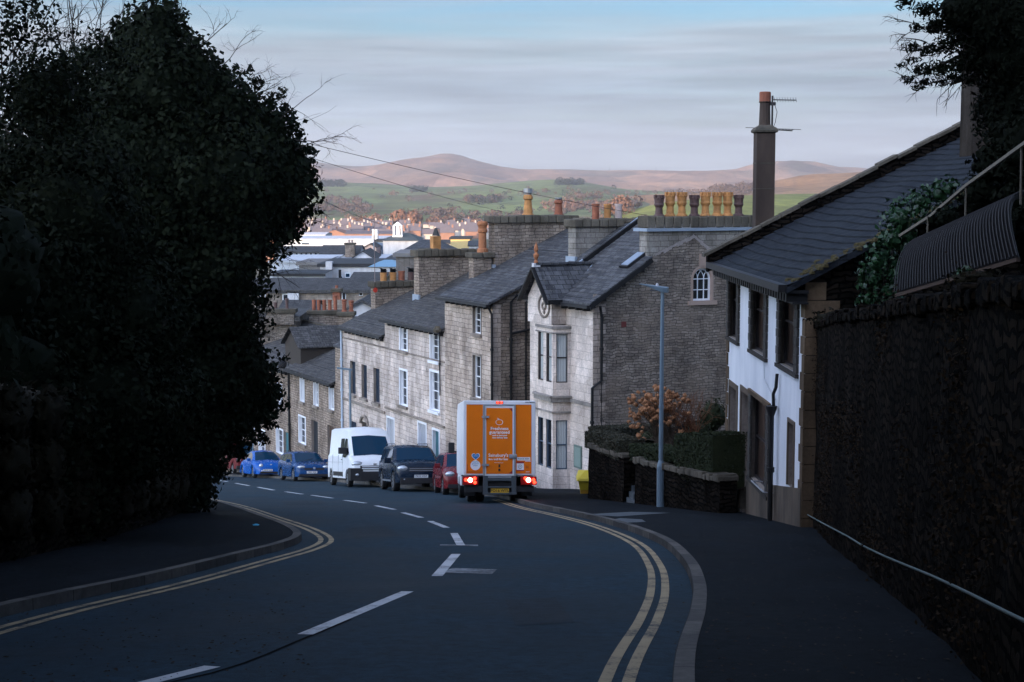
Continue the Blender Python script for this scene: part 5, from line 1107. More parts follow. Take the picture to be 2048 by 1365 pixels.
# dark evergreen mass on the bank at the right edge
o = thing('evergreen_shrub', 'black evergreen shrub filling the right edge above the pale handrail', 'shrub', (8.6, 21, -.6))
leaf_cloud('foliage', [PX(2080, 300, 21.5, 90), PX(2140, 420, 21, 140), PX(1990, 330, 22.5, 45), PX(2170, 250, 22, 120), PX(2075, 470, 20, 45, 70), PX(1960, 390, 22.5, 40, 36), PX(1900, 440, 22.5, 30, 24)], 200, .055, YEW, o, seed=54, lump=.35)
# hedges on the garden wall
def box_hedge(name, label, A_, B_, th, z0, z1, mat, seed, shift=(0, 0), n=900):
    """clipped hedge: a slightly uneven box covered in small leaves"""
    A_, B_ = Vector(A_), Vector(B_); L_ = (B_-A_).length; d = (B_-A_)/L_; nn = Vector((-d.y, d.x)); ra = random.Random(seed); r_ = np.random.default_rng(seed)
    o = thing(name, label, 'hedge', (A_.x, A_.y, z0 if not hasattr(z0, '__len__') else z0[0])); K = 14; m = MB(); zz0 = z0 if hasattr(z0, '__len__') else (z0, z0); zz1 = z1 if hasattr(z1, '__len__') else (z1, z1)
    P = []
    tot = int((L_*2+th*2)*1.0*n+L_*th*n)
    for i in range(tot):
        s = ra.random(); f = ra.random(); face = ra.choices((0, 1, 2, 3, 4), (L_, L_*.4, th*.8, th*.8, th*L_*1.2))[0]
        if face in (0, 1): q = A_+d*L_*s+nn*(th/2 if face else -th/2); z = zz0[0]*(1-s)+zz0[1]*s; zt_ = zz1[0]*(1-s)+zz1[1]*s; z = z+(zt_-z)*f; no = Vector((nn.x, nn.y, 0))*(1 if face else -1)
        elif face in (2, 3): s = 0. if face == 2 else 1.; q = A_+d*L_*s+nn*(f-.5)*th; z0_ = zz0[int(s)]; z = z0_+(zz1[int(s)]-z0_)*ra.random(); no = Vector((d.x, d.y, 0))*(1 if s else -1)
        else: q = A_+d*L_*s+nn*(f-.5)*th; z = zz1[0]*(1-s)+zz1[1]*s; no = Vector((0, 0, 1))
        p = Vector((q.x, q.y, z)); p += no*(.05*noise.noise(p*2.4)+ra.uniform(-.03, .02)); t = no.cross(Vector((ra.gauss(0, 1), ra.gauss(0, 1), ra.gauss(0, 1)))).normalized(); no2 = (no+Vector((ra.gauss(0, .6), ra.gauss(0, .6), ra.gauss(0, .6)))).normalized(); t = no2.cross(t).normalized(); b = no2.cross(t); s_ = ra.uniform(.018, .036)
        m.quad(p-t*s_, p-b*s_*.7, p+t*s_, p+b*s_*.7)
    a0, b0 = A_-nn*(th/2-.05), B_-nn*(th/2-.05); a1, b1 = A_+nn*(th/2-.05), B_+nn*(th/2-.05); e = .05
    pts = [(a0.x, a0.y, zz0[0]), (b0.x, b0.y, zz0[1]), (b1.x, b1.y, zz0[1]), (a1.x, a1.y, zz0[0]), (a0.x, a0.y, zz1[0]-e), (b0.x, b0.y, zz1[1]-e), (b1.x, b1.y, zz1[1]-e), (a1.x, a1.y, zz1[0]-e)]
    m.add(pts, [(0, 1, 5, 4), (1, 2, 6, 5), (2, 3, 7, 6), (3, 0, 4, 7), (4, 5, 6, 7)]); m.build('foliage', mat, o, fixn=False); return o
h0, h1 = ga+Vector((.1, .55)), g1+Vector((.05, .5)); hb = bk+Vector((.25, .2))
box_hedge('clipped_hedge', 'brownish clipped hedge on the garden wall, left end nearest the corner house', tuple(h0), tuple(h1), .8, (z0w-.1, z1w-.15), (zat(h0, 862), zat(h1, 880)), HEDT, 3)
box_hedge('clipped_hedge', 'brownish clipped hedge running back from the street behind the yellow bin', tuple(hb), (h0.x+.15, h0.y+.3), .9, (z0w-1.0, z0w-.1), (zat(hb, 850), zat(h0, 858)), HEDT, 4)
h2, h3 = g2+Vector((.1, .8)), xfind(1400, ga, gb_)+Vector((.1, .8))
box_hedge('clipped_hedge', 'low dark green clipped hedge behind the street lamp', tuple(h2), tuple(h3), .8, (z2w-.1, z3w+.0), (zat(h2, 888), zat(h3, 912)), HEDG, 5)
h4, h5 = xfind(1384, ga, gb_)+Vector((.1, .85)), gb_+Vector((.15, .8))
box_hedge('clipped_hedge', 'taller square green hedge against the white house corner', tuple(h4), tuple(h5), 1.0, (z3w-.4, z3w-.4), (zat(h4, 868), zat(h5, 866)), HEDG, 6)
# dried hydrangea
hb_ = at(1330, 875, 41.8); hy = thing('hydrangea_bush', 'hydrangea with dry orange brown flower heads behind the clipped hedges', 'shrub', tuple(hb_)); ra = random.Random(91)
HYD = flat('dry_flower_head', (.32, .15, .07), .9, 0, .6, 25); m = MB(); tips = []
for i in range(230):
    a = ra.uniform(-1.2, 1.2); px = 1316+ra.gauss(0, 30); py = 815+ra.gauss(0, 24)
    if abs(px-1316) > 62 or py < 771+abs(px-1316)*.35: continue
    tip = at(px, py, 41.8+ra.uniform(-.8, .8)); tips.append(tip); st_ = Vector(hb_)+Vector((ra.uniform(-.3, .3), ra.uniform(-.3, .3), -.2)); m.tube([st_, st_.lerp(tip, .5)+Vector((0, 0, .05)), tip], .007, 3)
m.build('stems', TWIGR, hy); V_ = []
m = MB()
for i, tip in enumerate(tips):
    r_ = ra.uniform(.045, .085); n_ = 6
    m.lathe([(r_*.35, -r_*.7), (r_*.85, -r_*.4), (r_, 0), (r_*.8, r_*.5), (r_*.3, r_*.75)], tip, 7, Matrix.Rotation(ra.uniform(-.5, .5), 3, 'X'))
    for j in range(9): q = tip+Vector((ra.gauss(0, 1), ra.gauss(0, 1), ra.gauss(0, 1))).normalized()*r_*1.0; e = Vector((ra.gauss(0, 1), ra.gauss(0, 1), ra.gauss(0, 1))).normalized()*r_*.4; f_ = e.cross(Vector((ra.random(), 1, 0))).normalized()*r_*.35; m.quad(q-e, q-f_, q+e, q+f_)
m.build('flower_heads', HYD, hy)
o = thing('bare_shrub', 'reddish bare shrub to the right of the hydrangea', 'shrub', tuple(at(1385, 870, 41.5))); m = MB(); ra = random.Random(92)
for i in range(26): twig_tree(m, at(1385+ra.uniform(-14, 14), 872, 41.5), (ra.uniform(-.5, .5), ra.uniform(-.3, .3), 1), .75, .012, 2, ra, .35, 0, 3)
m.build('twigs', flat('reddish_twigs', (.16, .065, .03), .85, 0, .3), o)
o = leaf_cloud('evergreen_shrub', [PX(1425, 835, 43, 30, 36), PX(1395, 868, 42.5, 30, 26), PX(1300, 874, 43, 30, 14)], 150, .05, HEDG, None, tuple(at(1420, 880, 41)), seed=61, core=.8); tag(o, 'dark low evergreen growth between the hydrangea and the white house', 'shrub')
# garden handrail with balusters, corrugated sheet
P = [at(1800, 472, 25), at(1862, 432, 23.5), at(1932, 372, 21.5), at(2048, 288, 18.5), at(2150, 215, 16.5)]
GR = flat('old_cream_rail', (.15, .13, .10), .6, 0, .2); o = thing('garden_handrail', 'cream handrail climbing the garden steps above the retaining wall', 'handrail', tuple(P[0])); m = MB()
for a, b in zip(P[:-1], P[1:]): m.beam(a, b, .04, .045)
m.build('rail', GR, o)
for px, py, D, y2 in ((1856, 434, 23.6, 480), (1932, 372, 21.5, 455), (2043, 292, 18.6, 410)): a, b = at(px, py, D), at(px-2, y2, D); m = MB(); m.beam(a, b, .02, .02, up=Vector((0, 1, 0))); m.build('baluster', GR, o)
o = thing('corrugated_sheet', 'grey corrugated sheet curving down below the garden handrail', 'corrugated sheet', tuple(at(1870, 560, 20.5))); m = MB()
nx, ny = 200, 12; a0, a1 = at(1795, 588, 22), at(2040, 515, 18.2); b0, b1 = at(1880, 470, 23), at(2062, 385, 19.4)
for i in range(nx+1):
    for j in range(ny+1):
        s, f = i/nx, j/ny; q = a0.lerp(a1, s).lerp(b0.lerp(b1, s), f); q = q+Vector((.35, .2, 0))*(-.9*math.sin(f*math.pi/2)**2*0+.0)+Vector((-.18*math.sin(f*math.pi), 0, .22*math.sin(f*math.pi)))+Vector((-.5, -.6, .2)).normalized()*.05*math.cos(i*math.pi/2.5)
        m.v.append(q)
m.f = [(i*(ny+1)+j, (i+1)*(ny+1)+j, (i+1)*(ny+1)+j+1, i*(ny+1)+j+1) for i in range(nx) for j in range(ny)]
rb = MB()
for i in range(0, nx+1, 5): rb.tube([m.v[i*(ny+1)+j]+Vector((-.035, -.045, .015)) for j in range(ny+1)], .009, 4)
rb.build('ribs', flat('pale_rib', (.05, .05, .052), .7, spec=.1), o)
m.build('sheet', flat('weathered_sheet', (.034, .033, .036), .6, .1, .25, 5), o)
m = MB(); m.beam(a0+Vector((0, .06, -.03)), a1+Vector((0, .06, -.03)), .05, .05); m.build('batten', BRN, o)
# ============================================================ VEHICLES
def paint(name, col, rough=.28, coat=.8):
    k = NM(name); v = k.coord(); f = k.noise(v, 2.2, 4); d_ = k.ramp(k.noise(k.coord('Object', (1, 1, 2)), 7, 5, .7), [(.45, rough), (.8, rough+.25)])
    k.fin(k.mix(f, mul(col, .9), mul(col, 1.08)), d_, 0, .22); k.b.inputs['Coat Weight'].default_value = coat*.15; k.b.inputs['Coat Roughness'].default_value = .06; return k.m
TYRE = flat('tyre_rubber', (.012, .012, .012), .85); RIM = flat('alloy_rim', (.35, .36, .38), .35, .8); PLA = flat('black_plastic', (.018, .018, .02), .6)
k = NM('windscreen_glass'); k.fin((.003, .028, .06), .06, 0, .22); WSG = k.m
k = NM('headlamp_glass'); k.fin((.55, .6, .65), .08, .5, .8); LAMP = k.m
k = NM('plate_white'); k.fin((.62, .64, .66), .4); PLW = k.m
k = NM('plate_yellow'); k.fin((.62, .36, .02), .4); PLY = k.m
INK = flat('black_ink', (.01, .01, .01), .6); INKW = flat('white_vinyl', (.90, .90, .90), .5)
def place(px_x, py_y, hd):
    h = Vector((hd[0], hd[1])).normalized(); n = Vector((0, SL, 1)).normalized(); f = Vector((h.x, h.y, 0)); f = (f-n*f.dot(n)).normalized(); l = n.cross(f)
    M = Matrix((f, l, n)).transposed().to_4x4(); M.translation = (px_x, py_y, G(px_x, py_y)+.006); return M
def text(body, size, mat, par, M, name='lettering', ext=.002, align='CENTER', bold=0):
    cu = bpy.data.curves.new(name, 'FONT'); cu.body = body; cu.size = size; cu.extrude = ext; cu.align_x = align; cu.align_y = 'CENTER'; cu.offset = bold; cu.resolution_u = 2
    t = bpy.data.objects.new(name, cu); sc.collection.objects.link(t); bpy.context.view_layer.update(); me = bpy.data.meshes.new_from_object(t.evaluated_get(bpy.context.evaluated_depsgraph_get())); bpy.data.objects.remove(t)
    me.name = name; me.transform(M); me.materials.clear(); me.materials.append(mat); o = bpy.data.objects.new(name, me); sc.collection.objects.link(o); o.parent = par; BASE[o.name] = Vector((0, 0, 0)); return o
FRONT = Matrix(((0, 0, 1, 0), (1, 0, 0, 0), (0, 1, 0, 0), (0, 0, 0, 1)))     # text plane facing +x, reading left to right seen from the front
REAR = Matrix(((0, 0, -1, 0), (-1, 0, 0, 0), (0, 1, 0, 0), (0, 0, 0, 1)))
def TM(x, y, z, B=FRONT): return Matrix.Translation((x, y, z)) @ B
def wheel(par, x, y, r, wd, side, rim=RIM, spokes=7):
    m = MB(); R_ = Matrix.Rotation(math.pi/2, 3, 'X'); m.lathe([(r*.62, -wd/2), (r*.93, -wd/2), (r, -wd*.35), (r, wd*.35), (r*.93, wd/2), (r*.62, wd/2), (r*.6, 0)], (x, y, r), 22, R_, cap=False)
    wo_ = MB(); wo_.lathe([(r*.2, -wd*.3), (r*.2, wd*.3)], (x, y, r), 8, R_); w_ = wo_.build('wheel', rim, par)
    m.build('tyre', TYRE, w_); m = MB(); yo = y+side*wd*.42; m.lathe([(r*.55, -.02), (r*.64, -.02), (r*.64, .02), (r*.55, .02)], (x, yo, r), 22, R_, cap=False)
    for i in range(spokes): a = i*2*math.pi/spokes; m.beam((x+math.cos(a)*r*.1, yo, r+math.sin(a)*r*.1), (x+math.cos(a)*r*.6, yo, r+math.sin(a)*r*.6), .05, .03, up=Vector((0, 1, 0)))
    m.build('rim', rim, w_); m = MB(); m.lathe([(r*.6, -.01), (r*.6, .01)], (x, y+side*wd*.1, r), 16, R_); m.build('brake', PLA, w_)
def vehicle(name, label, cat, M, L, Wd, belt, roof, tum, wheels, r, body, ws, sides, lights, grille, plate=None, low=.22, crown=.03, nose_n=.16, group='cars parked along the terrace', dark_low=None, mirrors=None, trim=None, rails=False, text_mat=INK, wheel_w=.21):
    """lofted body: belt and roof are height profiles [(x, z)] from nose to tail, ws = windscreen x range, sides = side window outlines"""
    o = thing(name, label, cat, mat=M, group=group); hw = Wd/2
    bx_, bz_ = zip(*sorted(belt)); rx_, rz_ = zip(*sorted(roof)); xs = set(np.linspace(-L/2, L/2, 46)); xs |= {ws[0], ws[1], L/2-.04, -L/2+.04, *[p[0] for p in roof]}
    for wx in wheels:
        for a in np.linspace(0, math.pi, 9): xs.add(wx+math.cos(a)*(r+.07))
    xs = sorted(xs); rings = []
    def prof(x):
        zb_ = np.interp(x, bx_, bz_); zr_ = np.interp(x, rx_, rz_) if rx_[0] <= x <= rx_[-1] else zb_; zr_ = max(zr_, zb_)
        e = min(L/2-x, x+L/2); wf = 1-nose_n*max(0, 1-e/.45)**2 if x > 0 else 1-nose_n*.6*max(0, 1-e/.4)**2
        return zb_, zr_, hw*wf
    for x in xs:
        zb_, zr_, w_ = prof(x); zl_ = low
        if abs(abs(x)-L/2) < .05: zl_ = low+.08
        for wx in wheels:
            q = (r+.07)**2-(x-wx)**2
            if q > 0: zl_ = max(zl_, r+math.sqrt(q))
        zl_ = min(zl_, zb_-.06); hgt = zr_-zb_; wr = w_*.93-tum*hgt
        if hgt < .03: P = [(0, zl_), (.72*w_, zl_), (w_*.985, zl_+.01), (w_, (zl_+zb_)/2), (w_*.985, zb_-.06), (w_*.93, zb_-.01), (w_*.84, zb_+.025), (w_*.7, zb_+.04), (0, zb_+.055+crown)]
        else: P = [(0, zl_), (.72*w_, zl_), (w_*.985, zl_+.01), (w_, (zl_+zb_)/2), (w_*.985, zb_-.06), (w_*.93, zb_), (wr+.02, zr_-.07 if hgt > .15 else zb_+.03), (wr*.86, zr_ if hgt > .06 else zb_+.04), (0, zr_+crown)]
        rings.append([(x, y, z) for y, z in P]+[(x, -y, z) for y, z in P[-2:0:-1]])
    nr = len(rings[0]); V = [p for rg in rings for p in rg]; FB, FW = [], []
    for i in range(len(rings)-1):
        for j in range(nr):
            f = (i*nr+j, i*nr+(j+1) % nr, (i+1)*nr+(j+1) % nr, (i+1)*nr+j); xm = (xs[i]+xs[i+1])/2
            (FW if ws[0] < xm < ws[1] and j in (7, 8) else FB).append(f)
    FB += [tuple(range(nr)), tuple((len(rings)-1)*nr+j for j in range(nr))]
    m = MB(); m.add(V, FB); bo = m.build('body', body, o, smooth=True); bo.modifiers.new('split', 'EDGE_SPLIT').split_angle = math.radians(38)
    used = sorted({i for f in FW for i in f}); mp_ = {a: b for b, a in enumerate(used)}; m = MB(); m.add([Vector(V[i])+Vector((.006, 0, .004)) for i in used], [tuple(mp_[i] for i in f) for f in FW]); wso = m.build('windscreen', WSG, o, smooth=True)
    m = MB(); a, b = ws[1]+.02, np.interp(ws[1], rx_, rz_)+.04
    for s_ in (-.35, .25): m.beam((a-.02, s_*hw, b-.02), (a-.30, (s_+.6)*hw, b+.16*np.sign(b)), .015, .015)
    m.build('wiper', PLA, wso)
    def side_y(x, z):
        zb_, zr_, w_ = prof(x); wr = w_*.93-tum*(zr_-zb_); f = (z-zb_)/max(.01, zr_-.07-zb_); return w_*.93+(wr+.02-w_*.93)*min(1, max(0, f)) if z > zb_ else w_*.995
    for sd in (1, -1):
        for poly in sides: m = MB(); m.add([(x, sd*(side_y(x, z)+.012), z) for x, z in poly], [tuple(range(len(poly)))]); m.build('side_window', GLS, o)
    for wx in wheels:
        for sd in (1, -1): wheel(o, wx, sd*(hw-.13), r, wheel_w, sd)
    for (kind, x, y, z, sx, sy, sz) in lights:
        for sd in ((1, -1) if y else (1,)):
            m = MB(); bm = bmesh.new(); bmesh.ops.create_uvsphere(bm, u_segments=14, v_segments=9, radius=1); vs = [(x+v.co.x*sx, sd*y+v.co.y*sy+(-sd*v.co.x*0), z+v.co.z*sz) for v in bm.verts]; fs = [[q.index for q in f.verts] for f in bm.faces]; bm.free(); m.add(vs, fs)
            m.build('headlight' if kind == 'h' else 'fog_light', LAMP, o, smooth=True)
    for (nm, x, y0, y1, z0, z1, mt, th) in grille:
        m = MB(); m.box(x-th, x, y0, y1, z0, z1); 
        m.build(nm, mt, o, bevel=.01)
    if plate: x, y, z, tx = plate; m = MB(); m.box(x-.02, x, y-.26, y+.26, z-.057, z+.057); pl = m.build('number_plate', PLW, o); text(tx, .10, text_mat, pl, TM(x+.001, y, z), bold=.001)
    if mirrors:
        x, y, z, s_ = mirrors
        for sd in (1, -1): m = MB(); m.box(x-.09*s_, x+.07*s_, sd*y-.11*s_, sd*y+.11*s_, z-.09*s_, z+.09*s_); m.beam((x, sd*(y-.1*s_), z-.06*s_), (x-.05, sd*(hw*.88), z-.1), .04, .04); m.build('wing_mirror', body if s_ < 1.3 else PLA, o, bevel=.03*s_)
    if dark_low:
        for sd in (1, -1): m = MB(); m.box(dark_low[0], dark_low[1], sd*(hw+.004)-.012, sd*(hw+.004)+.012, dark_low[2], dark_low[3]); m.build('side_moulding', dark_low[4], o)
    if rails:
        for sd in (1, -1): zz = max(rz_); m = MB(); m.tube([(roof[-2][0]+.0, sd*hw*.66, zz+.01), (roof[-2][0]+.1, sd*hw*.66, zz+.05), (roof[1][0]-.5, sd*hw*.66, zz+.05), (roof[1][0]-.35, sd*hw*.66, zz+.0)], .016, 6); m.build('roof_rail', PLA, o)
    return o
def P_(px, D): v = at(px, 900, D); return v.x, D
# white high-roof van
x0, y0 = P_(748, 61.5); h = Vector((.30, -.955)).normalized(); L = 5.4; M = place(x0-h.x*L/2, y0-h.y*L/2, h)
WHP = paint('van_white', (.72, .75, .78), .35, .4)
van = vehicle('panel_van', 'white high roof panel van parked between the dark four by four and the blue estate', 'van', M, L, 2.02,
    [(2.70, .80), (2.64, 1.0), (2.35, 1.20), (1.9, 1.34), (-2.70, 1.36)], [(2.30, 1.22), (1.42, 2.12), (1.15, 2.42), (.6, 2.5), (-2.6, 2.5), (-2.69, 2.40)], .10, (1.85, -1.75), .34, WHP, (1.42, 2.22),
    [[(1.95, 1.42), (1.40, 2.02), (.95, 2.04), (.95, 1.26), (1.5, 1.22), (1.75, 1.3)], [(.80, 2.04), (.05, 2.04), (.05, 1.38), (.80, 1.38)]],
    [('h', 2.60, .72, .97, .09, .25, .12), ('f', 2.735, .74, .52, .03, .08, .05)], [('bumper', 2.76, -.6, .6, .28, .66, PLA, .22), ('bumper', 2.73, .5, 1.03, .28, .80, PLA, .55), ('bumper', 2.73, -1.03, -.5, .28, .80, PLA, .55), ('grille', 2.765, -.55, .55, .76, .80, WHP, .1), ('grille', 2.76, -.55, .55, .84, .87, WHP, .1), ('grille', 2.735, -.62, .62, .74, .9, PLA, .1), ('badge', 2.74, -.07, .07, .93, 1.0, ALU, .03)],
    None, low=.34, crown=.05, nose_n=.12, dark_low=(-1.1, .95, .44, .62, PLA), mirrors=(1.65, 1.16, 1.52, 1.5))
m = MB(); m.box(2.745, 2.765, .25, .77, .44, .55); m.build('number_plate', PLW, van)
m = MB()
for x_ in (.88, .0, -1.3): m.box(x_-.006, x_+.006, -1.016, -.99, .4, 1.34); m.box(x_-.006, x_+.006, .99, 1.016, .4, 1.34)
m.box(-2.6, 1.0, -1.018, 1.018, 1.02, 1.03); m.build('door_seam', flat('seam_shadow', (.25, .27, .3)), van)
m = MB(); m.box(.62, .78, -1.02, 1.02, 1.12, 1.16); m.build('door_handle', PLA, van)
# dark blue four by four
x0, y0 = P_(842, 55.3); h = Vector((.24, -.97)).normalized(); L = 4.5; M = place(x0-h.x*L/2, y0-h.y*L/2, h)
SUV = paint('dark_blue_paint', (.003, .012, .028), .2, 1)
suv = vehicle('four_by_four', 'dark blue four by four with white number plate parked in front of the white van', 'car', M, L, 1.92,
    [(2.25, .60), (2.22, .90), (2.1, 1.02), (1.1, 1.10), (.9, 1.12), (-2.25, 1.14)], [(1.12, 1.12), (.42, 1.62), (.1, 1.72), (-1.7, 1.74), (-2.05, 1.66), (-2.22, 1.2)], .30, (1.42, -1.28), .37, SUV, (.42, 1.06),
    [[(.80, 1.18), (.35, 1.58), (-.30, 1.60), (-.30, 1.16)], [(-.38, 1.16), (-.38, 1.60), (-1.15, 1.60), (-1.15, 1.16)], [(-1.25, 1.18), (-1.25, 1.60), (-1.8, 1.58), (-1.95, 1.2)]],
    [('h', 2.17, .70, .86, .10, .21, .115), ('f', 2.245, .66, .46, .05, .08, .06)], [('grille', 2.262, -.47, .47, .74, .90, PLA, .08), ('grille_bar', 2.27, -.46, .46, .84, .86, ALU, .03), ('grille_bar', 2.27, -.46, .46, .77, .79, ALU, .03), ('bumper', 2.29, -.80, .80, .30, .52, PLA, .2)],
    (2.31, -.02, .57, 'PX12 VGT'), low=.32, dark_low=(-.85, 1.0, .36, .42, ALU), mirrors=(.75, 1.05, 1.15, 1.15), rails=True, wheel_w=.24)
# mid blue estate
x0, y0 = P_(627, 73); h = Vector((.36, -.93)).normalized(); L = 4.5; M = place(x0-h.x*L/2, y0-h.y*L/2, h)
EST = paint('mid_blue_paint', (.004, .045, .15), .2, 1)
est = vehicle('estate_car', 'mid blue estate car with roof rails parked behind the white van', 'car', M, L, 1.78,
    [(2.25, .52), (2.2, .68), (2.0, .78), (1.25, .90), (.9, .93), (-2.25, .98)], [(1.3, .92), (.38, 1.38), (.05, 1.45), (-1.5, 1.45), (-1.95, 1.34), (-2.2, 1.0)], .34, (1.35, -1.3), .31, EST, (.38, 1.24),
    [[(.95, .98), (.35, 1.34), (-.25, 1.36), (-.25, .98)], [(-.33, .98), (-.33, 1.36), (-1.1, 1.35), (-1.1, 1.0)], [(-1.2, 1.02), (-1.2, 1.33), (-1.75, 1.27), (-1.9, 1.06)]],
    [('h', 2.12, .62, .70, .14, .21, .085)], [('grille', 2.265, -.5, -.09, .56, .66, PLA, .08), ('grille', 2.265, .09, .5, .56, .66, PLA, .08), ('badge', 2.27, -.05, .05, .60, .70, ALU, .06), ('bumper', 2.275, -.76, .76, .24, .36, PLA, .12)],
    (2.285, -.12, .45, 'YB05 WJZ'), low=.22, mirrors=(.75, .97, 1.0, .9), rails=True, wheel_w=.2)
# bright blue rounded car
x0, y0 = P_(541, 81); h = Vector((.38, -.92)).normalized(); L = 4.1; M = place(x0-h.x*L/2, y0-h.y*L/2, h)
BEE = paint('bright_blue_paint', (.004, .09, .38), .2, 1)
bee = vehicle('rounded_car', 'bright blue small car with domed roof and round headlamps, farthest of the blue cars', 'car', M, L, 1.74,
    [(2.05, .48), (2.0, .62), (1.75, .78), (1.3, .90), (.9, .95), (-.9, .98), (-1.7, .86), (-2.02, .60)], [(1.15, .94), (.75, 1.20), (.35, 1.41), (-.05, 1.49), (-.5, 1.48), (-1.0, 1.36), (-1.5, 1.10), (-1.75, .88)], .42, (1.28, -1.24), .33, BEE, (.35, 1.1),
    [[(.82, 1.0), (.45, 1.28), (.05, 1.40), (-.35, 1.41), (-.35, 1.0)], [(-.43, 1.0), (-.43, 1.40), (-.9, 1.3), (-1.2, 1.05)]],
    [('h', 1.93, .54, .68, .09, .12, .12), ('f', 2.04, .5, .4, .04, .06, .04)], [('bumper', 2.06, -.62, .62, .26, .36, PLA, .1), ('badge', 1.99, -.05, .05, .68, .78, ALU, .05)],
    (2.085, -.2, .44, 'NK53 ULB'), low=.22, nose_n=.34, crown=.05, mirrors=(.72, .95, 1.0, .9), wheel_w=.2)
for sd in (1, -1):
    for wx in (1.28, -1.24):     # bulging wings
        m = MB(); P = [(wx+math.cos(a)*.44, sd*.84, .33+math.sin(a)*.44) for a in np.linspace(-.15, math.pi+.15, 12)]; m.tube(P, .075, 7); m.build('wing', BEE, bee, smooth=True)
# red hatchback behind the lorry
x0, y0 = P_(936, 50.9); h = Vector((.16, -.98)).normalized(); L = 3.9; M = place(x0-h.x*L/2, y0-h.y*L/2, h)
RED = paint('dark_red_paint', (.14, .006, .010), .2, 1)
red = vehicle('hatchback', 'dark red hatchback half hidden behind the orange lorry', 'car', M, L, 1.68,
    [(1.95, .52), (1.9, .70), (1.7, .80), (1.1, .92), (-1.95, .98)], [(1.15, .94), (.35, 1.40), (.05, 1.47), (-1.3, 1.45), (-1.75, 1.3), (-1.92, 1.0)], .32, (1.25, -1.2), .30, RED, (.35, 1.1),
    [[(.85, .99), (.3, 1.36), (-.3, 1.38), (-.3, .99)], [(-.38, .99), (-.38, 1.38), (-1.2, 1.34), (-1.45, 1.05)]],
    [('h', 1.84, .62, .72, .12, .17, .10)], [('grille', 1.965, -.4, .4, .56, .66, PLA, .08), ('bumper', 1.975, -.7, .7, .24, .38, PLA, .1)], (1.985, 0, .46, 'PJ09 XKA'), low=.22, mirrors=(.7, .93, 1.0, .95))
# red pickup with a silver ladder rack
x0, y0 = P_(500, 90.5); h = Vector((.40, -.91)).normalized(); L = 5.0; M = place(x0-h.x*L/2, y0-h.y*L/2, h)
RED2 = paint('lorry_red', (.13, .012, .014), .4, .4)
pk_ = vehicle('pickup_lorry', 'red pickup lorry with a silver ladder rack, behind the farthest blue car', 'lorry', M, L, 1.95,
    [(2.5, .7), (2.46, 1.0), (2.2, 1.12), (1.3, 1.2), (.0, 1.22), (-.1, 1.0), (-2.5, 1.0)], [(2.0, 1.14), (1.3, 1.85), (1.0, 2.0), (.0, 2.02), (-.08, 1.25)], .2, (1.7, -1.5), .36, RED2, (1.3, 1.95),
    [[(1.6, 1.3), (1.15, 1.8), (.3, 1.82), (.3, 1.28)]], [('h', 2.4, .72, .92, .1, .16, .12)], [('grille', 2.52, -.5, .5, .7, .92, PLA, .08), ('bumper', 2.56, -.9, .9, .34, .58, PLA, .16)], None, low=.38, mirrors=(1.4, 1.15, 1.4, 1.2))
m = MB()
for z in (1.75, 1.95, 2.15, 2.32): m.tube([(-.2, -.95, z), (-.2, .95, z)], .028, 6)
for y in (-.7, -.2, .7): m.tube([(-.2, y, 1.0), (-.2, y, 2.55)], .028, 6)
m.tube([(-.2, -.7, 2.32), (-.2, -.62, 2.62), (-.2, .62, 2.62), (-.2, .7, 2.32)], .028, 6)
for y in (-.7, .7): m.tube([(-.2, y, 2.32), (-2.3, y, 2.32), (-2.3, y, 1.0)], .028, 6)
m.build('ladder_rack', ALU, pk_)
# ---- orange and white delivery lorry, seen from behind
hd = Vector((-.085, 1)).normalized(); rc = at(998.5, 960, 43.6); M = place(rc.x+hd.x*2.8, 43.6+hd.y*2.8, hd)
lo = thing('delivery_lorry', 'white box delivery lorry with orange rear doors and red lights lit, seen from behind', 'lorry', mat=M)
XR = -2.8; BW = 1.075; zb0, zb1 = .80, 3.02; XF = .95; WBX = paint('box_white', (.80, .81, .84), .4, .2)
m = MB(); prof_ = [(XR, zb0), (XF, zb0), (XF+.12, zb0+.2), (XF+.12, zb1-.55), (XF-.1, zb1-.2), (XF-.5, zb1), (XR, zb1)]
m.prism([(x, -BW, z) for x, z in prof_], (0, 2*BW, 0)); m.build('box_body', WBX, lo, bevel=.03)
OR = paint('orange_vinyl', (.86, .19, .002), .55, 0); DR = flat('dark_red_vinyl', (.30, .015, .02), .5)
X = XR
def rbox(m, y0, y1, z0, z1, d0, d1): m.box(X-d1, X-d0, -y1, -y0, z0, z1)     # y measured to the right as seen from behind
def z_(py): return zb0+(953-py)/(953-808)*(zb1-zb0)
def y_(px): return (px-998.5)/(1073-925)*2*BW
m = MB(); rbox(m, y_(931), y_(964.5), z_(949), z_(816), 0, .012); lp_ = m.build('rear_panel', OR, lo)
m = MB(); rbox(m, y_(1031), y_(1064), z_(949), z_(816), 0, .012); rp_ = m.build('rear_panel', OR, lo)
m = MB(); rbox(m, y_(969), y_(1029), z_(953), z_(818), 0, .02); dr_ = m.build('rear_door', WBX, lo)
m = MB(); rbox(m, y_(971.5), y_(1025), z_(949.5), z_(822.5), .02, .03); dp_ = m.build('door_panel', OR, dr_)
m = MB()
for a, b in ((965, 969), (1028, 1031.5)): rbox(m, y_(a), y_(b), z_(955), z_(816), .0, .045)
rbox(m, y_(965), y_(1031), z_(817.5), z_(815.5), .0, .044); rbox(m, y_(965), y_(1031), z_(957), z_(954), .0, .044); m.build('door_frame', ALU, lo)
m = MB(); rbox(m, y_(931), y_(1064), z_(816.6), z_(815.8), .012, .02); m.build('red_trim', DR, lo)
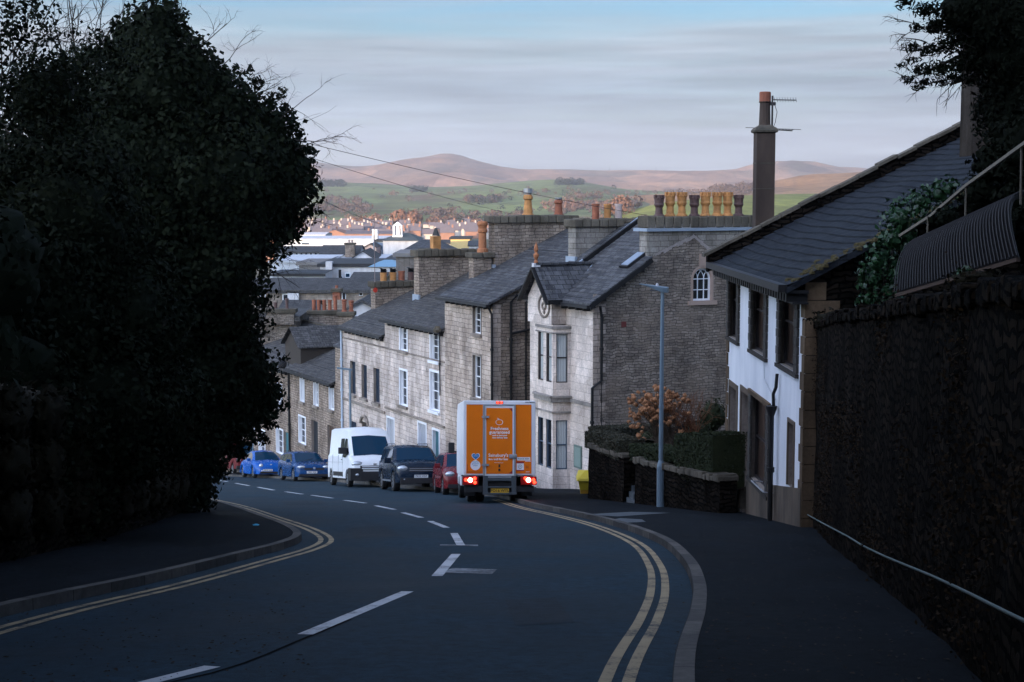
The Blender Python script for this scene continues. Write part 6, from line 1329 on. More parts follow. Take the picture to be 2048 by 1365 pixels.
for py in (840, 932.5):
    m = MB(); rbox(m, y_(962), y_(977), z_(py+2), z_(py-2), .045, .075); rbox(m, y_(966), y_(969.5), z_(py+3), z_(py-3), .045, .09); m.build('hinge', ALU, dr_)
m = MB(); rbox(m, y_(1018), y_(1034), z_(920), z_(912), .045, .08); rbox(m, y_(1021), y_(1030), z_(917.5), z_(914.5), .08, .11); m.build('latch', ALU, dr_, bevel=.01)
m = MB(); m.add([(X-.032, -y_(1018), z_(823)), (X-.032, -y_(1025), z_(823)), (X-.032, -y_(1025), z_(830))], [(0, 1, 2)]); m.add([(X-.032, -y_(1025), z_(949)), (X-.032, -y_(1017), z_(949)), (X-.032, -y_(1025), z_(943))], [(0, 1, 2)]); m.build('corner_mark', DR, dr_)
cx_, cz_ = y_(998), z_(850); m = MB(); P = []
for i in range(25):
    a = i*2*math.pi/24; rr = .085*(1+.08*math.cos(2*a)-.10*max(0, math.sin(a))**6); P.append((X-.034, -(cx_+rr*1.12*math.cos(a)), cz_+rr*math.sin(a)))
m.tube(P, .007, 4); m.tube([(X-.034, -cx_, cz_+.08), (X-.034, -(cx_-.02), cz_+.11), (X-.034, -(cx_-.06), cz_+.12), (X-.034, -(cx_-.05), cz_+.095), (X-.034, -cx_, cz_+.08)], .006, 4); m.build('apple_emblem', INKW, dp_)
tx = lambda s, px, py, sz, mt=INKW, par=dp_, d=.034, b=.002, sx=1: text(s, sz, mt, par, TM(X-d, -y_(px), z_(py), REAR) @ Matrix.Scale(sx, 4, (1, 0, 0)), bold=b)
tx('Freshness', 998.5, 862.5, .135, b=.0025); tx('guaranteed', 998.5, 869.5, .135, b=.0025); tx('until at least your', 999, 875.5, .062); tx('next delivery date', 999, 880, .062)
tx("Sainsbury's", 996, 914, .135, b=.002); tx('live well for less', 996, 921.5, .088, b=.002); tx('delivering to you', 997, 928, .04, b=0)
m = MB(); rbox(m, y_(996.5), y_(1000), z_(937), z_(931.5), .03, .036); m.lathe([(.035, 0), (.035, .03)], (X-.06, -y_(998), z_(942)), 12, Matrix.Rotation(math.pi/2, 3, 'Y')); m.build('door_knob', PLA, dr_)
# stickers
BLU = flat('sticker_blue', (.01, .19, .50), .5); REDS = flat('sticker_red', (.38, .02, .03), .5)
def disc(m, px, py, r, d): m.lathe([(r, 0), (r, .004)], (X-d-.004, -y_(px), z_(py)), 24, Matrix.Rotation(math.pi/2, 3, 'Y'))
def heart(m, px, py, s, d):
    pts = [(X-d, -(y_(px)+s*.0625*(16*math.sin(t)**3)), z_(py)+s*.0625*(13*math.cos(t)-5*math.cos(2*t)-2*math.cos(3*t)-math.cos(4*t))) for t in np.linspace(0, 2*math.pi, 32, endpoint=False)]; m.prism(pts, (.004, 0, 0))
m = MB(); heart(m, 950, 916, .125, .014); m.build('sticker', INKW, lp_); m = MB(); heart(m, 950, 916, .102, .018); hb2 = m.build('sticker', BLU, lp_); tx('nectar', 950, 915, .05, INKW, hb2, .0195, 0)
m = MB(); disc(m, 949.5, 933, .148, .013); m.build('sticker', INKW, lp_)
for s, py, sz in (('Shop for', 926.5, .055), ('groceries', 930, .055), ('online', 933.5, .055)): tx(s, 949.5, py, sz, BLU, lp_, .0185, 0)
m = MB(); rbox(m, y_(932.5), y_(933.3), z_(947), z_(931), .012, .016); rbox(m, y_(934), y_(963), z_(946.4), z_(945.6), .012, .016); m.build('pinstripe', DR, lp_)
m = MB(); rbox(m, y_(1034.5), y_(1061.5), z_(924), z_(917.5), .012, .016); m.build('sticker', INKW, rp_); tx('PLEASE KEEP', 1048, 920.8, .06, INK, rp_, .018, 0)
m = MB(); rbox(m, y_(1033.5), y_(1048.5), z_(944), z_(926), .012, .016); m.build('sticker', INKW, rp_); m = MB(); rbox(m, y_(1033.5), y_(1048.5), z_(929.5), z_(926), .016, .019); m.build('sticker_band', REDS, rp_); m = MB(); rbox(m, y_(1033.5), y_(1048.5), z_(944.2), z_(942.2), .016, .019); m.build('sticker_band', REDS, rp_)
m = MB(); P = [(X-.018, -(y_(1041)+math.cos(a)*.055), z_(936)+math.sin(a)*.055) for a in np.linspace(0, 2*math.pi, 17)]; m.tube(P, .004, 4); m.build('sticker_ring', INK, rp_); tx('24', 1041, 936, .05, INK, rp_, .018, 0)
m = MB(); rbox(m, y_(1051), y_(1062.5), z_(926), z_(924.6), .012, .016); m.build('sticker', INKW, rp_); tx('08457', 1056, 946, .045, INKW, rp_, .014, .001); tx('H', 1055, 937, .11, DR, rp_, .014, 0)
tx('SOLOMON', 1061, 811.5, .05, INK, lo, .004, .001, 1.1)
# lamps
def emis(name, col, st): k = NM(name); k.fin(col, .3); k.b.inputs['Emission Color'].default_value = col+(1,); k.b.inputs['Emission Strength'].default_value = st; return k.m
EMR = emis('lit_red_lens', (1, .035, .015), 2.2); EMH = emis('lit_bulb', (1, .35, .25), 8.0); RLENS = flat('red_lens', (.25, .01, .01), .2)
for sd in (-1, 1):
    m = MB(); c0 = sd*.86; m.box(X-.10, X+.05, -(c0+.24), -(c0-.24), .52, .78); hs_ = m.build('tail_lamp', RLENS, lo, bevel=.02)
    m = MB()
    for dy, dz in ((-.14 if sd < 0 else .14, .03), (.12 if sd < 0 else -.10, .07), (.13 if sd < 0 else .17, -.05)): m.lathe([(.05, 0), (.045, .012)], (X-.112, -(c0+dy), .65+dz), 12, Matrix.Rotation(math.pi/2, 3, 'Y'))
    m.build('lit_lens', EMR, hs_); m = MB(); m.lathe([(.07, 0), (.06, .02)], (X-.122, -(c0+(-.01)), .67), 14, Matrix.Rotation(math.pi/2, 3, 'Y')); m.build('lit_bulb', EMH, hs_)
for dy in (-.055, .055): m = MB(); m.lathe([(.035, 0), (.03, .02)], (X-.03, -dy, z_(812)), 12, Matrix.Rotation(math.pi/2, 3, 'Y')); hb3 = MB().box(X-.014, X, -dy-.053, -dy+.053, z_(812)-.035, z_(812)+.035).build('high_brake_lamp', RLENS, lo); m.build('lit_lens', EMR, hb3)
# bumper, frame, plate
GRY = flat('grey_step_frame', (.075, .09, .10), .5, .3)
m = MB()
for s_ in (-.42, .42): rbox(m, s_-.07, s_+.07, .26, .80, .0, .14)
rbox(m, -.36, .36, .64, .74, .02, .12); rbox(m, -.36, .36, .44, .48, .05, .14); rbox(m, -.50, .50, .24, .30, .02, .16); m.build('step_frame', GRY, lo, bevel=.01)
m = MB(); rbox(m, -.36, .36, .30, .64, -.3, .01); rbox(m, -1.02, -.5, .32, .5, -.1, .02); rbox(m, .5, 1.02, .32, .5, -.1, .02); m.box(X+.2, 2.4, -.42, .42, .45, .8); m.build('chassis', PLA, lo)
m = MB(); rbox(m, -.27, .27, .30, .42, .14, .155); pl = m.build('number_plate', PLY, lo); text('PO16 WYL', .115, INK, pl, TM(X-.157, 0, .36, REAR), bold=.002)
for sd in (1, -1):
    for yy in (.78, .52): wheel(lo, -1.75, sd*yy, .38, .24, sd, GRY)
    wheel(lo, 1.9, sd*.85, .36, .22, sd, GRY)
    m = MB(); m.box(-2.25, -1.25, sd*.92-.13, sd*.92+.13, .76, .79); m.box(-2.27, -2.25, sd*.86-.16, sd*.86+.16, .18, .79); m.build('mudguard', PLA, lo)
# cab
m = MB(); cabp = [(1.15, .4), (2.75, .4), (2.9, .7), (2.85, 1.15), (2.55, 1.3), (1.95, 2.05), (1.6, 2.2), (1.15, 2.25)]
m.prism([(x, -.95, z) for x, z in cabp], (0, 1.9, 0)); m.build('cab', WBX, lo, bevel=.06)
m = MB(); m.add([(1.99, -.8, 2.03), (2.57, -.86, 1.32), (2.57, .86, 1.32), (1.99, .8, 2.03)], [(0, 1, 2, 3)]); m.build('windscreen', WSG, lo)
for sd in (1, -1):
    m = MB(); m.add([(x, sd*.956, z) for x, z in ((1.4, 1.35), (2.4, 1.3), (1.95, 1.95), (1.4, 1.98))], [(0, 1, 2, 3)]); m.build('side_window', GLS, lo)
    m = MB(); m.box(2.0, 2.16, sd*1.2-.10, sd*1.2+.10, 1.45, 1.8); m.beam((2.1, sd*.95, 1.5), (2.1, sd*1.12, 1.5), .05, .05); m.build('wing_mirror', PLA, lo, bevel=.04)
# ============================================================ THE TOWN BELOW
from mathutils.bvhtree import BVHTree
def tblock(name, label, px0, px1, yt, yb, D, dep, wall, roof=None, rise=0, kind='flat', wins=(), wmat=None, cat='building', over=.3, base_y=None, frame=None):
    """town building: front face spans px0..px1 at distance D, wall top at row yt, roof rises by `rise` rows"""
    a, b = at(px0, yt, D), at(px1, yt, D); x0, x1, zt = a.x, b.x, a.z; zg = G(0, D)-1 if base_y is None else at(0, base_y, D).z; zr = at(0, yt-rise, D+(dep/2 if kind != 'flat' else 0)).z if rise else zt
    o = thing(name, label, cat, ((x0+x1)/2, D, max(zg, G(0, D)))); m = MB(); F4 = [(x0, D), (x1, D), (x1, D+dep), (x0, D+dep)]
    for i in range(4): p, q = F4[i], F4[(i+1) % 4]; m.quad((p[0], p[1], zg), (q[0], q[1], zg), (q[0], q[1], zt), (p[0], p[1], zt))
    if kind == 'gable_y': m.add([(x0, D, zt), (x1, D, zt), ((x0+x1)/2, D, zr)], [(0, 1, 2)]); m.add([(x0, D+dep, zt), (x1, D+dep, zt), ((x0+x1)/2, D+dep, zr)], [(0, 1, 2)])
    if kind == 'gable_x':
        for x in (x0, x1): m.add([(x, D, zt), (x, D+dep, zt), (x, D+dep/2, zr)], [(0, 1, 2)])
    m.build('wall', wall, o); m = MB(); e = over; s_ = .04
    if kind == 'flat': m.box(x0-e, x1+e, D-e, D+dep+e, zt, zt+.35)
    elif kind == 'gable_x':
        for y_a, y_b in ((D-e, D+dep/2), (D+dep+e, D+dep/2)): k_ = (zr-zt)/(dep/2)*e; m.quad((x0-e, y_a, zt-k_+s_), (x1+e, y_a, zt-k_+s_), (x1+e, y_b, zr+s_), (x0-e, y_b, zr+s_))
        m.quad((x0-e, D-e, zt-.25), (x1+e, D-e, zt-.25), (x1+e, D-e, zt), (x0-e, D-e, zt))
    elif kind == 'gable_y':
        xm = (x0+x1)/2; k_ = (zr-zt)/((x1-x0)/2)*e
        for xa, in ((x0-e,), (x1+e,)): m.quad((xa, D-e, zt-k_+s_), (xa, D+dep, zt-k_+s_), (xm, D+dep, zr+s_), (xm, D-e, zr+s_)); m.quad((xa, D-e, zt-k_-.15), (xa, D-e, zt-k_+s_), (xm, D-e, zr+s_), (xm, D-e, zr-.15))
    elif kind == 'hip':
        w_ = min((x1-x0)*.35, dep*.5); P = [(x0-e, D-e, zt), (x1+e, D-e, zt), (x1+e, D+dep+e, zt), (x0-e, D+dep+e, zt), (x0+w_, D+dep/2, zr), (x1-w_, D+dep/2, zr)]; m.add(P, [(0, 1, 5, 4), (1, 2, 5), (2, 3, 4, 5), (3, 0, 4)])
    m.build('roof', roof or wall, o, fixn=False)
    for (wa0, wa1, wy0, wy1) in wins:
        p, q = at(wa0, wy0, D), at(wa1, wy1, D); m = MB(); t_ = (q.x-p.x)*.16; m.box(p.x, q.x, D-.06, D-.005, q.z, p.z); fw = m.build('window', frame or WFR, o); m = MB(); m.box(p.x+t_, q.x-t_, D-.075, D-.055, q.z+t_, p.z-t_); m.build('pane', wmat or GLS, fw)
    return o
def tstack(par, px0, px1, yt, yb, D, dep, mat, pots=(), cop=True):
    p, q = at(px0, yt, D), at(px1, yb, D); m = MB(); m.box(p.x, q.x, D, D+dep, q.z, p.z); c = m.build('chimney', mat, par)
    if cop: h_ = .28; m = MB(); m.box(p.x-.14, q.x+.14, D-.14, D+dep+.14, p.z, p.z+h_); m.build('coping', COP, c, bevel=.05)
    for (px, y0, w_, mt, st) in pots: z0_ = p.z+(.26 if cop else 0); zt_ = at(px, y0, D).z; r_ = w_/2*D/F; pot(c, at(px, y0, D).x, D+dep/2, z0_, zt_-z0_, r_/1.2, mt, st)
    return c
b = tblock('stone_terrace', 'long stone terrace under one grey slate roof beyond the end of the street', 470, 752, 580, 700, 118, 8, masonry('far_stone', (.42, .36, .30), (.32, .27, .23), (.2, .17, .15), .5, .2, .03, .4, .01), SLB, 23, 'gable_x', [(565, 578, 588, 608), (684, 692, 583, 600), (718, 726, 584, 592), (520, 532, 588, 608)])
m = MB(); a_, c_ = at(576, 583, 118), at(599, 640, 118); m.box(a_.x, c_.x, 117.7, 118, c_.z-4, a_.z); m.build('render_panel', PALER, b)
tstack(b, 665, 680, 585, 600, 112, .8, TER, ((672, 572, 7, TER, 'plain'),))
tblock('slate_cottage', 'small cottage with plum slate roof below the long stone terrace', 560, 622, 627, 700, 106, 7, PALER, SLB, 26, 'gable_x', [(605, 616, 629, 641)])
b = tblock('chimney_house', 'dark roofed stone house carrying the row of red chimney pots', 596, 716, 652, 760, 97, 6, BUFFR, SLB, 18, 'gable_x')
tstack(b, 618, 678, 630, 668, 96.5, .8, BUFFR, tuple((x, 601 if i != 4 else 592, 9, TER, 'plain') for i, x in enumerate((626, 636, 647, 658, 669))))
tstack(b, 678, 706, 633, 668, 95.2, .8, BUFFR, ((687, 600, 11, TER, 'roll'), (701, 602, 11, TER, 'roll')))
b = tblock('stone_outhouse', 'low stone building with dark pots, half hidden by bare twigs', 520, 592, 634, 760, 94, 6, RUB, SLB, 10, 'gable_x')
tstack(b, 532, 588, 627, 650, 93.6, .7, RUB, ((549, 606, 9, DPOT, 'plain'), (572, 598, 8, DPOT, 'roll')))
tblock('slate_cottage', 'small slate gabled cottage just left of the red dish chimney', 702, 746, 612, 640, 103, 6, PALER, SLB, 18, 'gable_y')
b = tblock('flat_roofed_block', 'pale flat roofed block with black gutter and two black flue pipes', 640, 800, 534, 600, 165, 14, PALER, GUT, 0, 'flat', [(678, 686, 552, 560), (690, 701, 546, 556)], WSG)
tstack(b, 651, 664, 524, 560, 164, 1.4, PALER, cop=False)
for px in (649, 680): m = MB(); p = at(px, 558, 163.5); m.tube([(p.x, 163.5, p.z), (p.x, 163.5, at(px, 540, 163.5).z)], .16, 6); m.build('flue_pipe', BMET, b)
tblock('clad_block', 'windowless taupe clad block beside the white flat roofs', 598, 648, 531, 600, 172, 10, GCLAD, GCLAD)
tblock('low_white_building', 'long low white building with dark roof edge behind the stone terrace', 545, 646, 548, 600, 156, 8, WCLAD, GUT, 5, 'gable_x')
tblock('gabled_shed', 'small brown roofed shed with cream gable end below the glass pyramid', 706, 768, 556, 600, 150, 7, CREAM, SLB, 11, 'gable_x')
tblock('white_warehouse', 'long white roofed warehouse left of the taupe clad block', 540, 650, 522, 560, 205, 20, WCLAD, WCLAD, 3, 'gable_x')
tblock('white_warehouse', 'long white roofed warehouse directly above the black guttered block', 650, 800, 521, 560, 215, 20, WCLAD, WCLAD, 3, 'gable_x')
tblock('glass_pyramid_hall', 'hall with pale blue glass pyramid roof', 742, 796, 534, 560, 160, 10, PALER, flat('blue_roof_glass', (.16, .32, .46), .3), 14, 'hip')
tblock('ribbed_clad_hall', 'tall grey ribbed hall against the big stone chimney', 792, 842, 514, 600, 146, 10, masonry('ribbed_cladding', (.20, .18, .165), (.15, .135, .125), (.09, .08, .075), .5, 8, 0, .2, .02), GCLAD)
b = tblock('shop_row', 'row with a continuous band of white framed dormer windows', 548, 690, 504, 540, 240, 10, PALER, SLB, 11, 'gable_x', [(552+i*9.5, 559+i*9.5, 505, 517) for i in range(14)])
b = tblock('slate_gabled_building', 'dark slate building with buff chimney in the middle of the town', 642, 716, 508, 540, 228, 10, PALER, SLB, 17, 'gable_x')
tstack(b, 690, 709, 490, 515, 227, 1.6, BUFFR, ((697, 480, 5, PPOT, 'plain'), (703, 480, 5, PPOT, 'plain')))
tblock('gabled_villa', 'pale gable ended house with slate roof right of the dormer row', 700, 752, 519, 540, 222, 12, PALER, SLB, 20, 'gable_y')
tblock('slate_hall', 'slate roofed hall between the glass pyramid and the cupola building', 756, 812, 528, 560, 186, 12, SLB, SLA, 18, 'hip')
tblock('large_slate_building', 'broad slate hipped building just left of the nearest stone chimneys', 800, 905, 506, 540, 196, 14, CREAM, SLA, 27, 'hip')
tblock('white_store', 'very long white building across the middle of the town', 552, 765, 478, 520, 340, 24, WCLAD, WCLAD, 3, 'gable_x', [(600, 622, 486, 490), (726, 738, 486, 491)], WSG)
tblock('pink_gabled_house', 'pinkish house with chimney like gable in front of the white store', 728, 752, 494, 520, 300, 10, flat('pink_render', (.52, .42, .40), .8), SLB, 8, 'gable_y')
tblock('blue_grey_block', 'narrow blue grey block left of the cupola building', 750, 767, 484, 520, 310, 10, flat('blue_grey_cladding', (.24, .32, .42), .6), GUT, 0, 'flat', [(754, 763, 500, 515)], BLUEP)
b = tblock('cupola_building', 'big white walled building with dark hipped roof and white cupola', 766, 836, 482, 530, 300, 18, WCLAD, flat('green_slate', (.07, .085, .085), .7), 16, 'hip')
m = MB(); c = at(795.5, 466, 305); r_ = 8*305/F; 
for sx in (-1, 1):
    for sy in (-1, 1): m.box(c.x+sx*r_-.12, c.x+sx*r_+.12, 305+sy*r_-.12, 305+sy*r_+.12, c.z-.6, at(0, 452, 305).z)
m.box(c.x-.35, c.x+.35, 304.7, 305.3, c.z-.6, at(0, 452, 305).z)
z5, z6 = at(0, 452, 305).z, at(0, 444, 305).z; m.lathe([(r_*1.7, z5-c.z), (r_*.5, z5-c.z+(z6-z5)*.75), (.05, z6-c.z)], (c.x, 305, c.z), 4, Matrix.Rotation(math.pi/4, 3, 'Z')); m.box(c.x-r_-.2, c.x+r_+.2, 305-r_-.2, 305+r_+.2, c.z-.9, c.z-.5); m.build('cupola', WHR, b)
tblock('yellow_block', 'pale yellow flat roofed block behind the stone chimneys', 901, 940, 479, 520, 330, 14, flat('yellow_render', (.60, .45, .20), .8, 0, .1), GUT, 0, 'flat')
tblock('slate_gabled_building', 'blue slate roof immediately right of the yellow block', 938, 962, 491, 520, 320, 12, PALER, SLA, 9, 'gable_x')
tblock('slate_gabled_building', 'slate roof between the cupola building and the yellow block', 838, 902, 487, 520, 345, 12, PALER, SLB, 7, 'gable_x')
m = MB(); p = at(748, 505, 250); t0_ = at(748, 470, 250)
o = thing('street_mast', 'thin grey mast standing among the white roofs', 'mast', (p.x, 250, G(0, 250))); m.tube([(p.x, 250, G(0, 250)), (p.x, 250, t0_.z)], .12, 6); m.build('pole', STEEL, o)
m = MB(); p = at(751, 505, 330); o = thing('white_flue', 'stout white flue rising above the town roofs', 'flue', (p.x, 330, G(0, 330))); m.tube([(p.x, 330, G(0, 330)), (p.x, 330, at(751, 459, 330).z)], .7, 8); m.build('stack', WHR, o)
BR2 = flat('sunlit_brick', (.28, .15, .105), .9, 0, .3, .3); PAL2 = flat('far_pale_wall', (.48, .42, .37), .9, 0, .2, .3); RF2 = flat('far_slate', (.13, .11, .12), .85, 0, .2, .3)
tblock('brick_works', 'long red brick range in sunlight at the foot of the hills', 690, 800, 468, 480, 820, 30, BR2, RF2, 6, 'gable_x')
tblock('brick_school', 'sunlit orange brick building with pale gable left of the brick range', 648, 690, 468, 480, 860, 30, BR2, BR2, 9, 'gable_y')
tblock('orange_block', 'orange sunlit block glimpsed at the edge of the ivy tree', 530, 562, 462, 480, 700, 20, BR2, RF2, 5, 'gable_x')
tblock('white_shed', 'long white shed at the left foot of the hills', 565, 650, 470, 480, 760, 30, WCLAD, PALER, 5, 'gable_x')
ra = random.Random(17)
protoW = None
for i in range(90):
    D = ra.uniform(1000, 1440); px = ra.uniform(545, 1010); hw_ = ra.uniform(3.5, 7); x = at(px, 470, D).x; z = G(0, D)-.2; hgt = ra.uniform(7, 10)
    key = i % 4
    o = thing('terrace_house', 'small %s house in the sunlit rows at the foot of the hills' % ('brick', 'pale', 'brick', 'pale')[key], 'house', (x, D, z), group='small %s houses in the far rows' % ('brick', 'pale', 'brick', 'pale')[key])
    m = MB(); m.box(x-hw_, x+hw_, D, D+8, z, z+hgt*.62)
    for xx in (x-hw_, x+hw_): m.add([(xx, D, z+hgt*.62), (xx, D+8, z+hgt*.62), (xx, D+4, z+hgt)], [(0, 1, 2)])
    m.build('wall', (BR2, PAL2)[key % 2], o); m = MB()
    for ya, yb in ((D-.4, D+4), (D+8.4, D+4)): m.quad((x-hw_-.3, ya, z+hgt*.6), (x+hw_+.3, ya, z+hgt*.6), (x+hw_+.3, yb, z+hgt+.1), (x-hw_-.3, yb, z+hgt+.1))
    m.build('roof', RF2, o, fixn=False)
    m = MB(); m.box(x+hw_*.6, x+hw_*.6+1.2, D+3.4, D+4.6, z+hgt-.5, z+hgt+1.6); m.build('chimney', (BR2, PAL2)[key % 2], o)
# ------------------------------------------------------------ woods and far trees, set down on the hills
bpy.context.view_layer.update()
bv = []
for o in sc.objects:
    if o.get('kind') == 'structure' and o.name.split('.')[0] in ('hills', 'ground'): bv.append((BVHTree.FromPolygons([o.matrix_world @ v.co for v in o.data.vertices], [tuple(p.vertices) for p in o.data.polygons]), o.name))
def hitp(px, py):
    r = ray(px, py).normalized(); best = None
    for b, n_ in bv:
        h = b.ray_cast(Vector((0, 0, 0))+r*300, r)
        if h[0] is not None and (best is None or h[3] < best[1]): best = (h[0], h[3])
    return best[0] if best else None
def far_tree_mesh(V, Fc, c, r, hgt, ra, n=34, leaf=.28):
    for i in range(n):
        d = Vector((ra.gauss(0, 1), ra.gauss(0, 1), ra.gauss(0, 1))).normalized(); p = Vector(c)+Vector((d.x*r, d.y*r, hgt*.55+d.z*hgt*.5))*1.0*ra.uniform(.8, 1.05) if 0 else Vector((c[0]+d.x*r*ra.uniform(.6, 1.05), c[1]+d.y*r*ra.uniform(.6, 1.05), c[2]+hgt*.55+d.z*hgt*.5*ra.uniform(.7, 1.05)))
        a = Vector((ra.gauss(0, 1), ra.gauss(0, 1), ra.gauss(0, 1))).normalized()*r*leaf*ra.uniform(.7, 1.5); b = a.cross(d).normalized()*a.length; k_ = len(V); V += [p-a, p-b, p+a, p+b]; Fc.append((k_, k_+1, k_+2, k_+3))
WBR = flat('winter_woodland', (.10, .07, .055), .95, 0, .35, .05, 0); WGR = flat('dark_conifers', (.03, .04, .03), .95, 0, .3, .05, 0); WOR = flat('russet_woodland', (.17, .095, .065), .95, 0, .3, .05, 0)
def wood(name, label_, patches, mat, seed, kind='stuff'):
    ra = random.Random(seed); V, Fc = [], []
    for (px0, px1, py0, py1, n, r0) in patches:
        for i in range(n):
            h = hitp(ra.uniform(px0, px1), ra.triangular(py0, py1))
            if h is None: continue
            r = r0*ra.uniform(.6, 1.25); far_tree_mesh(V, Fc, h, r, r*ra.uniform(1.1, 1.7), ra, 40, .17)
    m = MB(); m.v = V; m.f = Fc; o = m.build(name, mat, fixn=False); o['kind'] = 'stuff'; return o
wood('woodland', '', [(600, 740, 415, 432, 70, 6), (640, 720, 400, 412, 40, 6), (800, 900, 424, 440, 24, 6), (900, 1060, 432, 450, 36, 6), (1100, 1280, 408, 430, 70, 6), (930, 1000, 400, 410, 24, 6), (1130, 1200, 392, 400, 20, 6), (540, 1300, 440, 458, 60, 5), (560, 1300, 370, 410, 50, 5), (1420, 1510, 376, 386, 60, 6), (1280, 1500, 384, 392, 40, 5)], WBR, 3)
wood('woodland', '', [(1110, 1165, 366, 372, 60, 7), (822, 852, 380, 386, 30, 6), (640, 690, 368, 376, 70, 7), (940, 1000, 400, 410, 40, 6), (560, 1250, 372, 450, 30, 5)], WGR, 4)
wood('woodland', '', [(1080, 1260, 404, 430, 60, 6), (690, 760, 442, 456, 30, 5), (860, 960, 444, 458, 30, 5)], WOR, 5)
def far_tree(px, py, wpx, hpx, mat, label, n=420):
    h = hitp(px, py)
    if h is None: h = at(px, py, 1400)
    k_ = h.y/F; ra = random.Random(px); o = thing('far_tree', label, 'tree', tuple(h)); m = MB(); m.tube([h, h+Vector((0, 0, hpx*k_*.4))], .5, 6); m.build('trunk', BARK, o)
    V, Fc = [], []
    for j in range(5):
        c = (h.x+ra.uniform(-.5, .5)*wpx*k_*.55, h.y, h.z+hpx*k_*ra.uniform(.0, .25)); far_tree_mesh(V, Fc, c, wpx*k_*.34, hpx*k_*.75, ra, n//5, .16)
    m = MB(); m.v = V; m.f = Fc; m.build('crown', mat, o, fixn=False)
far_tree(817, 456, 62, 36, flat('brown_bare_crown', (.16, .085, .055), .95, 0, .3, .1, 0), 'broad domed brown tree behind the white cupola')
far_tree(921, 458, 17, 26, WGR, 'single dark conical evergreen on the far meadow'); far_tree(1243, 434, 50, 44, WOR, 'russet tree at the foot of the bright green hill'); far_tree(876, 452, 22, 34, flat('grey_bare_crown', (.12, .09, .08), .95, 0, .3, .1, 0), 'greyish bare tree behind the small cowled chimney')
h = hitp(854, 456); o = tblock('farmhouse', 'small pink farmhouse on the meadow behind the town', 846, 864, 449, 457, h.y-5, 10, PAL2, RF2, 4, 'gable_x', base_y=460)
for px, y0, y1 in ((1219, 343, 333), (1312, 343, 334)):
    h = hitp(px, y0); k_ = h.y/F; o = thing('hilltop_mast', 'tiny mast on the %s' % ('moor skyline, left one' if px < 1250 else 'moor skyline, right one'), 'mast', tuple(h)); m = MB(); m.tube([h, h+Vector((0, 0, (y0-y1)*k_))], .8, 5, .3); m.build('mast_pole', BMET, o)
# ------------------------------------------------------------ overhead wires
def wire(p0, D0, p1, D1, sag, label):
    a, b = at(*p0, D0), at(*p1, D1); m = MB(); P = [a.lerp(b, i/16)+Vector((0, 0, -sag*4*(i/16)*(1-i/16))) for i in range(17)]; m.tube(P, .008, 4); o = m.build('overhead_wire', BMET, None, base=tuple(a)); tag(o, label, 'wire')
wire((430, 240), 42, (1292, 431), 56, .15, 'upper long overhead wire running from the ivy tree to the chimney with crown pots')
wire((430, 252), 42, (1022, 428), 66, .15, 'second overhead wire ending at the tall cowled chimney')
for i in range(3): wire((500, 322+i*6), 48, (768+i*8, 452+i), 110, .2, ('highest', 'middle', 'lowest')[i]+' of the three close wires descending behind the ivy tree')
# small street things by the terrace
p = ROW.w(-2.2, tt(811, 800)+1.5); o = thing('street_lamp', 'thinner grey street lamp standing against the pale terrace behind the van', 'street lamp', (p.x, p.y, G(p.x, p.y))); m = MB(); zt_ = at(803, 740, p.y).z; m.tube([(p.x, p.y, G(p.x, p.y)), (p.x, p.y, zt_)], .055, 8); m.build('pole', STEEL, o); m = MB(); m.beam((p.x+.1, p.y, zt_), (p.x-.6, p.y-.1, zt_+.1), .14, .08); m.build('lantern', STEEL, o)
p = ROW.w(-1.0, tt(537, 800)); o = thing('sign_post', 'small white sign on a grey post near the far cottages', 'sign', (p.x, p.y, G(p.x, p.y))); m = MB(); zt_ = at(537, 856, p.y).z; m.tube([(p.x, p.y, G(p.x, p.y)), (p.x, p.y, zt_)], .04, 6); m.build('post', STEEL, o); m = MB(); m.box(p.x-.14, p.x+.14, p.y-.06, p.y-.04, zt_-.45, zt_); m.build('sign_plate', WHR, o)
x, y = gp(512, 1051, KH); o = MB().lathe([(.05, 0), (.07, .015), (.03, .03)], (x, y, G(x, y)+KH-.005), 6).build('litter', flat('blue_litter', (.05, .35, .55)), None, base=(x, y, G(x, y))); tag(o, 'scrap of bright blue litter on the left pavement', 'litter')
# fallen leaves and grit on the footways
LEAFY = flat('fallen_leaf', (.035, .024, .016), .9, 0, .5, 30); ra = random.Random(44); m = MB()
for i in range(900):
    px = ra.uniform(1330, 1900) if i % 2 else ra.uniform(0, 620); py = ra.uniform(1040, 1365); x, y = gp(px, py, KH); 
    rx_ = float(np.interp(y, [v.y for v in RK], [v.x for v in RK])); lx_ = min([v.x for v in LK if abs(v.y-y) < .6] or [0])
    on_ = (x > rx_+.2 and y < 50) or (x < lx_-.2 and y < 26)
    r_ = ra.uniform(.008, .025); a = ra.uniform(0, 6.3); z = G(x, y)+(KH if on_ else 0)+.002; m.quad((x+math.cos(a)*r_, y+math.sin(a)*r_, z), (x-math.sin(a)*r_*.6, y+math.cos(a)*r_*.6, z+.006), (x-math.cos(a)*r_, y-math.sin(a)*r_, z), (x+math.sin(a)*r_*.6, y-math.cos(a)*r_*.6, z+.004))
o = m.build('fallen_leaves', LEAFY, fixn=False); o['kind'] = 'stuff'
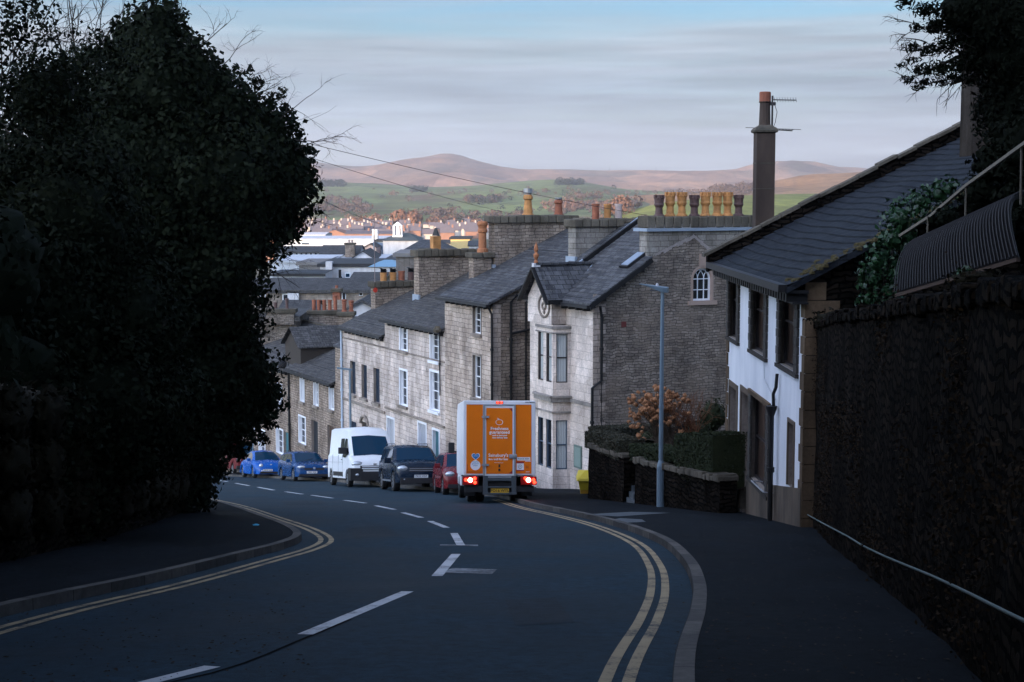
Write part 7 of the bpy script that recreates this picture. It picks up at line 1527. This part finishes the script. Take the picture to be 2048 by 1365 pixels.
# unseen trees added beside and behind the camera to darken near road and walls
def shade_tree(x, y, label, lobes, seed):
    o = thing('added_shade_tree', label, 'tree', (x, y, G(x, y))); m = MB(); z = G(x, y); tops = [Vector(l[0]) for l in lobes]; m.tube([(x, y, z-.5), (x, y, z+5), (x, y, z+8)], .4, 8, .25)
    for t_ in tops: m.tube([(x, y, z+6), t_], .18, 6, .05)
    m.build('trunk', BARK, o); leaf_cloud('crown', lobes, 14, .22, IVY, o, seed=seed, lump=.3, core=.8)
shade_tree(-11, 6, 'unseen evergreen added on the left bank to shade the near road', [((-9, 8, 8.5), (5, 6, 4)), ((-6, 0, 9.5), (4.5, 6, 3.2)), ((-11, 15, 7), (4.5, 6, 5))], 71)
shade_tree(-12, -10, 'largest unseen evergreen, added for shade on the left behind the camera', [((-10, -8, 9), (6, 6, 6)), ((-14, -2, 8), (5, 7, 6)), ((-12, 4, 6), (4, 6, 4))], 73)
shade_tree(-8, -24, 'unseen evergreen farthest behind the camera, added to block the sky glow', [((-7, -22, 10), (6, 5, 6)), ((-1, -24, 12), (6, 5, 5))], 74)
shade_tree(7, -16, 'unseen evergreen added for shade on the right behind the camera', [((6, -16, 9), (5, 6, 6)), ((3, -12, 11), (5, 5, 3))], 75)
shade_tree(8.5, 4, 'unseen evergreen added on the right bank to shade the near road', [((6.5, 5, 8.2), (4.5, 6, 3.5)), ((9.5, 13, 6), (3.6, 5, 4)), ((5, -3, 9.5), (4.5, 6, 3.2))], 72)
# ------------------------------------------------------------ haze: one closed box round camera, street, town and hills
hx = MB().box(-7600, 7600, -1000, 8200, ZV-60, 300); k = NM('valley_haze'); k.t.nodes.remove(k.b)
vp = k.n('ShaderNodeVolumePrincipled'); vp.inputs['Color'].default_value = (.80, .86, 1.0, 1); vp.inputs['Density'].default_value = 1.0e-4; vp.inputs['Anisotropy'].default_value = .2
k.L(vp.outputs[0], k.t.nodes['Material Output'].inputs['Volume']); o = hx.build('haze', k.m); o['kind'] = 'stuff'
# hanging growth on the retaining wall (dead ivy, ferns), both on the face and the top
lobR = []
for v in Lr:
    if v.y < 5: continue
    zt_ = float(np.interp(v.y, [p[1] for p in rt][::-1], rh[::-1])); zg_ = G(v.x, v.y); ra = random.Random(int(v.y*10))
    for f in (.15, .35, .55, .75, .93):
        if noise.noise(Vector((v.y*.35, f*3, 1))) > -.02: lobR.append(((v.x-.20+ra.uniform(-.05, .05), v.y+ra.uniform(-.3, .3), zg_+(zt_-zg_)*f), (.12, .55, .42)))
o = leaf_cloud('hanging_ivy', lobR, 190, .018, flat('dead_fern', (.030, .020, .012), .9, 0, .5, 5, .1), None, tuple(Vector((4.2, 15, -3))), core=0, seed=81, lump=.5, shell=(.3, 1.1)); tag(o, 'dead brown ivy and ferns hanging over the face of the tall right retaining wall', 'ivy')
